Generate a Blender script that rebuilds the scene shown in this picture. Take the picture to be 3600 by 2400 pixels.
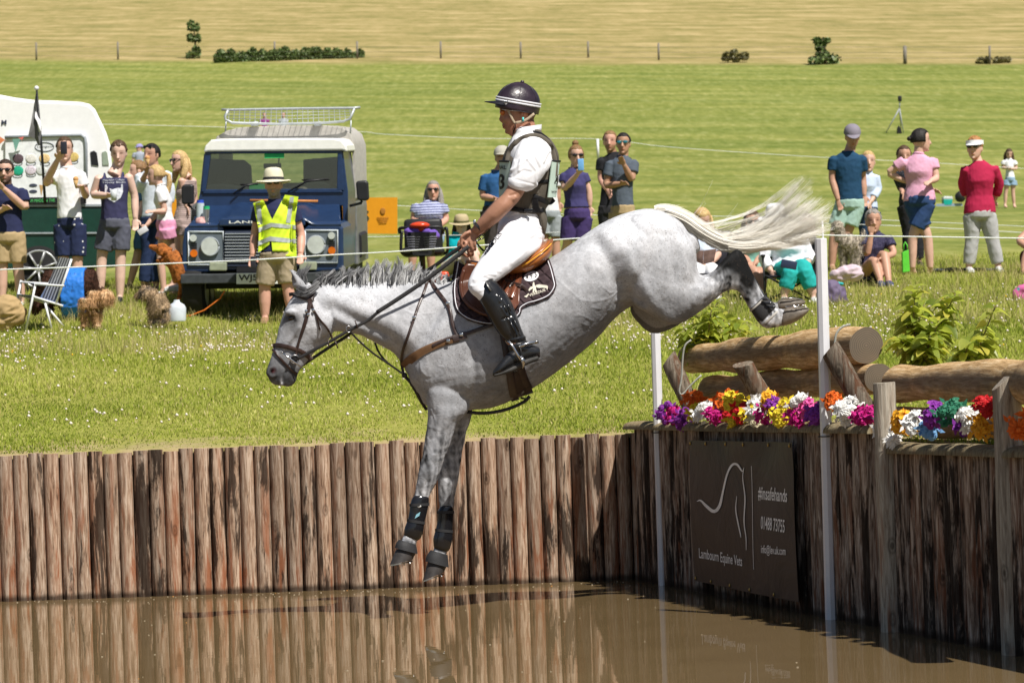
import bpy, bmesh, math, random
import numpy as np
from mathutils import Vector, Matrix
for o in list(bpy.data.objects):
 bpy.data.objects.remove(o)
SC = bpy.context.scene
COL = SC.collection
random.seed(5)
RNG = np.random.default_rng(7)
F = 10000.0                       # focal length in photo pixels (photo is 3600 x 2400)
CAMZ = 1.32
ROLL = math.radians(2.0)
PITCH = math.atan(166.0 / F)
C0 = np.array([0.0, 0.0, CAMZ])
cF = np.array([0.0, math.cos(PITCH), math.sin(PITCH)])
R0 = np.array([1.0, 0.0, 0.0]); U0 = np.array([0.0, -math.sin(PITCH), math.cos(PITCH)])
cR = math.cos(ROLL) * R0 - math.sin(ROLL) * U0
cU = math.sin(ROLL) * R0 + math.cos(ROLL) * U0
cam_data = bpy.data.cameras.new("camera")
cam = bpy.data.objects.new("camera", cam_data)
COL.objects.link(cam)
SC.camera = cam
M4 = Matrix(((cR[0], cU[0], -cF[0], C0[0]), (cR[1], cU[1], -cF[1], C0[1]), (cR[2], cU[2], -cF[2], C0[2]), (0, 0, 0, 1)))
cam.matrix_world = M4
cam_data.sensor_width = 36.0
cam_data.lens = 36.0 * F / 3600.0
cam_data.clip_start = 0.5
cam_data.clip_end = 3000.0
cam_data.dof.use_dof = True
cam_data.dof.focus_distance = 16.9
cam_data.dof.aperture_fstop = 8.0
SUN_EL = math.radians(55.5)
sa, sb = 0.62, -0.78
_n = math.hypot(sa, sb); sa /= _n; sb /= _n
SUNV = Vector((sa * math.cos(SUN_EL), sb * math.cos(SUN_EL), math.sin(SUN_EL)))
sun_d = bpy.data.lights.new("sun", 'SUN')
sun_d.energy = 5.0
sun_d.angle = math.radians(0.55)
sun_d.color = (1.0, 0.955, 0.88)
sun = bpy.data.objects.new("sun", sun_d); COL.objects.link(sun)
sun.rotation_euler = SUNV.to_track_quat('Z', 'Y').to_euler()
W = bpy.data.worlds.new("World"); SC.world = W
W.use_nodes = True
wn = W.node_tree; wn.nodes.clear()
sky = wn.nodes.new('ShaderNodeTexSky'); sky.sky_type = 'NISHITA'; sky.sun_disc = False
sky.sun_elevation = SUN_EL; sky.sun_rotation = math.atan2(sa, sb)
sky.air_density = 1.0; sky.dust_density = 1.2; sky.ozone_density = 1.0
bg = wn.nodes.new('ShaderNodeBackground'); bg.inputs[1].default_value = 0.05
wo = wn.nodes.new('ShaderNodeOutputWorld')
wn.links.new(sky.outputs[0], bg.inputs[0]); wn.links.new(bg.outputs[0], wo.inputs[0])
SC.view_settings.view_transform = 'Standard'
SC.view_settings.look = 'None'
SC.view_settings.exposure = 0.36
SC.view_settings.gamma = 1.0
SC.view_settings.use_curve_mapping = False
SC.render.engine = 'CYCLES'
SC.cycles.max_bounces = 6
SC.cycles.transparent_max_bounces = 12
def P(x, y, D):
 """world point seen at photo pixel (x,y), D metres along the view axis"""
 return C0 + D * (cF + ((x - 1800.0) / F) * cR - ((y - 1200.0) / F) * cU)
def ray(x, y):
 return cF + ((x - 1800.0) / F) * cR - ((y - 1200.0) / F) * cU
def on_z(x, y, z):
 r = ray(x, y); t = (z - C0[2]) / r[2]
 return C0 + t * r
def proj(p):
 p = np.asarray(p, float) - C0
 d = p @ cF
 return 1800.0 + F * (p @ cR) / d, 1200.0 - F * (p @ cU) / d, d
_PD = np.array([0.0, 19.3, 27.0, 35.0, 50.0, 84.0, 125.0, 200.0, 300.0, 450.0, 900.0])
_PZ = np.array([0.95, 0.985, 1.74, 2.54, 3.80, 6.35, 11.6, 24.3, 43.5, 74.0, 168.0])
def ground_z(X, Y):
 X = np.asarray(X, float); Y = np.asarray(Y, float)
 z = 0.0
 for k, w in ((-1, .25), (0, .5), (1, .25)):
  z = z + w * np.interp(Y + k * np.clip((Y - 20) * .12, 0, 20), _PD, _PZ)
 t = np.clip((-X - 3.3) / 1.2, 0, 1) * np.clip((Y - 22) / 8, 0, 1) * np.clip((60 - Y) / 20, 0, 1)
 z = z + .10 * t * t * (3 - 2 * t)
 z = z + np.clip((Y - 21) / 4, 0, 1) * (.018 * np.sin(X * 1.7 + .5 * Y) + .014 * np.sin(X * .8 - Y * .9 + 2))
 return z
def Gr(x, y):
 """where the ray through photo pixel (x,y) meets the sloping ground"""
 r = ray(x, y)
 t = np.linspace(19.35, 600, 12000)
 pts = C0[None, :] + t[:, None] * r[None, :]
 d = pts[:, 2] - ground_z(pts[:, 0], pts[:, 1])
 i = np.argmax(d < 0)
 if d[i] >= 0: i = len(t) - 1
 return pts[max(i, 1)]
class MB:
 def __init__(s):
  s.v = []; s.f = []; s.m = []
 def add(s, verts, faces, mi=0):
  o = len(s.v)
  s.v.extend([tuple(map(float, p)) for p in verts])
  s.f.extend([tuple(i + o for i in f) for f in faces])
  s.m.extend([mi] * len(faces))
  return s
 def box(s, c, size, R=None, mi=0, taper=1.0):
  c = np.asarray(c, float); h = np.asarray(size, float) / 2
  vs = []
  for z in (-1, 1):
   k = 1.0 if z < 0 else taper
   for x, y in ((-1, -1), (1, -1), (1, 1), (-1, 1)):
    vs.append(np.array([x * h[0] * k, y * h[1] * k, z * h[2]]))
  if R is not None: vs = [R @ v for v in vs]
  vs = [v + c for v in vs]
  return s.add(vs, [(3, 2, 1, 0), (4, 5, 6, 7), (0, 1, 5, 4), (1, 2, 6, 5), (2, 3, 7, 6), (3, 0, 4, 7)], mi)
 def rings(s, rings, cap=True, mi=0, closed=True):
  n = len(rings[0]); vs = [p for r in rings for p in r]; fs = []
  for i in range(len(rings) - 1):
   for j in range(n if closed else n - 1):
    k = (j + 1) % n
    fs.append((i * n + j, i * n + k, (i + 1) * n + k, (i + 1) * n + j))
  if cap:
   fs.append(tuple(range(n - 1, -1, -1)))
   fs.append(tuple(range((len(rings) - 1) * n, len(rings) * n)))
  return s.add(vs, fs, mi)
 def tube(s, pts, rad, n=8, mi=0, flat=1.0, up=None, cap=True):
  """tube along pts; rad scalar or list; flat: ratio of the second radius"""
  pts = [np.asarray(p, float) for p in pts]
  m = len(pts)
  if not hasattr(rad, '__len__'): rad = [rad] * m
  rings = []; prev = None
  for i in range(m):
   t = pts[min(i + 1, m - 1)] - pts[max(i - 1, 0)]
   t = t / (np.linalg.norm(t) + 1e-12)
   ref = np.asarray(up, float) if up is not None else (prev if prev is not None else (np.array([0, 0, 1.]) if abs(t[2]) < .9 else np.array([0, 1., 0])))
   a = ref - t * (ref @ t)
   if np.linalg.norm(a) < 1e-6:
    a = np.array([1., 0, 0]) - t * t[0]
   a /= np.linalg.norm(a); b = np.cross(t, a)
   prev = a
   r = rad[i]
   ra, rb = (r if not hasattr(r, '__len__') else r[0]), (r * flat if not hasattr(r, '__len__') else r[1])
   rings.append([pts[i] + a * ra * math.cos(q) + b * rb * math.sin(q) for q in [2 * math.pi * k / n for k in range(n)]])
  return s.rings(rings, cap, mi)
 def ell(s, c, r, R=None, n=12, m=8, mi=0):
  c = np.asarray(c, float); r = np.asarray(r, float) * np.ones(3)
  rings = []
  for i in range(1, m):
   th = math.pi * i / m
   ring = []
   for j in range(n):
    ph = 2 * math.pi * j / n
    v = np.array([r[0] * math.sin(th) * math.cos(ph), r[1] * math.sin(th) * math.sin(ph), -r[2] * math.cos(th)])
    if R is not None: v = R @ v
    ring.append(c + v)
   rings.append(ring)
  vs = [p for q in rings for p in q]
  bot = np.array([0, 0, -r[2]]); top = np.array([0, 0, r[2]])
  if R is not None: bot = R @ bot; top = R @ top
  vs += [c + bot, c + top]
  fs = []
  for i in range(m - 2):
   for j in range(n):
    k = (j + 1) % n
    fs.append((i * n + j, i * n + k, (i + 1) * n + k, (i + 1) * n + j))
  B = len(vs) - 2
  for j in range(n):
   k = (j + 1) % n
   fs.append((B, k, j)); fs.append((B + 1, (m - 2) * n + j, (m - 2) * n + k))
  return s.add(vs, fs, mi)
 def prism(s, poly, off, mi=0):
  """closed polygon (list of 3-D points) extruded by vector off"""
  n = len(poly); off = np.asarray(off, float)
  a = [np.asarray(p, float) for p in poly]; b = [p + off for p in a]
  return s.add(a + b, [tuple(range(n - 1, -1, -1)), tuple(range(n, 2 * n))] + [(i, (i + 1) % n, n + (i + 1) % n, n + i) for i in range(n)], mi)
 def quad(s, a, b, c, d, mi=0):
  return s.add([a, b, c, d], [(0, 1, 2, 3)], mi)
 def mesh(s, name):
  me = bpy.data.meshes.new(name)
  me.from_pydata(s.v, [], s.f)
  me.polygons.foreach_set('material_index', s.m)
  me.update()
  return me
 def build(s, name, mats, parent=None, smooth=True, bevel=0, loc=None, fixn=True):
  me = s.mesh(name)
  if fixn:
   bm = bmesh.new(); bm.from_mesh(me); bmesh.ops.recalc_face_normals(bm, faces=bm.faces); bm.to_mesh(me); bm.free()
  return link_mesh(name, me, mats, parent, smooth, bevel, loc)
def link_mesh(name, me, mats, parent=None, smooth=True, bevel=0, loc=None):
 if not isinstance(mats, (list, tuple)): mats = [mats]
 me.materials.clear()
 for m in mats: me.materials.append(m)
 o = bpy.data.objects.new(name, me)
 COL.objects.link(o)
 if loc is None and parent is None and len(me.vertices):
  co = np.empty(len(me.vertices) * 3); me.vertices.foreach_get('co', co); co = co.reshape(-1, 3)
  loc = ((co[:, 0].min() + co[:, 0].max()) / 2, (co[:, 1].min() + co[:, 1].max()) / 2, co[:, 2].min())
 if parent is not None:
  loc = tuple(parent.location) if loc is None else loc
  me.transform(Matrix.Translation(-world_loc(parent)))
  o.parent = parent
 elif loc is not None:
  me.transform(Matrix.Translation(-Vector(loc)))
  o.location = loc
 if smooth:
  me.shade_smooth() if smooth is True else None
  if smooth is not True:
   me.shade_smooth()
   md = o.modifiers.new('split', 'EDGE_SPLIT'); md.split_angle = math.radians(smooth)
 if bevel:
  b = o.modifiers.new('bevel', 'BEVEL'); b.width = bevel; b.segments = 2; b.limit_method = 'ANGLE'; b.angle_limit = math.radians(50)
 return o
def world_loc(o):
 v = Vector((0, 0, 0))
 while o is not None:
  v = v + Vector(o.location); o = o.parent
 return v
def empty(name, loc):
 o = bpy.data.objects.new(name, None); COL.objects.link(o); o.location = tuple(map(float, loc))
 o.empty_display_size = .1
 return o
def tag(o, label=None, cat=None, group=None, kind=None):
 if label: o['label'] = label
 if cat: o['category'] = cat
 if group: o['group'] = group
 if kind: o['kind'] = kind
 return o
def thing(name, label, cat, loc, group=None):
 return tag(empty(name, loc), label, cat, group)
def arrs(me):
 co = np.empty(len(me.vertices) * 3); me.vertices.foreach_get('co', co)
 no = np.empty(len(me.vertices) * 3); me.vertices.foreach_get('normal', no)
 return co.reshape(-1, 3), no.reshape(-1, 3)
def setco(me, co):
 me.vertices.foreach_set('co', np.ascontiguousarray(co, dtype=np.float32).ravel()); me.update()
def remesh(mb, voxel, smooth_it=4, name='m'):
 me = mb.mesh('tmp')
 bm = bmesh.new(); bm.from_mesh(me); bmesh.ops.recalc_face_normals(bm, faces=bm.faces); bm.to_mesh(me); bm.free()
 co, _ = arrs(me); c = co.mean(0)
 me.transform(Matrix.Translation(-Vector(c)))
 o = bpy.data.objects.new('tmp', me); COL.objects.link(o)
 r = o.modifiers.new('r', 'REMESH'); r.mode = 'VOXEL'; r.voxel_size = voxel; r.use_smooth_shade = True
 if smooth_it:
  s_ = o.modifiers.new('s', 'SMOOTH'); s_.factor = .5; s_.iterations = smooth_it
 dg = bpy.context.evaluated_depsgraph_get()
 ev = o.evaluated_get(dg)
 out = bpy.data.meshes.new_from_object(ev, depsgraph=dg)
 out.name = name
 out.transform(Matrix.Translation(Vector(c)))
 bpy.data.objects.remove(o); bpy.data.meshes.remove(me)
 out.shade_smooth()
 return out
def snoise(p, f, seed=0):
 """smooth vector-ised pseudo noise in about [-1,1]; p (n,3), f scalar or 3 freqs"""
 p = np.asarray(p) * np.asarray(f)
 r = np.random.default_rng(seed)
 out = 0
 for k in range(7):
  d = r.normal(size=3); d /= np.linalg.norm(d)
  out = out + np.sin((p @ d) * (4.0 + 3.2 * k * .5) + r.uniform(0, 6.28) + 1.3 * np.sin(p @ r.normal(size=3) * 2.1 + r.uniform(0, 6.28)))
 return out / 3.6
def set_attr(me, name, vals):
 a = me.attributes.new(name, 'FLOAT', 'POINT')
 a.data.foreach_set('value', np.ascontiguousarray(vals, dtype=np.float32))
def set_col(me, name, vals):
 a = me.attributes.new(name, 'FLOAT_COLOR', 'POINT')
 v = np.ones((len(vals), 4), np.float32); v[:, :3] = vals
 a.data.foreach_set('color', v.ravel())
def smooth01(t):
 t = np.clip(t, 0, 1); return t * t * (3 - 2 * t)
def dist_poly(px, py, poly):
 """distance of points to a polyline in the photo plane, px units"""
 best = np.full(px.shape, 1e9)
 for (ax, ay), (bx, by) in zip(poly[:-1], poly[1:]):
  dx, dy = bx - ax, by - ay; L = dx * dx + dy * dy + 1e-9
  t = np.clip(((px - ax) * dx + (py - ay) * dy) / L, 0, 1)
  d = np.hypot(px - ax - t * dx, py - ay - t * dy)
  best = np.minimum(best, d)
 return best
def spline(pts, n):
 """Catmull-Rom through pts (list of tuples), n samples"""
 p = np.asarray(pts, float); m = len(p)
 if m < 3:
  t = np.linspace(0, 1, n)[:, None]; return p[0] * (1 - t) + p[-1] * t
 q = np.vstack([2 * p[0] - p[1], p, 2 * p[-1] - p[-2]])
 out = []
 for u in np.linspace(0, m - 1 - 1e-9, n):
  i = int(u); t = u - i
  a, b, c, d = q[i], q[i + 1], q[i + 2], q[i + 3]
  out.append(.5 * ((2 * b) + (c - a) * t + (2 * a - 5 * b + 4 * c - d) * t * t + (3 * b - a - 3 * c + d) * t ** 3))
 return np.array(out)
class NG:
 def __init__(s, name):
  s.m = bpy.data.materials.new(name); s.m.use_nodes = True
  s.t = s.m.node_tree; s.t.nodes.clear()
  s.out = s.t.nodes.new('ShaderNodeOutputMaterial')
  s.b = s.t.nodes.new('ShaderNodeBsdfPrincipled')
  s.t.links.new(s.b.outputs[0], s.out.inputs[0])
 def n(s, kind, **kw):
  nd = s.t.nodes.new(kind)
  for k, v in kw.items():
   if k.startswith('i_'):
    key = k[2:]
    key = int(key) if key.isdigit() else key.replace('_', ' ')
    s.set(nd.inputs[key], v)
   else: setattr(nd, k, v)
  return nd
 def set(s, sock, v):
  if isinstance(v, bpy.types.NodeSocket): s.t.links.new(v, sock)
  elif hasattr(v, '__len__') and len(v) == 3 and sock.type == 'RGBA': sock.default_value = (*v, 1)
  else: sock.default_value = v
 def coord(s, which='Object', scale=(1, 1, 1), loc=(0, 0, 0)):
  tc = s.n('ShaderNodeTexCoord')
  mp = s.n('ShaderNodeMapping'); s.t.links.new(tc.outputs[which], mp.inputs[0])
  mp.inputs['Scale'].default_value = scale; mp.inputs['Location'].default_value = loc
  return mp.outputs[0]
 def noise(s, vec, scale=5, detail=4, rough=.55, dist=0):
  nd = s.n('ShaderNodeTexNoise'); s.set(nd.inputs['Vector'], vec)
  nd.inputs['Scale'].default_value = scale; nd.inputs['Detail'].default_value = detail
  nd.inputs['Roughness'].default_value = rough; nd.inputs['Distortion'].default_value = dist
  return nd.outputs[0]
 def ramp(s, fac, stops, interp='LINEAR'):
  r = s.n('ShaderNodeValToRGB'); s.set(r.inputs[0], fac); r.color_ramp.interpolation = interp
  e = r.color_ramp.elements
  while len(e) < len(stops): e.new(.5)
  for k, (p, c) in enumerate(stops):
   e[k].position = p
   e[k].color = (*c, 1) if hasattr(c, '__len__') else (c, c, c, 1)
  return r.outputs[0]
 def mix(s, fac, a, b, mode='MIX'):
  m = s.n('ShaderNodeMix', data_type='RGBA', blend_type=mode)
  s.set(m.inputs[0], fac); s.set(m.inputs[6], a); s.set(m.inputs[7], b)
  return m.outputs[2]
 def math(s, op, a, b=0.0, c=0.0):
  m = s.n('ShaderNodeMath', operation=op); s.set(m.inputs[0], a); s.set(m.inputs[1], b); s.set(m.inputs[2], c)
  return m.outputs[0]
 def bump(s, h, strength=.3, dist=.01):
  b = s.n('ShaderNodeBump'); s.set(b.inputs['Height'], h)
  b.inputs['Strength'].default_value = strength; b.inputs['Distance'].default_value = dist
  s.t.links.new(b.outputs[0], s.b.inputs['Normal']); return s
 def base(s, c, rough=.8, spec=.3):
  s.set(s.b.inputs['Base Color'], c); s.set(s.b.inputs['Roughness'], rough)
  s.b.inputs['Specular IOR Level'].default_value = spec
  return s
_MC = {}
def mat(name, col, rough=.75, metal=0, spec=.3, var=.12, nscale=14, bump=.15, bscale=60, alpha=1, trans=0, bdist=.003):
 key = (name, tuple(col))
 if key in _MC: return _MC[key]
 g = NG(name)
 co = g.coord()
 nz = g.noise(co, nscale, 5)
 a = tuple(max(0, c * (1 - var)) for c in col); b = tuple(min(1, c * (1 + var)) for c in col)
 g.base(g.ramp(nz, [(.3, a), (.7, b)]), rough, spec)
 g.b.inputs['Metallic'].default_value = metal
 if trans: g.b.inputs['Transmission Weight'].default_value = trans
 if bump: g.bump(g.noise(co, bscale, 3), bump, bdist)
 _MC[key] = g.m
 return g.m
# ================================================================== SETTING
def grass_ground_mat():
 g = NG('meadow grass')
 tc = g.n('ShaderNodeNewGeometry')
 pos = tc.outputs['Position']
 sep = g.n('ShaderNodeSeparateXYZ'); g.set(sep.inputs[0], pos)
 def mapped(sc, loc=(0, 0, 0)):
  m = g.n('ShaderNodeMapping'); g.set(m.inputs[0], pos); m.inputs['Scale'].default_value = sc; m.inputs['Location'].default_value = loc
  return m.outputs[0]
 A_, B_ = Gr(0, 214), Gr(3600, 228); sl = (B_[1] - A_[1]) / (B_[0] - A_[0]); y0 = A_[1] - sl * A_[0]
 ysh = g.math('SUBTRACT', sep.outputs[1], g.math('MULTIPLY', sep.outputs[0], sl)); cs = g.n('ShaderNodeCombineXYZ'); g.set(cs.inputs[0], sep.outputs[0]); g.set(cs.inputs[1], ysh)
 def maps(sc):
  m = g.n('ShaderNodeMapping'); g.set(m.inputs[0], cs.outputs[0]); m.inputs['Scale'].default_value = sc
  return m.outputs[0]
 fine = g.noise(mapped((1, .35, .35)), 22, 6, .7)
 mid = g.noise(mapped((.5, .16, .16)), 2.2, 5, .6)
 big = g.noise(maps((.02, .09, .09)), 2.6, 5, .6)
 swath = g.noise(maps((.045, .26, .26)), 2.2, 5, .6, .5)
 c1 = g.ramp(fine, [(.28, (.11, .13, .016)), (.52, (.27, .28, .045)), (.78, (.46, .42, .13))])
 c2 = g.ramp(mid, [(.35, (.13, .165, .028)), (.7, (.30, .265, .09))])
 near = g.mix(.42, c1, c2)
 f1 = g.ramp(swath, [(.38, (.095, .145, .022)), (.52, (.185, .220, .048)), (.64, (.31, .315, .105))])
 f2 = g.ramp(big, [(.3, (.115, .16, .026)), (.7, (.29, .28, .085))])
 far = g.mix(.35, f1, f2)
 far = g.mix(.3, far, g.ramp(g.noise(mapped((.35, .1, .1)), 3, 5, .65), [(.3, (.085, .105, .02)), (.7, (.31, .28, .105))]))
 far = g.mix(.3, far, g.ramp(g.noise(mapped((1.1, .2, .2)), 2.6, 6, .7), [(.35, (.08, .12, .016)), (.52, (.22, .24, .045)), (.68, (.48, .45, .20))]))
 mow = g.noise(maps((.010, .13, .13)), 3.0, 3, .5, .2); far = g.mix(.55, far, g.ramp(mow, [(.40, (.70, .82, .70)), (.5, (1.0, 1.0, 1.0)), (.62, (1.22, 1.16, 1.2))]), 'MULTIPLY')
 dirt = g.n('ShaderNodeMapRange'); g.set(dirt.inputs[0], g.math('ADD', sep.outputs[1], g.math('MULTIPLY', g.noise(mapped((1, 1, 1)), 1.6, 5, .7), 3.2))); dirt.inputs[1].default_value = 21.7; dirt.inputs[2].default_value = 20.9
 near = g.mix(g.math('MULTIPLY', dirt.outputs[0], .8), near, (.36, .27, .16))
 ymask = g.n('ShaderNodeMapRange'); g.set(ymask.inputs[0], sep.outputs[1]); ymask.inputs[1].default_value = 30; ymask.inputs[2].default_value = 42
 col = g.mix(ymask.outputs[0], near, far)
 h1 = g.ramp(g.noise(maps((.05, .14, .14)), 2.5, 6, .7), [(.34, (.16, .155, .045)), (.5, (.31, .245, .095)), (.68, (.56, .42, .22))])
 h2 = g.ramp(g.noise(maps((.3, .09, .05)), 3.0, 5, .7), [(.35, (.17, .17, .05)), (.7, (.40, .31, .15))])
 hay = g.mix(.4, h1, h2)
 edge = g.math('ADD', ysh, g.math('MULTIPLY', g.noise(mapped((.12, .12, .12)), 1.2, 4), 6))
 hm = g.n('ShaderNodeMapRange'); g.set(hm.inputs[0], edge); hm.inputs[1].default_value = y0 + 1.5; hm.inputs[2].default_value = y0 + 5.5
 col = g.mix(hm.outputs[0], col, hay)
 g.base(col, .95, .1)
 g.bump(fine, .5, .02)
 return g.m
def build_ground():
 ys = np.concatenate([np.linspace(WALLY+.085, 24, 48), np.linspace(24.2, 45, 70), np.linspace(46, 120, 60), np.linspace(123, 320, 60), np.linspace(330, 900, 30)])
 fx = np.linspace(-1, 1, 121)
 verts = []; faces = []
 nx = len(fx)
 ys = np.concatenate([[ys[0] - .0005], ys])
 for y in ys:
  hw = 14 + .9 * (y - 19)
  for f in fx:
   x = hw * (abs(f) ** 1.4) * (1 if f > 0 else -1)
   verts.append((x, y, 0))
 verts = np.array(verts)
 verts[:, 2] = ground_z(verts[:, 0], verts[:, 1]); verts[:len(fx), 2] -= .4
 for i in range(len(ys) - 1):
  for j in range(nx - 1):
   a = i * nx + j
   faces.append((a, a + 1, a + nx + 1, a + nx))
 mb = MB(); mb.v = [tuple(v) for v in verts]; mb.f = faces; mb.m = [0] * len(faces)
 W0 = np.array([0.835, 19.36]); wd = WALLD[:2]
 n0 = len(mb.v)
 a = W0 + np.array([.10, 0]); L = 22
 b = a + wd * L
 seg = 24
 for k in range(seg + 1):
  p = a + (b - a) * k / seg
  for q in np.linspace(0, 1, 9):
   x = p[0] + q * (14.0 - p[0]); mb.v.append((x, p[1], float(ground_z(x, p[1])) - .002 * (k > 0)))
 for k in range(seg):
  for q in range(8):
   i = n0 + k * 9 + q
   mb.f.append((i, i + 1, i + 10, i + 9)); mb.m.append(0)
 o = mb.build('ground', GRASSM, smooth=True, loc=(0, 0, 0))
 o['kind'] = 'structure'
 return o
CORN = on_z(2233, 2037, 0.0)                     # foot of the inner corner
CORN = np.array([CORN[0], CORN[1], 0.0])
WALLY = CORN[1]
_q = on_z(2945, 2178, 0.0)
WALLD = np.array([_q[0] - CORN[0], _q[1] - CORN[1], 0.0]); WALLD /= np.linalg.norm(WALLD)   # direction of the jump face, towards the camera
WALLN = np.array([-WALLD[1], WALLD[0], 0.0]) * -1.0
if WALLN[0] > 0: WALLN = -WALLN                  # outward normal of the jump face (to the left, over the water)
print('corner', CORN, 'dir', WALLD, 'n', WALLN)
GRASSM = grass_ground_mat()
build_ground()
def on_wall(x, y, off=0.0):
 """photo pixel -> point on the jump face, off metres in front of it"""
 r = ray(x, y); p0 = CORN + WALLN * off
 t = ((p0 - C0) @ WALLN) / (r @ WALLN)
 return C0 + r * t
def wood_mat(name, light, mid, dark, black, wet=True, blk=.62, contrast=1.0, seam=True):
 g = NG(name)
 oi = g.n('ShaderNodeObjectInfo')
 tc = g.n('ShaderNodeTexCoord')
 off = g.n('ShaderNodeVectorMath', operation='ADD'); g.set(off.inputs[0], tc.outputs['Object'])
 mul = g.n('ShaderNodeVectorMath', operation='SCALE');
 comb = g.n('ShaderNodeCombineXYZ')
 g.set(comb.inputs[0], g.math('MULTIPLY', oi.outputs['Random'], 37.0)); g.set(comb.inputs[1], g.math('MULTIPLY', oi.outputs['Random'], 91.0)); g.set(comb.inputs[2], g.math('MULTIPLY', oi.outputs['Random'], 53.0))
 g.set(off.inputs[1], comb.outputs[0])
 def mp(sc):
  m = g.n('ShaderNodeMapping'); g.set(m.inputs[0], off.outputs[0]); m.inputs['Scale'].default_value = sc; return m.outputs[0]
 grain = g.noise(mp((14, 14, 1.1)), 5, 6, .65, .6)
 streak = g.noise(mp((9, 9, .8)), 2.2, 5, .6, .8)
 stain = g.noise(mp((7, 7, 1.0)), 1.4, 6, .7, .4)
 rnd = g.ramp(oi.outputs['Random'], [(0, 0.0), (1, 1.0)])
 z = g.n('ShaderNodeSeparateXYZ'); g.set(z.inputs[0], tc.outputs['Object'])
 low = g.n('ShaderNodeMapRange'); g.set(low.inputs[0], z.outputs[2]); low.inputs[1].default_value = 1.0; low.inputs[2].default_value = .25
 base = g.ramp(grain, [(.32, dark), (.47, mid), (.62, light)])
 red = g.ramp(streak, [(.38, mid), (.6, tuple(c * k for c, k in zip(mid, (.78, .40, .26))))])
 fac = g.math('MULTIPLY', g.ramp(streak, [(.48, 0.0), (.62, 1.0)]), g.math('ADD', .25, g.math('MULTIPLY', low.outputs[0], .6)))
 c = g.mix(fac, base, red)
 thr = g.math('ADD', stain, g.math('ADD', g.math('MULTIPLY', g.math('SUBTRACT', oi.outputs['Random'], .5), .16), g.math('MULTIPLY', low.outputs[0], .05)))
 c = g.mix(g.math('MULTIPLY', g.ramp(thr, [(blk, 0.0), (blk + .07, 1.0)]), .88), c, black)
 vo = g.n('ShaderNodeTexVoronoi'); g.set(vo.inputs['Vector'], mp((1, 1, .55))); vo.inputs['Scale'].default_value = 6.5
 kn = g.ramp(vo.outputs['Distance'], [(.05, 1.0), (.09, .25), (.13, .7), (.19, 0.0)])
 c = g.mix(g.math('MULTIPLY', kn, .75), c, tuple(x * .35 for x in dark))
 c = g.mix(.9, c, g.ramp(g.math('FRACT', g.math('MULTIPLY', oi.outputs['Random'], 7.3)), [(0, (.66, .64, .62)), (.5, (.98, .96, .93)), (1, (1.0, .90, .82))]), 'MULTIPLY')
 if wet:
  wz = g.math('ADD', z.outputs[2], g.math('MULTIPLY', g.noise(mp((3, 3, 3)), 2, 3), .05))
  wf = g.ramp(wz, [(.045, 1.0), (.075, 0.0)])
  c = g.mix(g.math('MULTIPLY', wf, .8), c, (.025, .017, .012))
 g.base(c, .9, .06)
 g.bump(g.math('ADD', grain, g.math('MULTIPLY', vo.outputs['Distance'], -.2)), .9, .008)
 return g.m
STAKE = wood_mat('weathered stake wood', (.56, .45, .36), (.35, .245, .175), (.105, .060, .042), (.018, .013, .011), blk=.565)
STAKE_D = wood_mat('shade darkened stained stake wood', (.56, .48, .41), (.24, .18, .14), (.055, .04, .032), (.012, .010, .009), blk=.525)  # black stains, plus the wall's shade put into the darker wood tones
CAPM = wood_mat('mossy rail wood', (.36, .31, .20), (.27, .225, .14), (.13, .10, .06), (.06, .05, .035), wet=False, blk=.72)
LOGM0 = None
def stake(mb, base, h, r, lean, n=14, flat=1.0, wd=None):
 """one stake with an uneven outline"""
 rings = []
 ph = random.uniform(0, 6.28)
 zs = [-.25] + list(np.linspace(0, h, 9))
 for z in zs:
  rr = r * (1 + .010 * math.sin(z * 5 + ph) + .006 * math.sin(z * 13 + ph * 2)) * (1.0 if z < h - .001 else .975)
  cx = base[0] + lean[0] * z + .0012 * math.sin(z * 4 + ph); cy = base[1] + lean[1] * z
  rings.append([(cx + rr * math.cos(q), cy + rr * flat * math.sin(q), z) for q in [2 * math.pi * k / n for k in range(n)]])
 mb.rings(rings)
def far_wall():
 t = thing('stake_wall', 'long frontal wall of round upright timber stakes holding the grass bank behind the water', 'wall', (-2.2, WALLY + .06, 0))
 x = CORN[0] + .05
 i = 0
 while x > -6.6:
  mb = MB()
  r = random.uniform(.049, .0525)
  h = .985 + random.uniform(-.012, .012)
  stake(mb, (x, WALLY + .055 + random.uniform(-.006, .006)), h, r, (random.uniform(-.004, .004), 0))
  me = mb.mesh('stake'); me.transform(Matrix.Translation(Vector((-x, -WALLY - .06, 0))))
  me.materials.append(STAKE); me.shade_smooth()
  o = bpy.data.objects.new('stake', me); COL.objects.link(o); o.parent = t
  o.location = (x + 2.2, 0, 0)
  md = o.modifiers.new('split', 'EDGE_SPLIT'); md.split_angle = math.radians(50)
  x -= 2 * r * random.uniform(.995, 1.03); i += 1
 mb = MB(); mb.box(((-6.6 + CORN[0]) / 2 + .1, WALLY + .10, .43), (6.6 + CORN[0] + .2, .05, 1.06))
 mb.build('backing_board', mat('dark backing', (.03, .022, .016), .95), t)
far_wall()
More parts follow.
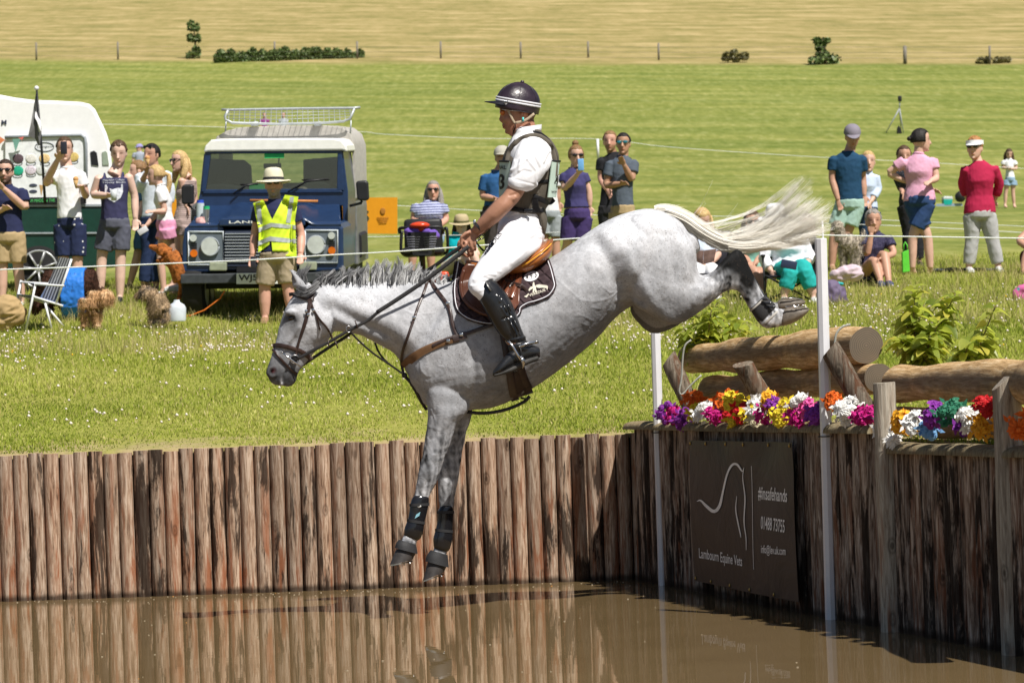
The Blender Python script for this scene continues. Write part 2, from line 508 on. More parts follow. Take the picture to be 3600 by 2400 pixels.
def jump_wall():
 t = thing('jump_wall', 'shaded side wall of narrow dark upright timber stakes with rounded rail under the logs', 'wall', tuple(CORN + WALLD * 3))
 s = 0.03; tl = Vector(t.location)
 while s < 9.2:
  r = random.uniform(.040, .056)
  sec2 = s > 4.55
  h = (1.02 if not sec2 else .925) + random.uniform(-.006, .003)
  c = CORN + WALLD * (s + r) - WALLN * (.045 + random.uniform(-.010, .010))
  mb = MB(); stake(mb, (c[0], c[1]), h, r, (random.uniform(-.004, .004), random.uniform(-.004, .004)), n=12)
  me = mb.mesh('stake'); me.transform(Matrix.Translation(-Vector((c[0], c[1], 0))))
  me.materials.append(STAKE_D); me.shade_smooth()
  o = bpy.data.objects.new('stake', me); COL.objects.link(o); o.parent = t
  o.location = Vector((c[0], c[1], 0)) - tl
  md = o.modifiers.new('split', 'EDGE_SPLIT'); md.split_angle = math.radians(50)
  s += 2 * r * .97
 mb = MB()
 Rw = np.column_stack([WALLD, WALLN, np.array([0, 0, 1.])])
 mb.box(CORN + WALLD * 4.6 - WALLN * .10 + np.array([0, 0, .42]), (9.2, .03, .94), Rw)
 mb.build('backing_board', mat('dark backing', (.03, .022, .016), .95), t)
 for a, b, zt in ((-.04, 1.55, 1.072), (1.555, 3.1, 1.07), (3.105, 4.5, 1.073), (4.62, 6.35, .975), (6.36, 9.2, .978)):
  mb = MB(); rings = []
  for s_ in np.linspace(a, b, 14):
   c = CORN + WALLD * s_ - WALLN * .045
   w = .085 * (1 + .02 * math.sin(s_ * 9)); hh = .05
   ring = []
   for k in range(13):
    q = math.pi * k / 12
    ring.append(c + WALLN * (w * math.cos(q)) + np.array([0, 0, zt - hh + hh * math.sin(q) ** .8 + .003 * math.sin(7 * s_)]))
   ring.append(c - WALLN * w + np.array([0, 0, zt - hh - .004])); ring.append(c + WALLN * w + np.array([0, 0, zt - hh - .004]))
   rings.append(ring)
  mb.rings(rings)
  mb.build('top_rail', CAPM, t, smooth=40)
jump_wall()
def water():
 g = NG('muddy water')
 co = g.coord('Object')
 m = g.n('ShaderNodeMapping'); g.set(m.inputs[0], co); m.inputs['Scale'].default_value = (1, 1.6, 1)
 n1 = g.noise(m.outputs[0], 1.1, 3, .5); n2 = g.noise(m.outputs[0], 9, 3, .5)
 g.base(g.ramp(g.noise(co, 1.2, 4), [(.3, (.165, .112, .052)), (.7, (.195, .135, .065))]), .012, .5)
 g.b.inputs['IOR'].default_value = 1.45
 h = g.math('ADD', g.math('MULTIPLY', n1, 1.0), g.math('MULTIPLY', n2, .10))
 g.bump(h, .05, .02)
 mb = MB()
 nx, ny = 30, 20
 y1 = WALLY + .06
 pts = [(-30, y1, 0), (CORN[0] + .12, y1, 0), (CORN[0] + .12 + WALLD[0] * 24, y1 + WALLD[1] * 24, 0), (-30, y1 + WALLD[1] * 24, 0)]
 mb.add(pts, [(0, 3, 2, 1)])
 o = mb.build('water', g.m, smooth=False, loc=(0, 0, 0)); o['kind'] = 'structure'
 mb = MB(); mb.add([(p[0], p[1], -.26) for p in pts], [(0, 3, 2, 1)])
 o = mb.build('pond_bed', mat('mud', (.12, .08, .04)), smooth=False, loc=(0, 0, 0)); o['kind'] = 'structure'
 mb = MB(); mb2 = MB()
 for k in range(200):
  if random.random() < .6: x = random.uniform(-3.6, .7); y = WALLY - abs(random.gauss(0, .25)) - .03
  else: x = random.uniform(-3.5, 2.2); y = random.uniform(13, WALLY - .05)
  r = random.uniform(.0015, .0045)
  if (np.array([x, y, 0]) - CORN) @ WALLN < .05: continue
  (mb if random.random() < .93 else mb2).ell((x, y, .002), (r * 1.6, r, r * .4), n=6, m=4)
 o = mb.build('floating_debris', mat('pale chaff', (.5, .42, .3))); tag(o, 'pale specks and chaff floating on the brown water', 'debris', kind='stuff')
 o = mb2.build('floating_leaf_bits', mat('orange leaf', (.62, .27, .06))); tag(o, 'few orange leaf scraps floating on the brown water', 'debris', kind='stuff')
water()
# ================================================================== HORSE
from mathutils.bvhtree import BVHTree
HD = 16.9
def Dm(x): return HD + (x - 1800.0) * .00040
def HP(x, y, d): return P(x, y, Dm(x) + d)
def sloft(mb, secs, n=28, m=24, e=1.0, ext=True):
 """loft through sections (xt,yt,xb,yb,halfwidth,depth[,topnarrow]) given in the photo plane of the horse"""
 secs = [tuple(s) + (0.0,) * (7 - len(s)) for s in secs]
 sp = spline(secs, m) if len(secs) > 2 else np.array(secs)
 rings = []
 for s in sp:
  xt, yt, xb, yb, w, d, tn = s
  cx, cy = (xt + xb) / 2, (yt + yb) / 2; hx, hy = (xt - xb) / 2, (yt - yb) / 2
  ring = []
  for k in range(n):
   q = 2 * math.pi * k / n
   c, sn = math.cos(q), math.sin(q)
   sd = abs(sn) ** e * (1 if sn > 0 else -1)
   cc = abs(c) ** e * (1 if c > 0 else -1)
   ring.append(HP(cx + hx * cc, cy + hy * cc, d + w * sd * (1 - tn * c)))
  rings.append(ring)
 if ext:
  for end in (0, -1):
   r = np.array(rings[end]); c = r.mean(0)
   nb = np.array(rings[1 if end == 0 else -2]).mean(0)
   dirv = c - nb; L = np.linalg.norm(dirv) + 1e-9; dirv /= L
   rad = np.linalg.norm(r - c, axis=1).min()
   for f, k in ((.45, .86), (.75, .6)):
    rr = [c + (p - c) * k + dirv * rad * f * .8 for p in r]
    if end == 0: rings.insert(0, rr)
    else: rings.append(rr)
 mb.rings(rings)
TRUNK = [(1452, 1240, 1468, 1330, .10, 0), (1478, 1120, 1484, 1412, .19, 0), (1540, 1040, 1540, 1438, .235, 0, .1), (1600, 986, 1640, 1441, .265, 0, .25),
   (1690, 972, 1740, 1430, .30, 0, .22), (1790, 962, 1830, 1390, .325, 0, .12), (1890, 930, 1920, 1333, .335, 0, .05), (1970, 884, 2010, 1266, .33, 0, 0),
   (2050, 828, 2095, 1193, .315, 0, 0), (2120, 783, 2168, 1112, .30, 0, 0), (2190, 752, 2236, 1070, .295, 0, 0), (2262, 735, 2310, 1050, .28, 0, 0),
   (2330, 740, 2390, 1000, .235, 0, 0), (2386, 770, 2436, 950, .17, 0, 0), (2420, 815, 2444, 895, .10, 0, 0)]
NECK = [(1080, 1003, 1160, 1165, .070, 0), (1130, 994, 1212, 1168, .078, 0, .15), (1230, 989, 1275, 1181, .092, 0, .3), (1340, 989, 1330, 1211, .112, 0, .35), (1430, 991, 1385, 1243, .14, 0, .35),
  (1520, 992, 1425, 1300, .175, 0, .3), (1600, 986, 1465, 1385, .21, 0, .2)]
HEADS = [(1075, 1003, 1125, 1060, .062, 0), (1036, 1032, 1158, 1105, .088, 0), (1007, 1076, 1171, 1140, .100, 0, -.12), (993, 1110, 1168, 1176, .096, 0, -.1), (981, 1150, 1143, 1205, .082, 0),
   (971, 1193, 1114, 1231, .066, 0), (961, 1226, 1090, 1258, .056, 0), (951, 1260, 1066, 1287, .054, 0), (941, 1288, 1050, 1308, .058, 0), (936, 1310, 1044, 1326, .058, 0), (944, 1332, 1036, 1343, .050, 0)]
NFORE = [(1510, 1250, 1620, 1250, .07, -.06), (1500, 1310, 1640, 1320, .10, -.09), (1496, 1380, 1655, 1385, .105, -.12), (1505, 1442, 1648, 1438, .095, -.125), (1500, 1500, 1606, 1492, .077, -.125), (1490, 1560, 1588, 1546, .062, -.125), (1482, 1610, 1566, 1604, .054, -.125),
   (1472, 1655, 1549, 1655, .054, -.125), (1465, 1692, 1536, 1694, .048, -.125), (1459, 1728, 1517, 1728, .036, -.125), (1451, 1765, 1502, 1765, .029, -.125), (1443, 1810, 1489, 1815, .028, -.125),
   (1430, 1856, 1478, 1862, .034, -.125), (1417, 1884, 1468, 1895, .036, -.125), (1409, 1905, 1459, 1920, .030, -.125), (1398, 1925, 1456, 1940, .034, -.125)]
FFORE = [(1540, 1370, 1664, 1385, .10, .11), (1552, 1455, 1657, 1465, .09, .12), (1552, 1520, 1638, 1525, .066, .12), (1546, 1590, 1625, 1592, .054, .12), (1541, 1650, 1616, 1655, .054, .12),
   (1539, 1700, 1607, 1705, .048, .12), (1542, 1745, 1598, 1748, .036, .12), (1544, 1795, 1592, 1795, .029, .12), (1540, 1840, 1588, 1840, .028, .12), (1530, 1885, 1586, 1888, .035, .12), (1526, 1915, 1579, 1920, .034, .12),
   (1520, 1943, 1570, 1950, .030, .12), (1508, 1965, 1568, 1980, .034, .12)]
NHIND = [(2200, 800, 2380, 790, .13, -.13), (2178, 960, 2440, 862, .155, -.135), (2212, 1056, 2451, 935, .145, -.14), (2292, 1110, 2464, 966, .12, -.145), (2372, 1139, 2500, 958, .10, -.15), (2430, 1116, 2532, 926, .08, -.15),
   (2490, 1074, 2560, 896, .064, -.15), (2545, 1028, 2584, 880, .050, -.15), (2585, 1020, 2612, 888, .045, -.15), (2606, 1037, 2640, 946, .040, -.15), (2622, 1065, 2666, 1000, .033, -.15),
   (2642, 1098, 2690, 1050, .030, -.15), (2662, 1130, 2714, 1078, .035, -.15), (2690, 1154, 2736, 1084, .037, -.15), (2728, 1150, 2754, 1086, .032, -.15), (2758, 1143, 2776, 1084, .036, -.15)]
FHIND = [(2210, 860, 2400, 830, .12, .12), (2205, 1060, 2436, 900, .13, .13), (2248, 1140, 2440, 950, .12, .14), (2300, 1172, 2450, 975, .11, .145), (2370, 1150, 2490, 975, .09, .15), (2440, 1100, 2530, 940, .075, .15),
   (2500, 1055, 2560, 905, .06, .15), (2550, 1010, 2585, 895, .05, .15), (2600, 1020, 2620, 920, .04, .15), (2625, 1045, 2650, 965, .035, .15), (2650, 1075, 2680, 1020, .030, .15), (2680, 1105, 2712, 1058, .035, .15), (2712, 1110, 2735, 1060, .034, .15), (2745, 1090, 2755, 1056, .034, .15)]
def _placeholder(): pass
def build_horse():
 mb = MB()
 sloft(mb, TRUNK, 40, 60, .94); sloft(mb, NECK, 32, 40); sloft(mb, HEADS, 28, 40, .9)
 sloft(mb, NFORE, 24, 60); sloft(mb, FFORE, 24, 60); sloft(mb, NHIND, 28, 64); sloft(mb, FHIND, 28, 60)
 for sgn, dx in ((-1, 0), (1, 8)):
  d = .055 * sgn
  sloft(mb, [(1029 + dx, 1006, 1078 + dx, 1006, .034, d), (1022 + dx, 985, 1064 + dx, 986, .033, d * 1.1), (1017 + dx, 962, 1046 + dx, 966, .024, d * 1.15), (1011 + dx, 944, 1024 + dx, 950, .010, d * 1.15)], 14, 12)
 mb.ell(HP(1022, 1334, 0), (.034, .040, .030)); mb.ell(HP(1000, 1330, 0), (.03, .04, .035))
 for s in (-1, 1): mb.ell(HP(1020, 1098, .080 * s), (.036, .018, .020)); mb.ell(HP(1140, 1140, .062 * s), (.052, .03, .07))
 for s in (-1, 1): mb.ell(HP(953, 1308, .044 * s), (.030, .022, .036))
 me = remesh(mb, .0068, 7, 'horse')
 co, no = arrs(me)
 px, py, D = proj_arr(co)
 Dc = HD + (px - 1800) * .0004
 side = np.clip(np.abs(D - Dc) / .05, 0, 1)           # 0 on the mid-line
 disp = np.zeros(len(co))
 def g(x, y, rx, ry, a, ang=0):
  c, s = math.cos(ang), math.sin(ang)
  u = (px - x) * c + (py - y) * s; v = -(px - x) * s + (py - y) * c
  return a * np.exp(-(u / rx) ** 2 - (v / ry) ** 2)
 def st(poly, w, a):
  return a * np.exp(-(dist_poly(px, py, poly) / w) ** 2)
 near = (D < Dc + .02)
 L = 0
 L = L + g(1128, 1140, 40, 48, .012, .4) + st([(1158, 1090), (1172, 1130), (1160, 1175), (1110, 1215)], 9, -.006)
 L = L + st([(1050, 1150), (1010, 1210), (990, 1235)], 7, .006) + st([(1040, 1190), (1015, 1230)], 10, -.005)
 L = L + st([(1175, 1080), (1260, 1130), (1370, 1190), (1430, 1260)], 22, -.014) + st([(1180, 1115), (1270, 1160), (1350, 1200)], 14, .008)
 L = L + st([(1150, 1040), (1250, 1085), (1370, 1130), (1450, 1190)], 30, .010)
 L = L + st([(1600, 1060), (1545, 1160), (1490, 1290), (1465, 1330)], 26, .014) + st([(1540, 1100), (1480, 1190), (1450, 1240)], 24, -.010)
 L = L + g(1500, 1370, 45, 80, .005) + g(1600, 1390, 50, 80, .004) + st([(1500, 1400), (1560, 1418), (1640, 1400)], 22, -.004) + st([(1665, 1250), (1668, 1330), (1655, 1400)], 16, -.014)
 L = L + g(1560, 1450, 40, 40, .004) + st([(1525, 1460), (1520, 1530), (1500, 1600)], 14, -.008) + st([(1570, 1470), (1555, 1540), (1530, 1610)], 15, .006)
 L = L + g(1505, 1655, 22, 24, .006) + st([(1500, 1690), (1480, 1740)], 6, -.004)
 for k in range(7): L = L + st([(1830 + 42 * k, 1040 - 22 * k), (1800 + 42 * k, 1200 - 22 * k), (1770 + 46 * k, 1300 - 30 * k)], 11, .0028)
 L = L + st([(2105, 860), (2150, 930), (2180, 1000), (2190, 1060)], 28, -.030) + st([(2190, 1000), (2240, 1060)], 20, -.012)
 L = L + g(2130, 830, 32, 24, .012) + g(2280, 850, 110, 80, .016) + st([(2190, 880), (2240, 960), (2290, 1060), (2350, 1120)], 24, .013)
 L = L + st([(2360, 800), (2395, 880), (2410, 960)], 20, .010) + st([(2335, 830), (2365, 920), (2380, 990)], 20, -.008)
 L = L + st([(2430, 1000), (2500, 985), (2560, 940)], 12, -.009) + st([(2440, 1060), (2520, 1010), (2570, 960)], 16, .006)
 L = L + st([(2590, 885), (2600, 950), (2630, 1000)], 10, .006) + st([(2625, 985), (2650, 1030), (2678, 1080)], 7, -.007) + st([(2605, 1000), (2640, 1060)], 6, .004)
 L = L + st([(2175, 1062), (2225, 1066), (2270, 1082)], 9, .007)
 vein = 0
 for pl in ([(1478, 1270), (1486, 1300), (1500, 1320), (1515, 1322)], [(1540, 1285), (1560, 1290), (1566, 1305), (1550, 1318)], [(1455, 1140), (1470, 1165), (1490, 1170), (1510, 1160)], [(1490, 1170), (1488, 1195)],
      [(2020, 1110), (2040, 1107), (2065, 1118), (2085, 1128)], [(2050, 1138), (2070, 1146)], [(2040, 1055), (2090, 1060), (2140, 1050), (2180, 1035)], [(2120, 1010), (2145, 1030), (2170, 1032)], [(1925, 950), (2040, 1055)],
      [(2080, 1080), (2110, 1086)], [(1460, 1070), (1475, 1095), (1490, 1120)], [(1340, 1050), (1380, 1090)], [(1420, 1090), (1460, 1105), (1520, 1100)], [(2130, 1105), (2090, 1150)], [(1510, 1500), (1545, 1512)], [(1515, 1440), (1530, 1480), (1540, 1530)],
      [(1570, 1590), (1520, 1600)]):
  vein = np.maximum(vein, np.exp(-(dist_poly(px, py, pl) / 3.2) ** 2))
 L = L + .0024 * vein
 disp += L * side
 p0 = co - co.mean(0)
 disp += .0012 * snoise(p0, 9, 3) + .0007 * snoise(p0, 28, 4)
 disp += g(1023, 1118, 13, 10, -.014) * side + st([(1009, 1122), (1018, 1107), (1036, 1110), (1040, 1122)], 4, .006) * side
 disp += g(958, 1305, 12, 13, -.030) * side + st([(941, 1312), (945, 1294), (962, 1288), (974, 1300), (972, 1318), (956, 1324)], 5, .007) * side
 disp += st([(1006, 1304), (1000, 1320), (992, 1346)], 3.5, -.012)
 disp += st([(1016, 956), (1024, 975), (1034, 992)], 7, -.012) * (D < Dc)
 co2 = co + no * disp[:, None]
 setco(me, co2)
 coat = np.full(len(co), .40)
 def bl(x, y, rx, ry, v, a=1.0, ang=0):
  nonlocal coat
  w = np.clip(g(x, y, rx, ry, 1.0, ang) * a, 0, 1); coat = coat * (1 - w) + v * w
 bl(2250, 820, 210, 120, .66); bl(1250, 1040, 180, 60, .62); bl(1080, 1130, 70, 70, .60); bl(2300, 960, 120, 90, .50)  # pale croup and crest, darker belly below: sunlight put into coat colour
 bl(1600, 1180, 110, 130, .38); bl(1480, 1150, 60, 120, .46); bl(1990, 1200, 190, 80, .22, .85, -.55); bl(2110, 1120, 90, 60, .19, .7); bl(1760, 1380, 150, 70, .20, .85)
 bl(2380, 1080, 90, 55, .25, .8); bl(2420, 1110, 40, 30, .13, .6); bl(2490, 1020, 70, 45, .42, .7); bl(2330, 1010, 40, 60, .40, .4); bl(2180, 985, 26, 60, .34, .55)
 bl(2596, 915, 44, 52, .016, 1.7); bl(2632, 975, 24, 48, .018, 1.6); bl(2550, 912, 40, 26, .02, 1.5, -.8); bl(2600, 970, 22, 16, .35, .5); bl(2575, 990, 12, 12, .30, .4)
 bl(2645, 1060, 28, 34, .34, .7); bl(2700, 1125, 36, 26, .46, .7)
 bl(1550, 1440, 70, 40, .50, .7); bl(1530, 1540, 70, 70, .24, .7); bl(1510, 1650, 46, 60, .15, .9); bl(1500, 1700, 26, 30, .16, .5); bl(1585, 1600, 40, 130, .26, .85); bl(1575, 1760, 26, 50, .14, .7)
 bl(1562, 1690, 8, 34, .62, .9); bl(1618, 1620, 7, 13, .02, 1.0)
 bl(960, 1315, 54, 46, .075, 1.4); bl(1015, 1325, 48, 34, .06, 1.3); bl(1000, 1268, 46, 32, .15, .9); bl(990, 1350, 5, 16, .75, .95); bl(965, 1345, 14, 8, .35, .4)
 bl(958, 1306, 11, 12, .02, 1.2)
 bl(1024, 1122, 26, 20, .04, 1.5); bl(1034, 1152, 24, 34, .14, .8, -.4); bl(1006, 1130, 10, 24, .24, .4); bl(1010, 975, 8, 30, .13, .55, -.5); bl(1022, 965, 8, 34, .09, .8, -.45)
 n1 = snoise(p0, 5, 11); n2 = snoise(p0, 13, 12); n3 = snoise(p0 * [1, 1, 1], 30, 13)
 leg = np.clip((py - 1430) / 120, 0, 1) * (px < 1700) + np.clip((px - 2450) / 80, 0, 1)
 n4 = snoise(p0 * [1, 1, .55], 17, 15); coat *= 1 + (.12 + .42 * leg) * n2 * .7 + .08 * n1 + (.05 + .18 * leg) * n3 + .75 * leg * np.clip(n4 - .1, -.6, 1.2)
 coat = np.where((D > Dc + .08) & (px > 2150) & (py > 1060) & (px < 2500), coat * .45, coat)  # far thigh darkened: its shade is put into the coat colour
 hk = np.clip(g(2596, 915, 46, 54, 1.3) + g(2632, 975, 24, 48, 1.3) + g(2550, 912, 40, 24, 1.2, -.8), 0, 1); coat = coat * (1 - hk) + .009 * hk; coat = np.clip(coat, .008, .74)
 warm = np.clip(.5 + .5 * snoise(p0, 3, 20), 0, 1)
 tint = np.stack([coat * (.965 + .02 * warm), coat * (.985), coat * (1.045 - .02 * warm)], 1)
 nos = np.clip(g(962, 1302, 7, 8, 1.0), 0, 1) * side
 tint = tint * (1 - nos[:, None]) + np.array([.10, .012, .016]) * nos[:, None]
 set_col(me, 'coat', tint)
 gmat = NG('dapple grey coat')
 at = gmat.n('ShaderNodeAttribute', attribute_name='coat')
 oc = gmat.coord()
 vo = gmat.n('ShaderNodeTexVoronoi'); gmat.set(vo.inputs['Vector'], oc); vo.inputs['Scale'].default_value = 95
 spk = gmat.ramp(vo.outputs['Distance'], [(.14, 1.0), (.28, 0.0)])
 dens = gmat.ramp(gmat.noise(oc, 4, 3), [(.36, 0.15), (.58, 1.0)])
 rnds = gmat.ramp(vo.outputs['Color'], [(.45, 0.0), (.55, 1.0)])
 f = gmat.math('MULTIPLY', gmat.math('MULTIPLY', spk, dens), rnds)
 c = gmat.mix(f, at.outputs['Color'], (.10, .07, .055))
 fine = gmat.noise(oc, 70, 5, .7); cloud = gmat.noise(oc, 9, 5, .65)
 c = gmat.mix(.85, c, gmat.ramp(fine, [(.3, .78), (.7, 1.12)]), 'MULTIPLY')
 c = gmat.mix(.8, c, gmat.ramp(cloud, [(.3, .76), (.7, 1.10)]), 'MULTIPLY')
 gmat.base(c, .66, .12)
 vn = gmat.n('ShaderNodeTexNoise'); gmat.set(vn.inputs['Vector'], oc); vn.inputs['Scale'].default_value = 7; vn.inputs['Detail'].default_value = 2; vn.inputs['Distortion'].default_value = 1.2
 vline = gmat.ramp(vn.outputs[0], [(.485, 0.0), (.5, 1.0), (.515, 0.0)])
 gmat.bump(gmat.math('ADD', fine, gmat.math('MULTIPLY', vline, .8)), .18, .006)
 c0 = HP(1800, 1200, 0)
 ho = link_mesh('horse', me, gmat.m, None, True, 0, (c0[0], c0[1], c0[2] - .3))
 tag(ho, 'dapple grey horse in mid-air dropping off the log jump towards the water with its rider', 'horse')
 return ho
def proj_arr(co):
 p = co - C0[None, :]
 d = p @ cF
 return 1800.0 + F * (p @ cR) / d, 1200.0 - F * (p @ cU) / d, d
HORSE = build_horse()
def bvh_of(o):
 me = o.data; off = world_loc(o)
 vs = [v.co + off for v in me.vertices]
 return BVHTree.FromPolygons(vs, [tuple(p.vertices) for p in me.polygons])
HB = bvh_of(HORSE)
def cast(bv, x, y):
 r = ray(x, y); h = bv.ray_cast(Vector(C0), Vector(r).normalized())
 if h[0] is None: return None
 return (np.array(h[0]) - C0) @ cF
def surfD(x, y, bv=None, default=None):
 D = cast(bv or HB, x, y)
 return D if D is not None else (default if default is not None else Dm(x))
def patch(mb, poly, off, thick, step=9, bv=None, maxd=None, mirror=False, clampd=None, mi=0, puff=0):
 """sheet that follows the horse's flank inside a polygon of photo pixels"""
 from mathutils.geometry import delaunay_2d_cdt
 poly = [tuple(p) for p in poly]
 bd = []
 for a, b in zip(poly, poly[1:] + poly[:1]):
  n = max(1, int(math.hypot(b[0] - a[0], b[1] - a[1]) / step))
  for k in range(n): bd.append((a[0] + (b[0] - a[0]) * k / n, a[1] + (b[1] - a[1]) * k / n))
 nb = len(bd); pts = list(bd)
 xs = [p[0] for p in bd]; ys = [p[1] for p in bd]
 def inside(x, y):
  c = False; j = nb - 1
  for i in range(nb):
   if (bd[i][1] > y) != (bd[j][1] > y) and x < (bd[j][0] - bd[i][0]) * (y - bd[i][1]) / (bd[j][1] - bd[i][1]) + bd[i][0]: c = not c
   j = i
  return c
 bdn = np.array(bd)
 for gx in np.arange(min(xs), max(xs), step):
  for gy in np.arange(min(ys), max(ys), step):
   if inside(gx, gy) and np.hypot(bdn[:, 0] - gx, bdn[:, 1] - gy).min() > step * .5: pts.append((gx, gy))
 r = delaunay_2d_cdt([Vector(p) for p in pts], [(i, (i + 1) % nb) for i in range(nb)], [], 1, 1e-4)
 vs, fs = r[0], r[2]
 V = []; Dl = []
 for v in vs:
  D = surfD(v.x, v.y, bv, None)
  Dl.append(D)
 hit = [d for d in Dl if d]
 out = []
 for v, D in zip(vs, Dl):
  if maxd is not None: D = min(D, Dm(v.x) + maxd)
  e = np.hypot(bdn[:, 0] - v.x, bdn[:, 1] - v.y).min()
  o_ = off + puff * min(1, e / (step * 1.6))
  out.append((v.x, v.y, D - o_))
 A = [P(*p) for p in out]; B = [P(p[0], p[1], p[2] + thick) for p in out]
 n = len(A)
 edges = {}
 for f in fs:
  for i in range(len(f)):
   a, b = f[i], f[(i + 1) % len(f)]
   k = (min(a, b), max(a, b)); edges[k] = edges.get(k, 0) + 1
 side = [(a, b, n + b, n + a) for (a, b), c in edges.items() if c == 1]
 faces = [tuple(f) for f in fs] + [tuple(n + i for i in reversed(f)) for f in fs] + side
 mb.add(A + B, faces, mi)
 if mirror:
  M = []
  for p in A + B:
   x, y, D = proj(p); M.append(P(x, y, 2 * Dm(x) - D))
  mb.add(M, faces, mi)
 return mb
def strap(mb, pts, w, off=.006, t=.004, n=None, bv=None, bound=None, mi=0, freeD=None):
 """leather strap lying on the surface; pts in photo pixels, w half width px"""
 pts = spline(pts, n or max(4, len(pts) * 6))
 A = []
 Ds = []
 for k, p in enumerate(pts):
  D = freeD(p[0], p[1]) if freeD else surfD(p[0], p[1], bv, (Ds[-1] if Ds else None))
  Ds.append(D)
 Ds = np.array(Ds)
 k = np.array([.25, .5, .25]); Dp = np.concatenate([[Ds[0]], Ds, [Ds[-1]]]); Ds = np.minimum(Ds, np.convolve(Dp, k, 'valid'))
 rings = []
 for i, p in enumerate(pts):
  a = pts[max(i - 1, 0)]; b = pts[min(i + 1, len(pts) - 1)]
  tx, ty = b[0] - a[0], b[1] - a[1]; L = math.hypot(tx, ty) + 1e-9; nx, ny = -ty / L, tx / L
  ww = w if not hasattr(w, '__len__') else np.interp(i / (len(pts) - 1), np.linspace(0, 1, len(w)), w)
  d0 = Ds[i] - off
  if freeD: e1 = e2 = d0
  else:
   s1 = surfD(p[0] + nx * ww, p[1] + ny * ww, bv, Ds[i]); s2 = surfD(p[0] - nx * ww, p[1] - ny * ww, bv, Ds[i])
   e1 = min(max(s1 - off, d0 - .01), d0 + .006); e2 = min(max(s2 - off, d0 - .01), d0 + .006)
  rings.append([P(p[0] + nx * ww, p[1] + ny * ww, e1), P(p[0] + nx * ww * .5, p[1] + ny * ww * .5, d0 - t * .5), P(p[0] - nx * ww * .5, p[1] - ny * ww * .5, d0 - t * .5), P(p[0] - nx * ww, p[1] - ny * ww, e2),
       P(p[0] - nx * ww, p[1] - ny * ww, e2 + t), P(p[0] + nx * ww, p[1] + ny * ww, e1 + t)])
 mb.rings(rings, mi=mi)
 return mb
def hair_mat(name, c1, c2, c3, rough=.5):
 g = NG(name)
 at = g.n('ShaderNodeAttribute', attribute_name='tone')
 g.base(g.ramp(at.outputs['Fac'], [(0, c1), (.5, c2), (1, c3)]), rough, .4)
 return g.m
MANEM = hair_mat('mane hair', (.06, .06, .065), (.30, .30, .31), (.78, .78, .78))
TAILM = hair_mat('tail hair', (.46, .42, .35), (.86, .82, .73), (.97, .95, .90))
def strands(name, curves, mtl, parent, r0=.0022, tones=None, loc=None):
 """curves: list of (m,3) arrays; three-sided tapered hairs in one mesh"""
 V = []; Fc = []; T = []
 for ci, c in enumerate(curves):
  m = len(c); o = len(V)
  r = (r0[ci] if hasattr(r0, '__len__') else r0)
  tg = np.gradient(c, axis=0); tg /= np.linalg.norm(tg, axis=1)[:, None] + 1e-9
  a = np.cross(tg, [0, 1., 0.1]); a /= np.linalg.norm(a, axis=1)[:, None] + 1e-9
  b = np.cross(tg, a)
  for i in range(m):
   k = r * (1 - .85 * (i / (m - 1)) ** 1.6)
   for q in (0, 2.094, 4.189):
    V.append(c[i] + a[i] * k * math.cos(q) + b[i] * k * math.sin(q)); T.append(tones[ci])
  for i in range(m - 1):
   for j in range(3):
    j2 = (j + 1) % 3
    Fc.append((o + i * 3 + j, o + i * 3 + j2, o + (i + 1) * 3 + j2, o + (i + 1) * 3 + j))
 me = bpy.data.meshes.new(name); me.from_pydata([tuple(v) for v in V], [], Fc); me.update()
 set_attr(me, 'tone', T)
 return link_mesh(name, me, mtl, parent, True, 0, loc)
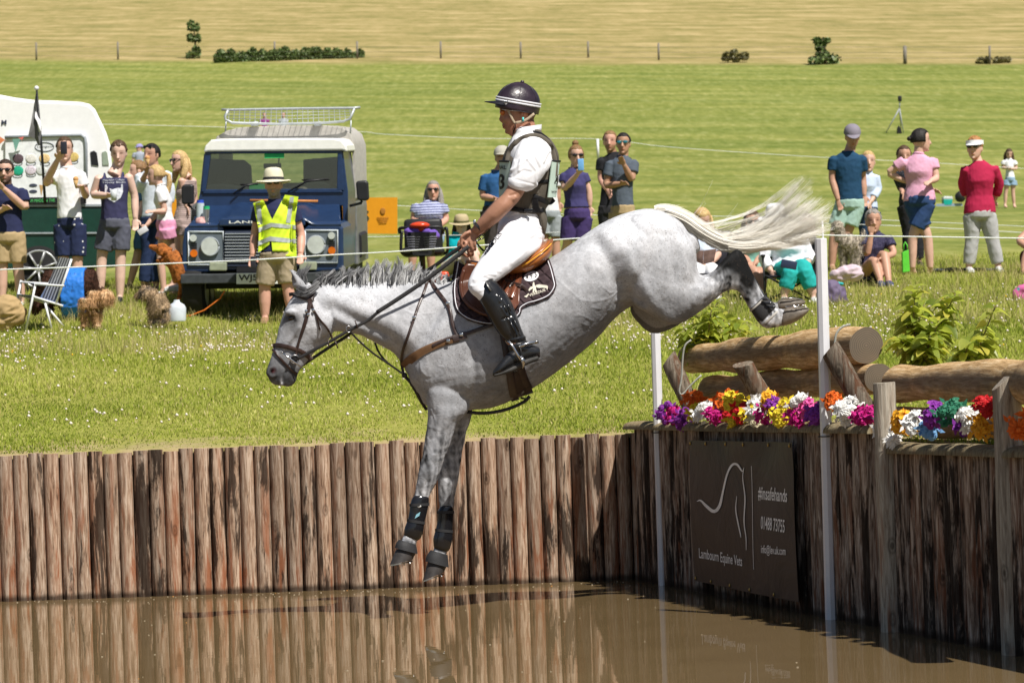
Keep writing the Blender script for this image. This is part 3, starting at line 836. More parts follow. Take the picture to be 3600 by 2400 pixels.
def horse_hair():
 rg = np.random.default_rng(3)
 cur = []; tone = []; rad = []
 locks = np.linspace(1098, 1590, 88)
 for lx in locks:
  lx = lx + rg.normal(0, 4)
  t = (lx - 1098) / 492
  hgt = np.interp(t, [0, .12, .3, .45, .62, .75, .9, 1], [34, 42, 58, 78, 80, 56, 42, 18]) * rg.uniform(.62, 1.1)
  lean = np.interp(t, [0, .15, .3, .5, 1], [52, 44, 26, 14, 22]) * rg.uniform(-.2, 1.7)
  wav = rg.uniform(5, 14); ph = rg.uniform(0, 6.28); fr = rg.uniform(3.5, 6)
  bt = np.clip(rg.normal(np.interp(t, [0, .2, .5, 1], [.3, .4, .7, .85]), .24), 0, 1)
  dd = rg.normal(0, .015)
  by = np.interp(lx, [1098, 1150, 1600], [992, 990, 988])
  for k in range(26):
   o1 = rg.normal(0, 3.6); o2 = rg.normal(0, 2.0); hh = hgt * rg.uniform(.82, 1.05)
   u = np.linspace(0, 1, 10)
   x = lx + o1 * (1 - .35 * u) + lean * u ** 1.3 + wav * np.sin(fr * u + ph) * u + o2 * u
   y = by + 10 - (hh + 10) * (u ** .8) + 4 * np.sin(fr * 1.3 * u + ph + 1) * u
   d = dd + rg.normal(0, .018) * (1 - u) - .03 * u * rg.uniform(-.4, 1)
   cur.append(np.array([HP(a, b, c) for a, b, c in zip(x, y, d)])); tone.append(np.clip(bt + rg.normal(0, .16), 0, 1)); rad.append(rg.uniform(.0015, .0028))
 for k in range(230):
  u = np.linspace(0, 1, 12); s = rg.uniform(0, 1)
  if k % 2:
   x = 1058 + rg.normal(0, 9) + (-16 + 46 * s) * u + 7 * np.sin(5 * u + s * 4) * u; y = 1000 - (42 + 34 * s) * u ** .9 + rg.normal(0, 3) * u
   d = rg.normal(0, .02) - .03 * u
  else:
   x = 1118 - (64 + 22 * s) * u + rg.normal(0, 3); y = 985 + 22 * s + (26 + 10 * s) * np.sin(u * 2.4) + rg.normal(0, 2); d = -.085 - .02 * np.sin(u * 3.1) + rg.normal(0, .004)
  cur.append(np.array([HP(a, b, c) for a, b, c in zip(x, y, d)])); tone.append(np.clip(rg.normal(.35 if k % 2 else .16, .18), 0, 1)); rad.append(rg.uniform(.0016, .0030))
 strands('mane', cur, MANEM, HORSE, rad, tone)
 cur = []; tone = []; rad = []
 spine = spline([(2300, 742), (2330, 742), (2366, 752), (2415, 775), (2475, 818), (2540, 850), (2610, 862), (2680, 856), (2745, 838)], 40)
 ends = [((2858, 622), 14), ((2845, 668), 12), ((2862, 700), 14), ((2892, 698), 10), ((2880, 742), 14), ((2918, 722), 10), ((2906, 768), 14), ((2928, 752), 12), ((2898, 812), 12), ((2860, 838), 14), ((2800, 858), 22), ((2790, 770), 16), ((2925, 790), 10), ((2740, 862), 24), ((2830, 780), 16)]
 for lk in range(150):
  (ex, ey), sp = ends[lk % len(ends)]
  ex += rg.normal(0, sp * .8); ey += rg.normal(0, sp * .6)
  v = rg.uniform(-1, 1); dd = rg.normal(0, .03)
  s0 = rg.choice([0, 0, 0, 6, 12, 20, 26])
  bt = np.clip(rg.normal(.72, .2), 0, 1)
  if lk % 9 == 0: bt = .1
  cut = rg.uniform(.8, 1.0); dep = int(np.interp(ey, [620, 700, 780, 860], [26, 29, 34, 38])) + rg.integers(-6, 4); dep = min(40, max(dep, s0 + 4))
  for k in range(20):
   o = rg.normal(0, 3.0, 2)
   pts = []
   for i in range(s0, dep, 3):
    w = np.interp(i, [0, 3, 8, 18, 28, 39], [3, 10, 17, 21, 23, 22])
    a = spine[max(i - 1, 0)]; b = spine[min(i + 1, 39)]; tx, ty = b - a; L = math.hypot(tx, ty); nx, ny = -ty / L, tx / L
    q = v * w * .9 + o[0] * 1.6
    pts.append((spine[i][0] + nx * q, spine[i][1] + ny * q, dd * np.interp(i, [0, 39], [.8, 1.4]) + o[1] * .003))
   l = pts[-1]
   e = (l[0] + (ex - l[0]) * cut + o[0] * 2.2, l[1] + (ey - l[1]) * cut + o[1] * 2.0)
   mx = l[0] + (e[0] - l[0]) * .55; my = l[1] + (e[1] - l[1]) * .36 + 4
   pts += [(mx, my, dd * 1.6 + o[1] * .004), (e[0], e[1], dd * 2 + o[0] * .006)]
   c = spline(pts, 22)
   cur.append(np.array([HP(*p) for p in c])); tone.append(np.clip(bt + rg.normal(0, .12) - (.15 if v > .5 else 0), 0, 1)); rad.append(rg.uniform(.0008, .0017))
 for k in range(420):
  i = rg.integers(0, 20); q = rg.uniform(-1, 1)
  s = spine[i]; L = rg.uniform(25, 70)
  u = np.linspace(0, 1, 6)
  ang = math.atan2(*(spine[i + 1] - spine[i])[::-1]) + rg.normal(0, .14) + q * .16
  x = s[0] + L * u * math.cos(ang); y = s[1] + q * 11 + L * u * math.sin(ang) - 2
  cur.append(np.array([HP(a, b, -.02 * abs(q) + .01) for a, b in zip(x, y)])); tone.append(rg.uniform(.3, .9)); rad.append(.0022)
 for k in range(26):
  s = spine[rg.integers(14, 39)]; u = np.linspace(0, 1, 10); L = rg.uniform(80, 170); a0 = rg.uniform(-1.1, -.1)
  x = s[0] + L * u * math.cos(a0) - 18 * u * (1 - u); y = s[1] - 8 + L * u * math.sin(a0) * u ** .4 + 12 * np.sin(u * 3)
  cur.append(np.array([HP(a, b, rg.normal(0, .03)) for a, b in zip(x, y)])); tone.append(.8); rad.append(.0011)
 strands('tail', cur, TAILM, HORSE, rad, tone)
 mb = MB()
 mb.tube([HP(p[0], p[1], 0) for p in spine[:20:2]], list(np.interp(range(10), [0, 3, 9], [.006, .020, .010])), 10)
 mb.build('tail_dock', mat('dock hair', (.30, .29, .28), .7, nscale=80, var=.3), HORSE)
horse_hair()
BLACKP = mat('glossy black boot plastic', (.012, .012, .014), .16, spec=.6, bump=.05)
BLACKR = mat('matt black rubber', (.028, .028, .030), .6, spec=.3, bump=.4, bscale=120)
HOOFM = mat('dark hoof horn', (.045, .040, .038), .45, nscale=30, var=.3)
HOOFL = mat('pale hoof horn', (.13, .11, .09), .55, nscale=30, var=.35)
STEEL = mat('polished steel', (.62, .62, .63), .22, metal=1, bump=0)
EYEM = mat('dark horse eye', (.018, .010, .006), .08, spec=.8, bump=0)
def horse_parts():
 for s in (-1, 1):
  mb = MB(); D = surfD(1024, 1117) - Dm(1024); D = abs(D) - .008
  mb.ell(HP(1024, 1118, s * (D + .004)), (.022, .015, .018), n=16, m=12)
  mb.build('eye', EYEM, HORSE)
 for (top, bot, d, sole) in (((1393, 1928, 1462, 1944), (1370, 1984, 1449, 1968), -.125, 1), ((1504, 1972, 1571, 1988), (1486, 2040, 1560, 2012), .12, 1)):
  mb = MB(); sloft(mb, [(*top, .045, d), (*[(a + b) / 2 for a, b in zip(top, bot)], .054, d), (*bot, .062, d)], 24, 8, 1.0, ext=False)
  h = mb.build('hoof', HOOFM, HORSE, smooth=40)
  mb = MB(); b2 = [bot[0] - 1, bot[1] + 1, bot[2] + 1, bot[3] + 1]; b3 = [b2[0], b2[1] + 5, b2[2], b2[3] + 5]
  sloft(mb, [(*b2, .061, d), (*b3, .061, d)], 24, 2, ext=False)
  for q in (.65, .9): mb.ell(HP(bot[0] + (bot[2] - bot[0]) * q, bot[1] + (bot[3] - bot[1]) * q + 10, d - .04), .006)
  mb.build('shoe', STEEL, h, smooth=40)
 mb = MB(); sloft(mb, [(2752, 1146, 2768, 1080, .040, -.15), (2785, 1137, 2796, 1079, .052, -.15), (2815, 1120, 2826, 1081, .056, -.15), (2838, 1100, 2842, 1084, .046, -.15), (2845, 1090, 2846, 1086, .02, -.15)], 24, 18, .9)
 h = mb.build('hoof', HOOFL, HORSE)
 mb = MB(); mb.tube([HP(2762, 1078, -.10), HP(2800, 1078, -.088), HP(2838, 1083, -.11), HP(2847, 1087, -.15), HP(2838, 1083, -.19), HP(2800, 1078, -.212), HP(2762, 1078, -.20)], [(.004, .006)] * 7, 8)
 for q in (2790, 2806, 2822): mb.ell(HP(q, 1074, -.21), .007)
 mb.build('shoe', STEEL, h)
 mb = MB(); sloft(mb, [(2742, 1094, 2745, 1052, .040, .15), (2780, 1090, 2782, 1050, .054, .15), (2810, 1080, 2815, 1052, .054, .15), (2826, 1070, 2827, 1056, .036, .15)], 24, 14, .9)
 h = mb.build('hoof', HOOFL, HORSE)
 mb = MB(); mb.tube([HP(2748, 1050, .20), HP(2785, 1047, .213), HP(2822, 1054, .18), HP(2829, 1060, .15), HP(2822, 1054, .12), HP(2785, 1047, .09), HP(2748, 1050, .10)], [(.004, .006)] * 7, 8)
 mb.build('shoe', STEEL, h)
 for secs, d in (([(1448, 1752, 1508, 1752), (1441, 1775, 1507, 1772), (1438, 1800, 1500, 1806), (1432, 1828, 1492, 1838), (1422, 1856, 1488, 1866), (1419, 1876, 1480, 1889)], -.125),
     ([(1544, 1786, 1593, 1786), (1538, 1800, 1595, 1800), (1537, 1830, 1593, 1834), (1531, 1862, 1591, 1868), (1523, 1892, 1590, 1898), (1524, 1918, 1582, 1928)], .12)):
  mb = MB(); ws = [.040, .043, .042, .044, .049, .042]
  sloft(mb, [(*s, w, d) for s, w in zip(secs, ws)], 24, 24, .9)
  b = mb.build('tendon_boot', BLACKP, HORSE)
  for k in (1, 3):
   mb = MB()
   s = secs[k]; s2 = [s[0] - 2, s[1] - 5, s[2] + 2, s[3] - 5]; s3 = [s[0] - 2, s[1] + 5, s[2] + 2, s[3] + 5]
   sloft(mb, [(*s2, ws[k] + .004, d), (*s3, ws[k] + .004, d)], 24, 2, .9, ext=False)
   mb.build('boot_strap', BLACKR, b, smooth=40)
 mb = MB(); mb.ell(HP(1473, 1778, -.125 - .042), (.014, .004, .010)); mb.build('badge', mat('silver badge', (.6, .6, .58), .35, bump=0), HORSE)
 mb = MB(); mb.prism([HP(1458, 1822, -.174), HP(1463, 1808, -.174), HP(1478, 1798, -.174), HP(1474, 1812, -.174)], cF * .003); mb.build('badge', mat('pale blue badge', (.25, .5, .6), .3, bump=0), HORSE, smooth=False)
 for secs, d in (([(1402, 1895, 1462, 1913), (1392, 1910, 1466, 1930), (1388, 1925, 1468, 1946)], -.125), ([(1514, 1932, 1574, 1950), (1500, 1952, 1576, 1972), (1495, 1972, 1578, 1994)], .12)):
  mb = MB(); sloft(mb, [(*secs[0], .044, d), (*secs[1], .054, d), (*secs[2], .060, d)], 24, 10, 1, ext=False)
  mb.build('bell_boot', BLACKR, HORSE, smooth=40)
 mb = MB(); sloft(mb, [(2636, 1088, 2690, 1036, .040, -.15), (2648, 1106, 2706, 1052, .042, -.15), (2662, 1124, 2722, 1066, .043, -.15), (2674, 1136, 2728, 1078, .041, -.15)], 24, 14, .9, ext=False)
 b = mb.build('fetlock_boot', BLACKR, HORSE, smooth=50)
 for a, c in (((2634, 1092), (2690, 1042)), ((2676, 1142), (2735, 1088))):
  mb = MB()
  sloft(mb, [(a[0], a[1], c[0], c[1], .046, -.15), (a[0] + 4, a[1] + 5, c[0] + 4, c[1] + 5, .046, -.15)], 24, 2, .9, ext=False)
  mb.build('boot_piping', mat('grey piping', (.42, .40, .37), .6), b, smooth=50)
 for k in range(3):
  mb = MB(); x, y = 2690 + 12 * k, 1052 + 14 * k
  mb.box(HP(x, y, -.205), (.035, .012, .014)); mb.build('boot_strap', BLACKP, b, bevel=.002)
horse_parts()
# ================================================================== RIDER
SKIN_T = None
def skin_mat(name, col, hairy=0):
 key = ('skin', name)
 if key in _MC: return _MC[key]
 g = NG(name)
 at = g.n('ShaderNodeAttribute', attribute_name='tint')
 co = g.coord()
 n1 = g.noise(co, 18, 4); n2 = g.noise(co, 120, 3)
 c = g.mix(1.0, col, at.outputs['Color'], 'MULTIPLY')
 c = g.mix(.5, c, g.ramp(n1, [(.3, (.86, .80, .78)), (.7, (1.1, 1.04, 1.02))]), 'MULTIPLY')
 g.base(c, .48, .35)
 g.b.inputs['Subsurface Weight'].default_value = 0.0
 g.bump(n2, .12, .003)
 _MC[key] = g.m
 return g.m
def cloth(name, col, rough=.85, pattern=None, c2=None, scale=1.0, axis=2, var=.06):
 key = ('cloth', name)
 if key in _MC: return _MC[key]
 g = NG(name)
 co = g.coord()
 base = g.ramp(g.noise(co, 16, 4), [(.3, tuple(c * (1 - var) for c in col)), (.7, tuple(min(1, c * (1 + var)) for c in col))])
 if pattern == 'stripe':
  sp = g.n('ShaderNodeSeparateXYZ'); g.set(sp.inputs[0], co)
  w = g.math('FRACT', g.math('MULTIPLY', g.math('ADD', sp.outputs[axis], g.math('MULTIPLY', g.noise(co, 5, 2), .02)), scale))
  base = g.mix(g.ramp(w, [(.5, 0.0), (.56, 1.0), (.94, 1.0), (1.0, 0.0)]), base, c2)
 elif pattern in ('dots', 'print'):
  vo = g.n('ShaderNodeTexVoronoi'); g.set(vo.inputs['Vector'], co); vo.inputs['Scale'].default_value = scale
  vo.inputs['Randomness'].default_value = .35 if pattern == 'dots' else 1.0
  base = g.mix(g.ramp(vo.outputs['Distance'], [(.16, 1.0), (.22, 0.0)] if pattern == 'dots' else [(.2, 1.0), (.35, 0.0)]), base, c2)
 g.base(base, rough, .2)
 g.b.inputs['Sheen Weight'].default_value = .0
 g.bump(g.noise(co, 160, 3), .18, .002)
 _MC[key] = g.m
 return g.m
def fold(me, amp=.006, f=(9, 9, 14), seed=1, lines=None, pr=None):
 co, no = arrs(me); p = co - co.mean(0)
 d = snoise(p, f, seed); d = 1 - np.abs(d) * 1.6         # ridged folds
 d2 = snoise(p, np.array(f) * 2.3, seed + 5)
 disp = amp * (.8 * d + .35 * d2)
 setco(me, co + no * disp[:, None])
def strokes(me, lst):
 """lst of (polyline px, width px, amplitude m)"""
 co, no = arrs(me); px, py, D = proj_arr(co)
 d = np.zeros(len(co))
 for pl, w, a in lst: d += a * np.exp(-(dist_poly(px, py, pl) / w) ** 2)
 setco(me, co + no * d[:, None])
def text_mesh(s, size=1.0, bold=0.0):
 cu = bpy.data.curves.new('t', 'FONT'); cu.body = s; cu.size = size; cu.offset = bold; cu.resolution_u = 3
 o = bpy.data.objects.new('t', cu); COL.objects.link(o)
 dg = bpy.context.evaluated_depsgraph_get()
 me = bpy.data.meshes.new_from_object(o.evaluated_get(dg), depsgraph=dg)
 bpy.data.objects.remove(o)
 co, _ = arrs(me); mn = co.min(0); mx = co.max(0)
 co = (co - mn) / np.maximum(mx - mn, 1e-9)
 return co[:, :2], [tuple(p.vertices) for p in me.polygons]
def text_on(mb, s, quad, fn, sub=1, bold=0.0, mi=0):
 """letters mapped into quad = (p00,p10,p01) photo pixels, fn(x,y)->3-D point"""
 uv, fs = text_mesh(s, bold=bold)
 a, b, c = [np.array(q, float) for q in quad]
 pts = a + uv[:, :1] * (b - a) + uv[:, 1:2] * (c - a)
 mb.add([fn(*p) for p in pts], fs, mi)
RS = []
def build_rider():
 N_ = -.16
 mb = MB()
 sloft(mb, [(1770, 322, 1870, 322, .055, 0), (1760, 350, 1882, 350, .072, 0), (1757, 372, 1886, 372, .077, 0), (1756, 386, 1886, 388, .077, 0), (1760, 400, 1884, 402, .075, 0), (1764, 414, 1878, 415, .072, 0),
      (1768, 428, 1868, 426, .066, 0), (1772, 441, 1856, 436, .060, 0), (1776, 453, 1840, 450, .052, 0), (1782, 464, 1826, 462, .042, 0), (1790, 472, 1815, 471, .028, 0)], 28, 40, .95)
 sloft(mb, [(1760, 394, 1775, 396, .010, 0), (1757, 408, 1775, 410, .012, 0), (1754, 420, 1775, 424, .016, 0), (1758, 427, 1775, 429, .015, 0)], 12, 10)
 mb.ell(HP(1771, 440, 0), (.012, .022, .007)); mb.ell(HP(1774, 449, 0), (.013, .020, .008)); mb.ell(HP(1786, 463, 0), (.020, .022, .016))
 mb.ell(HP(1765, 388, 0), (.014, .055, .010)); mb.ell(HP(1790, 418, -.05), (.035, .02, .028)); mb.ell(HP(1790, 418, .05), (.035, .02, .028))
 for s in (-1, 1):
  sloft(mb, [(1832, 388, 1850, 384, .009, .076 * s), (1828, 400, 1850, 398, .013, .080 * s), (1832, 412, 1845, 411, .008, .076 * s)], 12, 8)
 sloft(mb, [(1808, 425, 1876, 415, .056, 0), (1808, 450, 1882, 440, .057, 0), (1812, 480, 1895, 465, .066, 0), (1810, 510, 1905, 500, .10, 0)], 24, 14)
 sloft(mb, [(1825, 490, 1895, 488, .08, 0), (1810, 520, 1925, 525, .13, 0), (1795, 560, 1935, 560, .14, 0), (1792, 640, 1930, 640, .14, 0), (1790, 720, 1890, 720, .125, 0), (1780, 780, 1890, 790, .13, 0), (1785, 840, 1880, 850, .13, 0)], 28, 24)
 for s in (-1, 1):
  sloft(mb, [(1800, 795, 1880, 825, .07, .08 * s), (1775, 835, 1868, 868, .07, .14 * s), (1732, 885, 1818, 918, .065, .22 * s), (1695, 940, 1758, 962, .055, .28 * s), (1672, 1000, 1722, 992, .048, .335 * s), (1697, 1050, 1748, 1022, .045, .365 * s), (1720, 1100, 1790, 1070, .055, .385 * s), (1765, 1180, 1825, 1160, .045, .395 * s), (1790, 1220, 1850, 1210, .042, .40 * s)], 20, 30)
  dx, dy = (0, 0) if s < 0 else (-10, 14)
  pts = [(1872, 530, .145), (1858, 565, .185), (1832, 630, .215), (1800, 690, .225), (1762, 728, .225), (1722, 768, .20), (1685, 800, .165), (1672, 812, .150)]
  if s > 0: pts = [(1872, 520, .165), (1850, 570, .19), (1815, 640, .20), (1785, 700, .19), (1745, 740, .15), (1705, 785, .10), (1675, 818, .055), (1664, 828, .045)]
  sp = spline([(x, y, s * d) for x, y, d in pts], 26)
  rad = np.interp(np.linspace(0, 1, 26), [0, .15, .3, .48, .56, .68, .86, 1], [.052, .056, .054, .047, .051, .049, .033, .028])
  mb.tube([HP(*p) for p in sp], list(rad), 16)
  hx, hy, hd = (1655, 832, -.135) if s < 0 else (1646, 850, .02)
  R = lambda a, b, c=0: HP(hx + a, hy + b, hd + c)
  mb.tube([R(20, -24, -.012), R(10, -12, -.006), R(-2, 2, 0), R(-12, 14, 0)], [(.026, .019), (.034, .021), (.040, .021), (.036, .019)], 14, up=(1, 0, .5))
  for k, (kn, pip, dip, tp) in enumerate([((-26, 4), (-34, 26), (-28, 40), (-18, 48)), ((-14, 14), (-20, 38), (-8, 50), (4, 52)), ((0, 14), (0, 34), (6, 46), (12, 48)), ((12, 8), (15, 28), (16, 42), (16, 50))]):
   mb.tube([R(*kn, -.004), R((kn[0] + pip[0]) / 2, (kn[1] + pip[1]) / 2, -.016), R(*pip, -.014), R(*dip, -.004), R(*tp, .006)], [.0105, .0100, .0098, .0090, .0070], 10)
  mb.tube([R(-2, -16, -.02), R(-18, -12, -.026), R(-32, 2, -.022), R(-37, 16, -.014)], [.014, .012, .011, .008], 10)
 me = remesh(mb, .0052, 3, 'person')
 co, no = arrs(me); px, py, D = proj_arr(co)
 tint = np.ones((len(co), 3))
 def paint(mask_w, col):
  w = np.clip(mask_w, 0, 1)[:, None]; tint[:] = tint * (1 - w) + np.array(col) * w
 gs = lambda x, y, rx, ry: np.exp(-((px - x) / rx) ** 2 - ((py - y) / ry) ** 2)
 paint(gs(1772, 444, 5, 5) * .6, (.75, .42, .38)); paint(gs(1770, 446, 4, 1.6) * 1.2, (.25, .12, .10))
 paint(gs(1842, 402, 12, 14) * .5, (1.15, .62, .5)); paint(gs(1800, 450, 30, 20) * .35, (.8, .72, .68))
 paint((px > 1855) * (py < 430) * (py > 380) * .9, (.25, .2, .18))
 paint(gs(1840, 455, 50, 22) * .4, (1.1, .6, .5))
 paint(np.exp(-(dist_poly(px, py, [(1745, 660), (1680, 740), (1660, 790)]) / 26) ** 2) * .35 * (px < 1790), (.6, .5, .42))
 set_col(me, 'tint', tint)
 strokes(me, [([(1792, 688), (1812, 682)], 4, -.004), ([(1806, 700), (1812, 694)], 6, .006), ([(1790, 650), (1780, 690)], 16, .004), ([(1745, 760), (1775, 720)], 16, .005), ([(1800, 425), (1790, 450)], 6, -.003),
     ([(1842, 394), (1838, 408)], 3, -.006), ([(1625, 838), (1640, 812)], 4, -.002), ([(1640, 846), (1652, 822)], 3, -.0015), ([(1653, 848), (1662, 826)], 3, -.0015)])
 c = HP(1810, 850, 0)
 person = link_mesh('person', me, skin_mat('tanned skin', (.41, .215, .14)), None, True, 0, tuple(c))
 tag(person, 'rider in white shirt, dark helmet and body protector leaning back on the jumping grey horse', 'person')
 WHITE = cloth('white breeches cloth', (.74, .74, .77))
 mb = MB()
 sloft(mb, [(1768, 735, 1903, 742, .150, 0), (1752, 785, 1914, 800, .175, 0), (1748, 830, 1912, 845, .185, 0), (1765, 860, 1895, 880, .17, 0)], 32, 18)
 for s in (-1, 1):
  sloft(mb, [(1765, 780, 1908, 830, .11, .10 * s), (1745, 825, 1900, 872, .118, .15 * s), (1714, 868, 1860, 905, .110, .22 * s), (1688, 908, 1812, 942, .098, .27 * s), (1664, 950, 1768, 974, .086, .315 * s),
       (1646, 992, 1738, 996, .074, .345 * s), (1650, 1022, 1728, 1010, .068, .36 * s), (1680, 1050, 1740, 1030, .060, .37 * s), (1700, 1070, 1755, 1050, .055, .372 * s)], 28, 40)
 me = remesh(mb, .0055, 5, 'breeches')
 strokes(me, [([(1800, 805), (1850, 792), (1900, 800)], 5, .007), ([(1810, 822), (1860, 806), (1905, 815)], 5, -.006), ([(1770, 800), (1800, 780), (1850, 770)], 5, .006), ([(1860, 830), (1905, 812)], 5, .006), ([(1835, 850), (1880, 838), (1900, 842)], 5, -.005),
     ([(1765, 820), (1790, 800)], 4, -.006), ([(1735, 930), (1790, 868), (1850, 812), (1890, 780)], 2.5, -.0035), ([(1668, 985), (1715, 962), (1740, 965)], 5, .006), ([(1665, 1000), (1700, 990), (1730, 985)], 4, -.005), ([(1690, 1022), (1720, 1005)], 4, .004),
     ([(1655, 1005), (1680, 1000)], 4, .004), ([(1700, 975), (1730, 985)], 3, -.004), ([(1720, 950), (1760, 955)], 4, .003), ([(1780, 765), (1830, 752), (1890, 765)], 5, -.005), ([(1860, 860), (1830, 900), (1800, 925)], 8, .004)])
 fold(me, .0016, (6, 6, 6), 31)
 breech = link_mesh('breeches', me, WHITE, person); BB = bvh_of(breech)
 INK = mat('black print ink', (.015, .012, .014), .6, bump=0)
 mb = MB()
 fnb = lambda x, y: P(x, y, surfD(x, y, BB, HD - .35) - .0025)
 text_on(mb, 'VEREDUS', ((1706, 899), (1766, 823), (1694, 889)), fnb, bold=.01)
 mb.build('lettering', INK, breech, smooth=False)
 mb = MB()
 sloft(mb, [(1806, 472, 1903, 468, .095, 0), (1796, 492, 1928, 490, .150, 0), (1782, 525, 1948, 525, .185, 0), (1774, 580, 1954, 575, .185, 0), (1772, 660, 1948, 660, .17, 0), (1772, 725, 1912, 728, .155, 0), (1768, 742, 1904, 745, .15, 0)], 32, 24)
 for s in (-1, 1):
  sloft(mb, [(1830, 492, 1935, 505, .085, .12 * s), (1818, 520, 1940, 548, .092, .165 * s), (1804, 560, 1928, 590, .088, .195 * s), (1794, 600, 1905, 626, .082, .215 * s), (1784, 636, 1884, 658, .074, .225 * s)], 24, 20)
 me = remesh(mb, .0055, 4, 'shirt')
 strokes(me, [([(1815, 560), (1840, 540), (1850, 520)], 6, -.007), ([(1800, 600), (1830, 580), (1850, 560)], 6, .008), ([(1805, 622), (1840, 600), (1865, 606)], 5, -.006), ([(1855, 560), (1886, 600), (1884, 650)], 5, .007), ([(1870, 540), (1896, 590), (1890, 640)], 5, -.008),
     ([(1915, 580), (1935, 540)], 5, -.007), ([(1925, 600), (1940, 560)], 5, .006), ([(1788, 622), (1830, 636), (1880, 648)], 2.5, -.003), ([(1830, 560), (1825, 600)], 6, .006)])
 fold(me, .0022, (6, 6, 6), 77)
 shirt = link_mesh('shirt', me, cloth('white shirt cotton', (.76, .76, .79)), person)
 mb = MB()
 secs = [(1806, 452, 1905, 437, .066), (1812, 470, 1903, 464, .074)]
 rg = []
 for (a, b, c_, d_, w) in (secs[0], ((1809 + 0), 461, 1904, 450, .071), secs[1]):
  rg.append([HP((a + c_) / 2 + (a - c_) / 2 * math.cos(q), (b + d_) / 2 + (b - d_) / 2 * math.cos(q), w * math.sin(q)) for q in np.linspace(0, 2 * math.pi, 37)[:-1]])
 rg2 = [[p + (np.mean(r, 0) - p) * .07 for p in r] for r in rg]
 mb.rings(rg + rg2[::-1] + [rg[0]], cap=False)
 mb.build('collar', cloth('white shirt cotton', (.76, .76, .79)), shirt)
 OLIVE = cloth('olive brown vest cloth', (.115, .100, .080)); BLK = cloth('black webbing', (.014, .014, .016), .6)
 mb = MB()
 sloft(mb, [(1836, 468, 1905, 466, .075, 0), (1800, 492, 1938, 492, .130, 0), (1776, 530, 1962, 535, .150, 0), (1764, 570, 1966, 570, .182, 0), (1760, 620, 1963, 620, .186, 0), (1762, 680, 1952, 680, .178, 0), (1766, 730, 1922, 730, .164, 0), (1770, 742, 1912, 742, .160, 0)], 36, 30, .95)
 sloft(mb, [(1880, 725, 1918, 735, .12, 0), (1888, 770, 1924, 770, .12, 0), (1896, 805, 1922, 800, .10, 0), (1905, 825, 1918, 820, .06, 0)], 20, 14)
 me = remesh(mb, .0065, 3, 'body_protector')
 strokes(me, [([(1897, 600), (1897, 680)], 2.5, -.006), ([(1860, 685), (1895, 685)], 2.5, -.005), ([(1870, 700), (1868, 735)], 3, .004), ([(1945, 560), (1930, 700)], 3, -.006), ([(1830, 690), (1832, 720)], 2, -.003)])
 vest = link_mesh('body_protector', me, OLIVE, person); VB = bvh_of(vest)
 fv = lambda x, y: surfD(x, y, VB, HD - .1)
 for nm, pl, w in (('vest_strap', [(1882, 641), (1905, 640), (1932, 636)], 6), ('vest_strap', [(1875, 690), (1900, 700), (1930, 712), (1948, 700)], 9), ('vest_strap', [(1880, 700), (1882, 725), (1890, 745)], 12), ('vest_belt', [(1785, 728), (1830, 738), (1880, 742), (1915, 738)], 7),
       ('vest_strap', [(1782, 560), (1790, 530), (1812, 500), (1845, 474)], 8), ('vest_piping', [(1848, 468), (1880, 463), (1912, 476), (1940, 510), (1956, 552), (1955, 600), (1940, 690)], 4)):
  mb = MB(); strap(mb, pl, w, .006, .006, bv=VB); mb.build(nm, BLK, vest, smooth=50)
 SHB = bvh_of(shirt)
 mb = MB(); strap(mb, [(1782, 575), (1790, 540), (1808, 510), (1840, 486), (1880, 478), (1918, 494), (1942, 530), (1951, 575), (1950, 620)], 10, 0, .012, freeD=lambda x, y: min(surfD(x, y, VB, HD), surfD(x, y, SHB, HD)) - .006); mb.build('shoulder_band', OLIVE, vest, smooth=60)
 mb = MB(); mb.box(HP(1857, 740, -.182), (.05, .02, .02)); mb.build('buckle', BLACKP, vest, bevel=.003)
 BIB = cloth('pale green bib', (.50, .62, .54))
 for nm, fx, sg, txt in (('front_bib', 1759, 1, '493'), ('back_bib', 1966, -1, '493')):
  mb = MB(); rows = []
  for y in np.linspace(568, 694, 8):
   base = fx - (y - 568) * (.02 if sg > 0 else .11)
   for th in (0, .004):
    rows.append([HP(base - sg * 3 + sg * (abs(d) / .16) ** 2.4 * (34 if sg > 0 else 26) + sg * th * 580, y, d) for d in np.linspace(-.165, .165, 13)])
  A = rows[0::2]; B = rows[1::2]
  nA = len(A) * 13; fs = []
  for i in range(7):
   for j in range(12):
    a = i * 13 + j; fs += [(a, a + 1, a + 14, a + 13), (nA + a + 13, nA + a + 14, nA + a + 1, nA + a)]
  mb.add([p for r in A for p in r] + [p for r in B for p in r], fs)
  bib = mb.build(nm, BIB, vest)
  def fb(u, v):
   d = (u - .5) * .30; y = 690 - v * 118; base = fx - (y - 568) * (.02 if sg > 0 else .11)
   return HP(base - sg * 4.6 + sg * (abs(d) / .16) ** 2.4 * (34 if sg > 0 else 26), y, d)
  mb = MB()
  if sg > 0:
   text_on(mb, 'NATIONAL', ((.98, .80), (.02, .80), (.98, .92)), fb, bold=.01); text_on(mb, '493', ((.93, .2), (.07, .2), (.93, .66)), fb, bold=.02)
  else:
   text_on(mb, '493', ((.1, .25), (.9, .25), (.1, .66)), fb, bold=.02); text_on(mb, 'www', ((.02, .1), (.4, .1), (.02, .16)), fb)
  mb.build('lettering', INK, bib, smooth=False)
  mb = MB(); mb.tube([HP(fx - sg * 3 + sg * (abs(d) / .16) ** 2.4 * 30, 567, d) for d in np.linspace(-.165, .165, 13)], .006, 8); mb.build('bib_edging', BLK, bib)
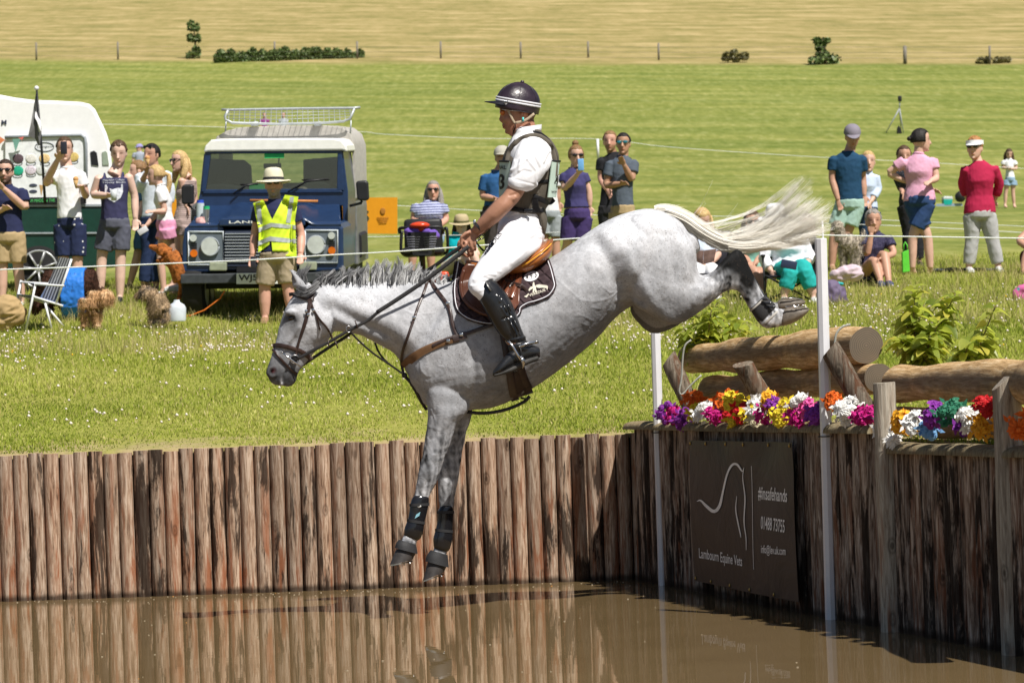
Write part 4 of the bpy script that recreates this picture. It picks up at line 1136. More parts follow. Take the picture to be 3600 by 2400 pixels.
 for s in (-1, 1):
  mb = MB()
  sloft(mb, [(1684, 1022, 1738, 985, .066, .365 * s), (1684, 1052, 1766, 1012, .070, .375 * s), (1706, 1096, 1796, 1056, .070, .385 * s), (1735, 1146, 1816, 1106, .064, .392 * s), (1760, 1182, 1834, 1156, .056, .398 * s), (1782, 1204, 1848, 1188, .048, .40 * s), (1786, 1228, 1862, 1208, .046, .40 * s), (1800, 1240, 1880, 1222, .045, .40 * s)], 26, 36)
  sloft(mb, [(1886, 1216, 1888, 1262, .034, .40 * s), (1855, 1206, 1858, 1276, .042, .40 * s), (1818, 1218, 1826, 1292, .043, .402 * s), (1786, 1240, 1796, 1306, .046, .405 * s), (1758, 1272, 1764, 1318, .046, .41 * s), (1737, 1298, 1738, 1322, .032, .412 * s)], 22, 26)
  me = remesh(mb, .0052, 3, 'riding_boot')
  strokes(me, [([(1748, 1040), (1757, 1060)], 4, .005), ([(1764, 1052), (1790, 1100)], 4, .005), ([(1775, 1078), (1795, 1110)], 3, -.004), ([(1762, 1080), (1782, 1112)], 3, .005), ([(1766, 1122), (1790, 1115)], 3, -.006), ([(1788, 1120), (1815, 1178)], 4, .005), ([(1800, 1115), (1828, 1178)], 3, .005),
      ([(1780, 1125), (1800, 1180)], 3, -.003), ([(1784, 1198), (1815, 1192), (1846, 1184)], 4, .005), ([(1788, 1210), (1825, 1204), (1850, 1196)], 3, -.006), ([(1885, 1248), (1845, 1260), (1800, 1284), (1745, 1314)], 2, -.005), ([(1712, 996), (1730, 1024)], 3, .003)])
  bt = link_mesh('riding_boot', me, mat('black boot leather', (.012, .012, .013), .24, spec=.6, var=.3, bump=.25, bscale=40), person)
  mb = MB(); sloft(mb, [(1888, 1250, 1889, 1268, .036, .40 * s), (1845, 1262, 1848, 1284, .040, .402 * s), (1795, 1290, 1800, 1308, .044, .405 * s), (1738, 1314, 1740, 1324, .032, .412 * s)], 18, 14, .7)
  mb.build('sole', mat('worn rubber sole', (.05, .048, .045), .7, var=.4), bt)
  mb = MB()
  mb.tube([HP(1824, 1219, s * .452), HP(1845, 1211, s * .458), HP(1868, 1205, s * .448), HP(1886, 1203, s * .425), HP(1893, 1202, s * .40)], [(.009, .003)] * 5, 8, up=(0, 0, 1))
  mb.tube([HP(1880, 1203, s * .43), HP(1890, 1198, s * .43)], .006, 8)
  mb.build('spur', STEEL, bt)
  mb = MB(); mb.tube([HP(1830, 1222, s * .456), HP(1833, 1250, s * .452)], .004, 6); mb.build('spur_strap', BLACKR, bt)
  if s < 0:
   mb = MB(); mb.tube([HP(1709, 992, -.432), HP(1718, 1008, -.445), HP(1726, 1022, -.449)], [(.003, .010)] * 3, 6); mb.build('zip', mat('dull zip metal', (.28, .28, .27), .4, metal=.8), bt)
   for a_, b_ in (((1752, 1036), (1760, 1056)), ((1770, 1070), (1782, 1098)), ((1784, 1066), (1796, 1094)), ((1792, 1126), (1812, 1172)), ((1806, 1120), (1824, 1166))):
    mb = MB(); A = np.array(a_); B = np.array(b_)
    mb.tube([P(*(A + (B - A) * u), surfD(*(A + (B - A) * u), None and 0, HD - .45) if False else HD - .455 - .004) for u in (0, .5, 1)], [.004, .006, .004], 8); mb.build('boot_rib', mat('black boot leather', (.012, .012, .013)), bt)
 HEL = NG('helmet satin cover')
 gco = HEL.coord(); HEL.base(HEL.ramp(HEL.noise(gco, 9, 3), [(.35, (.014, .008, .014)), (.7, (.045, .026, .040))]), .34, .6); HEL.bump(HEL.noise(gco, 11, 4), .35, .02)
 cx, cy = 1823, 366
 ang = -.17
 def hel(u, v, s, f=1.0):
  """u forward(+left) px, v up px, s depth m -- in the tilted helmet frame"""
  X = -u; Y = -v
  c, sn = math.cos(ang), math.sin(-ang)
  return HP(cx + X * c - Y * sn, cy + X * sn + Y * c, s)
 mb = MB(); rings = []
 for t in np.linspace(-.22, 1, 16):
  el = max(t, -.22) * math.pi / 2
  r = math.cos(el) if t > 0 else 1 - .35 * t * t
  h = 76 * math.sin(el)
  rings.append([hel((79 * r) * math.cos(q) + 2, h, .106 * r * math.sin(q)) for q in np.linspace(0, 2 * math.pi, 37)[:-1]])
 inner = [[p + (np.mean(rings[0], 0) - p) * .08 for p in rings[0]]]
 mb.rings(inner + rings, cap=False)
 me_ = mb
 hm = mb.build('helmet', HEL.m, person)
 mb = MB(); mb.tube([hel(0, 74, 0), hel(0, 83, 0)], [.013, .010], 12); mb.build('button', HEL.m, hm)
 mb = MB()
 for q0 in (.5, 1.57, 2.5, -.5, -1.57, -2.5):
  pl = []
  for t in np.linspace(.0, .96, 12):
   el = t * math.pi / 2; r = math.cos(el); pl.append(hel(80 * r * math.cos(q0) + 2, 77 * math.sin(el), .1075 * r * math.sin(q0)))
  mb.tube(pl, .0015, 5)
 mb.build('seam', HEL.m, hm)
 mb = MB(); top = []; bot = []
 for q in np.linspace(-1.05, 1.05, 17):
  a = hel(78 * math.cos(q) + 2, -2, .105 * math.sin(q));
  ext = 42 * math.cos(q * 1.45) ** .6 if abs(q * 1.45) < 1.57 else 0
  b = hel(78 * math.cos(q) + ext, -13 + 2 * math.cos(q), .105 * math.sin(q))
  top.append((a, b)); bot.append((a - np.array([0, 0, .008]), b - np.array([0, 0, .005])))
 vs = [p for ab in top for p in ab] + [p for ab in bot for p in ab]; n = len(top) * 2; fs = []
 for i in range(len(top) - 1):
  a = 2 * i; fs += [(a, a + 1, a + 3, a + 2), (n + a + 2, n + a + 3, n + a + 1, n + a), (a + 1, n + a + 1, n + a + 3, a + 3)]
 mb.add(vs, fs); mb.build('peak', mat('navy peak', (.012, .012, .018), .4), hm)
 for v0, v1 in ((8, 15), (-1, 6)):
  mb = MB(); rg = []
  for v in (v0, v1):
   for k in (1.012, 1.03):
    rg.append([hel(79 * k * math.cos(q) + 2, v, .106 * k * math.sin(q)) for q in np.linspace(0, 2 * math.pi, 41)[:-1]])
  mb.rings([rg[0], rg[1], rg[3], rg[2], rg[0]], cap=False); mb.build('band', mat('silvery white band', (.66, .66, .70), .4, bump=.3, bscale=90), hm)
 mb = MB()
 mb.tube([HP(1780 + 6 * math.cos(q) , 352 + 8 * math.sin(q), -.098) for q in np.linspace(2.3, -2.3 + 3.14 * 0 - 0, 3)] if False else [HP(1779 - 6.5 * math.sin(q), 359 + 8 * math.cos(q), -.100) for q in np.linspace(-2.5, 2.5, 14)], .0016, 6)
 mb.ell(HP(1779, 358, -.097), (.007, .003, .009))
 mb.build('badge', STEEL, hm)
 TAN = cloth('beige harness webbing', (.40, .32, .23))
 for s in (-1, 1):
  mb = MB()
  dd = lambda x, y: s * (.083 - max(0, y - 420) * .0003)
  for pl in ([(1783, 382), (1793, 402), (1804, 424), (1812, 434)], [(1812, 432), (1832, 428), (1852, 420), (1878, 400)]):
   sp = spline(pl, 12); mb.tube([HP(x, y, dd(x, y)) for x, y in sp], [(.0075, .003)] * 12, 8, up=(0, 0, 1))
  mb.build('harness', TAN, hm)
 mb = MB(); mb.tube([HP(1810, 432, -.076), HP(1812, 448, -.066), HP(1806, 462, -.045), HP(1800, 478, 0), HP(1806, 462, .045), HP(1812, 448, .066)], [(.009, .003)] * 6, 8); mb.build('chin_strap', BLK, hm)
 mb = MB(); mb.box(HP(1839, 420, -.089), (.011, .006, .024)); mb.build('clip', mat('turquoise clip', (.10, .62, .60), .4), hm)
 mb = MB()
 for s in (-1, 1): mb.ell(HP(1766, 396, .036 * s), (.017, .030, .016), n=14, m=10)
 sg = mb.build('sunglasses', mat('orange lens', (.50, .13, .01), .08, spec=.9, bump=0), person)
 for s in (-1, 1):
  mb = MB(); mb.tube([HP(1765, 385, .05 * s), HP(1778, 387, .076 * s), HP(1835, 392, .081 * s)], [.003, .0035, .002], 6)
  mb.build('glasses_arm', mat('white glasses frame', (.6, .6, .62), .3, bump=0), sg)
 mb = MB(); A = np.array([1664, 786]); B = np.array([1696, 810]); rr = []
 cx_, cy_ = 1681, 797
 ax = np.array([-.74, .67]); pr = np.array([.67, .74])
 for k, o in enumerate((-5, 5)):
  rr.append([HP(cx_ + ax[0] * o + pr[0] * 22 * math.cos(q), cy_ + ax[1] * o + pr[1] * 22 * math.cos(q), -.165 + .038 * math.sin(q)) for q in np.linspace(0, 2 * math.pi, 25)[:-1]])
 mb.rings(rr, cap=False); r2 = [[p + (p - np.mean(r, 0)) * -.10 for p in r] for r in rr]; mb.rings(r2[::-1], cap=False)
 w = mb.build('watch', mat('black watch strap', (.015, .015, .017), .4), person)
 mb = MB(); mb.box(HP(1668, 783, -.175), (.016, .02, .034), np.column_stack([cR, cF, cU])); mb.build('watch_case', STEEL, w, bevel=.004)
 return person
RIDER = build_rider()
# ================================================================== TACK
LEATH = mat('dark brown bridle leather', (.040, .022, .018), .38, spec=.5, var=.35)
LEATHB = mat('black rein leather', (.018, .016, .016), .42, spec=.5, var=.35)
def tack():
 g = NG('quilted dark cloth'); co = g.coord()
 sp = g.n('ShaderNodeSeparateXYZ'); g.set(sp.inputs[0], co)
 u = g.math('ADD', g.math('MULTIPLY', sp.outputs[0], 1.0), g.math('MULTIPLY', sp.outputs[2], .9)); v = g.math('SUBTRACT', g.math('MULTIPLY', sp.outputs[0], .5), g.math('MULTIPLY', sp.outputs[2], 1.1))
 fu = g.math('ABSOLUTE', g.math('SUBTRACT', g.math('FRACT', g.math('MULTIPLY', u, 14)), .5)); fv_ = g.math('ABSOLUTE', g.math('SUBTRACT', g.math('FRACT', g.math('MULTIPLY', v, 14)), .5))
 q = g.math('MINIMUM', fu, fv_); hq = g.ramp(g.math('MAXIMUM', fu, fv_), [(.32, 1.0), (.5, 0.0)])
 g.base(g.ramp(g.noise(co, 30, 4), [(.3, (.026, .015, .018)), (.7, (.060, .037, .042))]), .8, .25); g.bump(hq, .8, .012)
 padpoly = [(1604, 916), (1600, 945), (1594, 985), (1591, 1020), (1595, 1068), (1608, 1100), (1645, 1126), (1698, 1142), (1742, 1144), (1800, 1130), (1832, 1102), (1838, 1082), (1860, 1072), (1888, 1064), (1930, 1047), (1950, 1024), (1957, 1003), (1954, 985), (1944, 945), (1931, 908), (1890, 922), (1800, 945), (1700, 950), (1640, 935)]
 mb = MB()
 patch(mb, padpoly, .012, .012, 11, mirror=True, maxd=-.045, puff=.004)
 pad = tag(mb.build('saddle_cloth', g.m, smooth=True), 'quilted dark brown saddle cloth with white piping under the saddle on the grey horse', 'saddle cloth')
 PB = bvh_of(pad)
 mb = MB(); pp = [(1612, 918), (1608, 945), (1601, 985), (1598, 1020), (1602, 1064), (1614, 1094), (1648, 1119), (1700, 1134), (1740, 1137)]
 strap(mb, pp, 1.7, .004, .003, bv=PB)
 strap(mb, [(1815, 1112), (1826, 1098), (1830, 1080), (1856, 1064), (1886, 1056), (1924, 1040), (1942, 1020), (1949, 1002), (1946, 985), (1936, 945), (1925, 914)], 1.7, .004, .003, bv=PB)
 mb.build('piping', mat('white piping', (.70, .70, .74), .6), pad)
 mb = MB()
 strap(mb, [(1602, 918), (1598, 945), (1592, 985), (1589, 1020), (1593, 1068), (1606, 1101), (1645, 1129), (1700, 1145), (1742, 1147)], 4, .008, .012, bv=PB)
 strap(mb, [(1818, 1126), (1836, 1104), (1841, 1084), (1862, 1074), (1890, 1067), (1932, 1050), (1953, 1026), (1960, 1003), (1957, 985), (1947, 945), (1934, 908)], 4, .008, .012, bv=PB)
 mb.build('edge_binding', cloth('dark binding', (.020, .016, .018)), pad)
 fp = lambda off: (lambda x, y: P(x, y, surfD(x, y, PB, HD - .34) - off))
 mb = MB(); ov = [(1868 + 26 * math.cos(t) * (1 + .0 * t), 971 - 4 * math.cos(t) * 1.2 + 17 * math.sin(t)) for t in np.linspace(0, 2 * math.pi, 28)[:-1]]
 c = fp(.006)(1868, 971); rim = [fp(.005)(*p) for p in ov]; mb.add([c] + rim, [(0, i + 1, (i + 1) % len(rim) + 1) for i in range(len(rim))])
 num = mb.build('number_disc', mat('white number disc', (.75, .75, .77), .4, bump=0), pad, smooth=False)
 mb = MB()
 text_on(mb, '4 9 3', ((1850, 983), (1888, 972), (1847, 967)), fp(.009), bold=.008); mb.build('lettering', mat('black print ink', (.015, .012, .014)), num, smooth=False)
 CRM = mat('cream embroidery', (.62, .58, .48), .7)
 mb = MB()
 text_on(mb, 'VEREDUS', ((1861, 1043), (1918, 1023), (1858, 1034)), fp(.006), bold=.02)
 def pol(pts):
  c = np.mean(pts, 0); mb.add([fp(.006)(*c)] + [fp(.006)(*p) for p in pts], [(0, i + 1, (i + 1) % len(pts) + 1) for i in range(len(pts))])
 pol([(1874, 992), (1878, 991), (1880, 1002), (1884, 1006), (1884, 1014), (1888, 1026), (1882, 1028), (1880, 1018), (1877, 1028), (1872, 1026), (1875, 1012), (1872, 1004)])
 pol([(1884, 1002), (1896, 999), (1908, 1001), (1922, 1003), (1927, 1010), (1922, 1013), (1908, 1011), (1895, 1012), (1886, 1010)])
 pol([(1922, 1003), (1926, 1006), (1925, 1018), (1922, 1018)]); pol([(1858, 1018), (1864, 1009), (1872, 1006), (1874, 1014), (1866, 1018), (1860, 1024)]); pol([(1842, 1042), (1850, 1038), (1858, 1030), (1860, 1034), (1852, 1046)])
 mb.build('emblem', CRM, pad, smooth=False)
 SADB = mat('brown saddle flap leather', (.110, .038, .020), .30, spec=.5, var=.35, nscale=6, bump=.1)
 SADT = mat('tan saddle seat leather', (.30, .098, .022), .28, spec=.5, var=.3, nscale=7, bump=.08)
 t = thing('saddle', 'tan and brown leather jumping saddle strapped on the grey horse under the rider', 'saddle', HP(1800, 960, 0))
 mb = MB()
 flap = [(1642, 925), (1626, 942), (1616, 975), (1613, 1010), (1621, 1048), (1645, 1080), (1685, 1104), (1738, 1120), (1786, 1098), (1812, 1086), (1826, 1064), (1827, 1030), (1834, 985), (1838, 945), (1800, 940), (1700, 935)]
 patch(mb, flap, .040, .014, 11, mirror=True, maxd=-.075)
 fl = mb.build('flap', SADB, t)
 SB = bvh_of(fl)
 mb = MB(); strap(mb, [(1632, 950), (1623, 978), (1620, 1010), (1628, 1044), (1650, 1072), (1688, 1096), (1730, 1110)], 7, .004, .020, bv=SB); mb.build('knee_roll', SADB, t)
 for k, (a_, b_) in enumerate((((1788, 955), (1752, 1035)), ((1805, 950), (1772, 1045)), ((1826, 948), (1796, 1048)))):
  mb = MB(); strap(mb, [a_, ((a_[0] + b_[0]) / 2 + 2, (a_[1] + b_[1]) / 2), b_], 8, .004, .012, bv=SB); mb.build('thigh_panel', mat('brown glossy saddle panel', (.16, .052, .026), .22, spec=.6, var=.3, bump=.05), t)
 mb = MB(); sloft(mb, [(1645, 912, 1645, 950, .09, 0), (1680, 918, 1682, 962, .13, 0), (1740, 925, 1742, 972, .17, 0), (1800, 915, 1800, 970, .20, 0), (1855, 888, 1852, 960, .225, 0), (1900, 858, 1898, 938, .225, 0), (1930, 840, 1930, 905, .19, 0), (1937, 842, 1938, 885, .13, 0)], 30, 40, .8)
 me = remesh(mb, .006, 3, 'seat'); strokes(me, [([(1838, 936), (1880, 908), (1915, 882), (1937, 860)], 5, -.010), ([(1850, 950), (1900, 915), (1935, 880)], 10, .006)])
 link_mesh('seat', me, SADT, t)
 mb = MB(); mb.tube([HP(1835, 936, -.228), HP(1858, 922, -.232), HP(1882, 905, -.236), HP(1910, 884, -.228), HP(1928, 868, -.205), HP(1938, 856, -.16)], .0042, 8); mb.build('piping', mat('yellow piping', (.72, .34, .03), .4), t)
 mb = MB(); strap(mb, [(1750, 968), (1775, 985), (1800, 995)], 8, .010, .005, bv=SB); strap(mb, [(1800, 995), (1822, 1000), (1840, 1008), (1852, 1022), (1858, 1038)], 6, .012, .004, bv=SB); strap(mb, [(1812, 982), (1800, 994), (1792, 1006)], 3, .018, .004, bv=SB)
 mb.build('stirrup_leather', LEATH, t, smooth=50)
 for s in (-1, 1):
  mb = MB(); mb.tube([HP(1738, 1120, s * .40), HP(1760, 1165, s * .415), HP(1778, 1196, s * .415)], [(.013, .003)] * 3, 6, up=(1, 0, 0)); mb.build('stirrup_leather', LEATH, t)
  mb = MB()
  mb.tube([HP(1778, 1195, s * .415), HP(1792, 1203, s * .455), HP(1806, 1222, s * .468), HP(1820, 1248, s * .468), HP(1832, 1264, s * .466)], [.006, .006, .0065, .008, .010], 10)
  mb.tube([HP(1778, 1195, s * .415), HP(1786, 1210, s * .35), HP(1800, 1232, s * .34), HP(1816, 1258, s * .345), HP(1826, 1276, s * .350)], [.006, .006, .0065, .008, .010], 10)
  mb.tube([HP(1838, 1262, s * .478), HP(1832, 1280, s * .41), HP(1828, 1284, s * .34)], [(.028, .009)] * 3, 10, up=(.4, 0, -1))
  mb.build('stirrup_iron', STEEL, t)
 mb = MB()
 for pl in ([(1762, 1130), (1775, 1200), (1790, 1290), (1802, 1372), (1812, 1408)], [(1784, 1120), (1812, 1200), (1830, 1290), (1846, 1340), (1862, 1385)]): strap(mb, pl, 14, .010, .008)
 patch(mb, [(1790, 1312), (1840, 1300), (1874, 1362), (1850, 1388), (1806, 1404)], .008, .010, 12)
 tag(mb.build('girth', LEATH, smooth=50), 'dark brown girth strap round the belly of the grey horse behind the boot', 'girth')
 t = thing('breastplate', 'dark leather breastplate with broad tan strap crossing the chest of the grey horse', 'breastplate', HP(1500, 1180, -.2))
 mb = MB(); strap(mb, [(1420, 1292), (1438, 1268), (1480, 1238), (1530, 1214), (1575, 1198), (1612, 1190)], [17, 15, 13, 12, 11], .008, .008); mb.build('chest_strap', mat('tan chest strap', (.155, .080, .036), .6, var=.3), t, smooth=50)
 for pl, w in (([(1506, 978), (1492, 1022), (1470, 1078), (1452, 1130), (1432, 1188), (1416, 1232), (1411, 1270), (1418, 1312)], 5), ([(1508, 978), (1535, 1018), (1565, 1058), (1582, 1092), (1592, 1140), (1608, 1186)], 6), ([(1520, 1216), (1570, 1192), (1620, 1178), (1680, 1158), (1735, 1138)], 6), ([(1592, 1190), (1640, 1176)], 12)):
  mb = MB(); strap(mb, pl, w, .014, .006); mb.build('strap', LEATH, t, smooth=50)
 for x, y in ((1574, 1066), (1456, 1116), (1622, 1176), (1576, 1198)):
  mb = MB(); D = surfD(x, y) - .024; mb.box(P(x, y, D), (.022, .006, .018), np.column_stack([cR, cF, cU])); mb.build('buckle', STEEL, t, bevel=.002)
 lin = lambda d0, x0, d1, x1: (lambda x, y: Dm(x) + d0 + (d1 - d0) * (x - x0) / (x1 - x0))
 mb = MB(); strap(mb, [(1230, 1164), (1262, 1198), (1310, 1240), (1365, 1278), (1420, 1316)], 3.5, 0, .004, freeD=lin(-.13, 1230, -.08, 1420)); mb.build('martingale_strap', LEATHB, t)
 mb = MB(); strap(mb, [(1318, 1203), (1332, 1238), (1362, 1274), (1420, 1316)], 3.5, 0, .004, freeD=lin(.10, 1318, -.03, 1420)); mb.build('martingale_strap', LEATHB, t)
 mb = MB(); mb.ell(HP(1422, 1319, -.07), .017); mb.tube([HP(1422, 1320, -.04), HP(1442, 1342, -.06), HP(1462, 1375, -.06), HP(1480, 1410, -.04), HP(1500, 1440, 0)], [(.010, .004)] * 5, 8); mb.build('martingale_knot', LEATHB, t)
 mb = MB(); mb.tube([HP(*p) for p in spline([(1640, 1447, 0), (1690, 1452, -.01), (1745, 1447, -.02), (1800, 1432, -.02), (1845, 1410, -.02), (1862, 1392, -.03)], 14)], [(.010, .006)] * 14, 8); mb.tube([HP(1830, 1398, -.05), HP(1852, 1402, -.05), HP(1846, 1412, -.05)], .006, 6); mb.build('belly_strap', LEATHB, t)
 mb = MB(); mb.tube([HP(1226 + 9 * math.cos(q), 1157 + 11 * math.sin(q), -.135) for q in np.linspace(0, 6.283, 15)], .0028, 7); mb.build('ring', STEEL, t)
 t = thing('bridle', 'dark leather bridle with steel cheek bit and reins on the head of the grey horse', 'bridle', HP(1060, 1180, -.1))
 for nm, pl, w in (('browband', [(1016, 1036), (1030, 1034), (1050, 1039), (1075, 1049), (1097, 1056)], 6.5), ('headpiece', [(1101, 1012), (1099, 1030), (1095, 1055)], 9), ('cheekpiece', [(1088, 1056), (1083, 1088), (1072, 1130), (1060, 1172), (1048, 1212), (1041, 1246)], 4.6),
       ('cheekpiece', [(1096, 1060), (1086, 1095), (1076, 1134), (1064, 1168), (1052, 1200), (1044, 1222)], 3.8), ('throatlash', [(1094, 1062), (1104, 1090), (1124, 1122), (1148, 1150), (1163, 1176), (1168, 1190)], 3.4), ('throatlash', [(1112, 1108), (1120, 1140), (1126, 1160)], 3),
       ('noseband', [(958, 1216), (975, 1213), (1000, 1217), (1030, 1225), (1056, 1234), (1080, 1250), (1096, 1264)], 8), ('flash_strap', [(957, 1226), (968, 1240), (988, 1262), (1008, 1284), (1030, 1304), (1046, 1314)], 4.2)):
  mb = MB(); strap(mb, pl, w, .009, .007); o = mb.build(nm, LEATH, t, smooth=50)
  if nm in ('browband', 'noseband', 'flash_strap'):
   me = o.data; co, _ = arrs(me); n0 = len(co); off = np.array(world_loc(o))
   bm = bmesh.new(); bm.from_mesh(me)
   g2 = bmesh.ops.duplicate(bm, geom=bm.verts[:] + bm.edges[:] + bm.faces[:])
   for v in [e for e in g2['geom'] if isinstance(e, bmesh.types.BMVert)]:
    x, y, D = proj(np.array(v.co) + off); v.co = Vector(P(x, y, 2 * Dm(x) - D) - off)
   bm.to_mesh(me); bm.free()
 for x0, y0 in ((1076, 1094), (1084, 1106), (1102, 1090)):
  mb = MB(); mb.box(P(x0, y0, surfD(x0, y0) - .018), (.016, .005, .018), np.column_stack([cR, cF, cU])); mb.build('buckle', STEEL, t, bevel=.002)
 for s in (-1, 1):
  b = MB(); dd = .075 * s
  b.tube([HP(993, 1239, dd), HP(1016, 1258, dd * 1.1), HP(1040, 1276, dd * 1.1), HP(1068, 1297, dd)], [.0035, .0055, .0055, .0032], 8); b.ell(HP(993, 1238, dd), .006); b.ell(HP(1069, 1298, dd), .006)
  b.tube([HP(1036 + 15 * math.cos(q), 1262 + 15 * math.sin(q), dd * 1.1) for q in np.linspace(0, 6.283, 17)], .0028, 7); b.build('bit', STEEL, t)
  b = MB(); b.tube([HP(1036, 1258, dd * .75), HP(1036, 1258, dd * 1.0)], .023, 18); b.build('bit_guard', BLACKR, t)
 RUB = mat('pimpled black rein rubber', (.020, .019, .020), .55, var=.5, nscale=300, bump=.8, bscale=300)
 pl = [(1648, 866, -.155), (1600, 905, -.17), (1500, 982, -.175), (1400, 1050, -.165), (1325, 1098, -.155)]
 sp = spline(pl, 30); mb = MB(); mb.tube([P(x, y, min(Dm(x) + d, surfD(x, y, None, 99) - .012)) for x, y, d in sp], [(.0125, .004)] * 30, 8, up=(0, 0, 1)); mb.build('rein_grip', RUB, t)
 pl = [(1330, 1096, -.155), (1290, 1128, -.145), (1230, 1160, -.135), (1160, 1200, -.12), (1100, 1232, -.105), (1045, 1262, -.09)]
 sp = spline(pl, 30); mb = MB(); mb.tube([P(x, y, min(Dm(x) + d, surfD(x, y, None, 99) - .010)) for x, y, d in sp], [(.0095, .003)] * 30, 8, up=(0, 0, 1)); mb.build('rein', LEATHB, t)
 for x, y, a in ((1252, 1140, .5), (1155, 1208, 0), (1182, 1210, .6)):
  mb = MB(); D = Dm(x) - .15; mb.tube([P(x - 6 * a - 1, y - 14, D), P(x + 8 * a + 1, y + 14, D)], [(.006, .004)] * 2, 8); mb.build('rein_stop', LEATH, t)
 pl = [(1630, 862, -.10), (1590, 888, -.07), (1520, 940, 0), (1440, 985, .09), (1400, 1010, .13)]
 sp = spline(pl, 24); mb = MB(); mb.tube([HP(*p) for p in sp], [(.0115, .004)] * 24, 8, up=(0, 0, 1)); mb.build('rein_grip', RUB, t)
 pl = [(1400, 1010, .13), (1320, 1080, .16), (1240, 1165, .12), (1170, 1212, .10), (1110, 1252, .085), (1060, 1285, .08)]
 sp = spline(pl, 24); mb = MB(); mb.tube([HP(*p) for p in sp], [(.0095, .003)] * 24, 8, up=(0, 0, 1)); mb.build('rein', LEATHB, t)
 mb = MB(); mb.tube([HP(*p) for p in ((1612, 905, .03), (1650, 866, .02), (1690, 838, .0))], [.004, .005, .006], 8); mb.tube([HP(1692 + 8 * math.cos(q), 833 + 8 * math.sin(q), 0) for q in np.linspace(0, 6.0, 12)], .0035, 6)
 mb.tube([HP(1672, 850, .03), HP(1690, 872, .06), HP(1700, 882, .08)], [.005, .006, .007], 8)
 tag(mb.build('whip', BLACKP), 'short black whip with wrist loop held in the hand of the rider above the reins', 'whip')
tack()
# ================================================================== THE JUMP: poles, logs, struts, banner, flowers, plants
WHITEP = mat('white plastic pole', (.74, .74, .77), .35, spec=.4, var=.04, bump=.05)
def wall_s(x):
 """distance along the jump wall for a photo x near its top"""
 return (on_wall(x, 1500) - CORN) @ WALLD
def pole(x0, y0, x1, y1, label):
 b = on_z(x1, y1, 0.0)
 D = proj(b)[2]
 tp = P(x0, y0, D - .01)
 ax = tp - b; L = np.linalg.norm(ax); ax /= L
 r = .030
 R = np.column_stack([WALLD, np.cross(ax, WALLD), ax])
 t = thing('flag_pole', label, 'pole', b, 'white marker poles of the jump')
 mb = MB(); rings = []
 for z in (-.25, L - .004, L):
  k = 1 if z < L else .9
  rings.append([b + R @ np.array([r * k * math.cos(q) * 1.06, r * k * math.sin(q) * 1.06, z]) for q in [math.pi / 8 + 2 * math.pi * j / 8 for j in range(8)]])
 mb.rings(rings); mb.build('pole_tube', WHITEP, t, smooth=20)
 mb = MB(); c = b + R @ np.array([-.034, .012, L - .5]); mb.box(c, (.004, .030, .95), R); mb.build('edge_strip', mat('grey white plastic', (.5, .5, .52), .5, bump=0), t)
 p = on_wall(x0 * .3 + x1 * .7 - 45, 0, 0)
 z = 1.0; c = b + ax * (z / ax[2]); mb = MB()
 mb.tube([c + R @ np.array([.05 + .03, -.045 * 0 - .0, 0]), c + R @ np.array([.034, .034, 0]), c + R @ np.array([-.034, .034, 0]), c + R @ np.array([-.034, -.034, 0]), c + R @ np.array([.034, -.034, 0]), c + R @ np.array([.034, .034, 0]), c - WALLN * .05 + WALLD * -.12], .003, 6); mb.build('tie_wire', mat('dark wire', (.02, .02, .02)), t)
pole(2296, 905, 2332, 2056, 'farther white marker pole standing in the water behind the hind legs of the horse')
pole(2886, 838, 2922, 2176, 'nearer tall white marker pole in front of the big log and the banner')
def log_mat():
 g = NG('peeled log wood')
 tc = g.n('ShaderNodeTexCoord'); oi = g.n('ShaderNodeObjectInfo')
 at = g.n('ShaderNodeAttribute', attribute_name='along'); ar = g.n('ShaderNodeAttribute', attribute_name='ring'); en = g.n('ShaderNodeAttribute', attribute_name='endf')
 cx = g.n('ShaderNodeCombineXYZ'); g.set(cx.inputs[0], g.math('MULTIPLY', at.outputs['Fac'], 1.6)); g.set(cx.inputs[1], g.math('MULTIPLY', g.math('COSINE', g.math('MULTIPLY', ar.outputs['Fac'], 6.2832)), 1.5)); g.set(cx.inputs[2], g.math('MULTIPLY', g.math('SINE', g.math('MULTIPLY', ar.outputs['Fac'], 6.2832)), 1.5))
 n1 = g.noise(cx.outputs[0], 4, 6, .65, .4); n2 = g.noise(tc.outputs['Object'], 5, 5, .6)
 c = g.ramp(n1, [(.34, (.30, .18, .08)), (.5, (.56, .36, .17)), (.64, (.74, .55, .33))])
 bark = g.ramp(g.math('ADD', g.math('ABSOLUTE', g.math('SUBTRACT', ar.outputs['Fac'], .24)), g.math('MULTIPLY', g.math('SUBTRACT', n2, .5), .22)), [(.03, 1.0), (.10, 0.0)])
 c = g.mix(g.math('MULTIPLY', bark, .62), c, (.115, .090, .072))
 crk = g.noise(cx.outputs[0], 11, 3, .5, 1.2)
 cr = g.ramp(crk, [(.475, 0.0), (.495, 1.0), (.51, 0.0)])
 c = g.mix(g.math('MULTIPLY', cr, .45), c, (.05, .032, .02))
 wv = g.ramp(g.math('FRACT', g.math('ADD', g.math('MULTIPLY', en.outputs['Fac'], 8.5), g.math('MULTIPLY', n2, 1.6))), [(0, (.21, .165, .115)), (.5, (.165, .125, .085)), (.85, (.085, .062, .042)), (1, (.19, .15, .10))])
 wv = g.mix(g.ramp(n2, [(.35, .6), (.65, .1)]), wv, (.10, .085, .07))
 isend = g.math('GREATER_THAN', en.outputs['Fac'], .004)
 c = g.mix(isend, c, wv)
 g.base(c, .85, .2); g.bump(g.math('ADD', n1, g.math('MULTIPLY', cr, -.8)), .6, .01)
 return g.m
LOGM = log_mat()
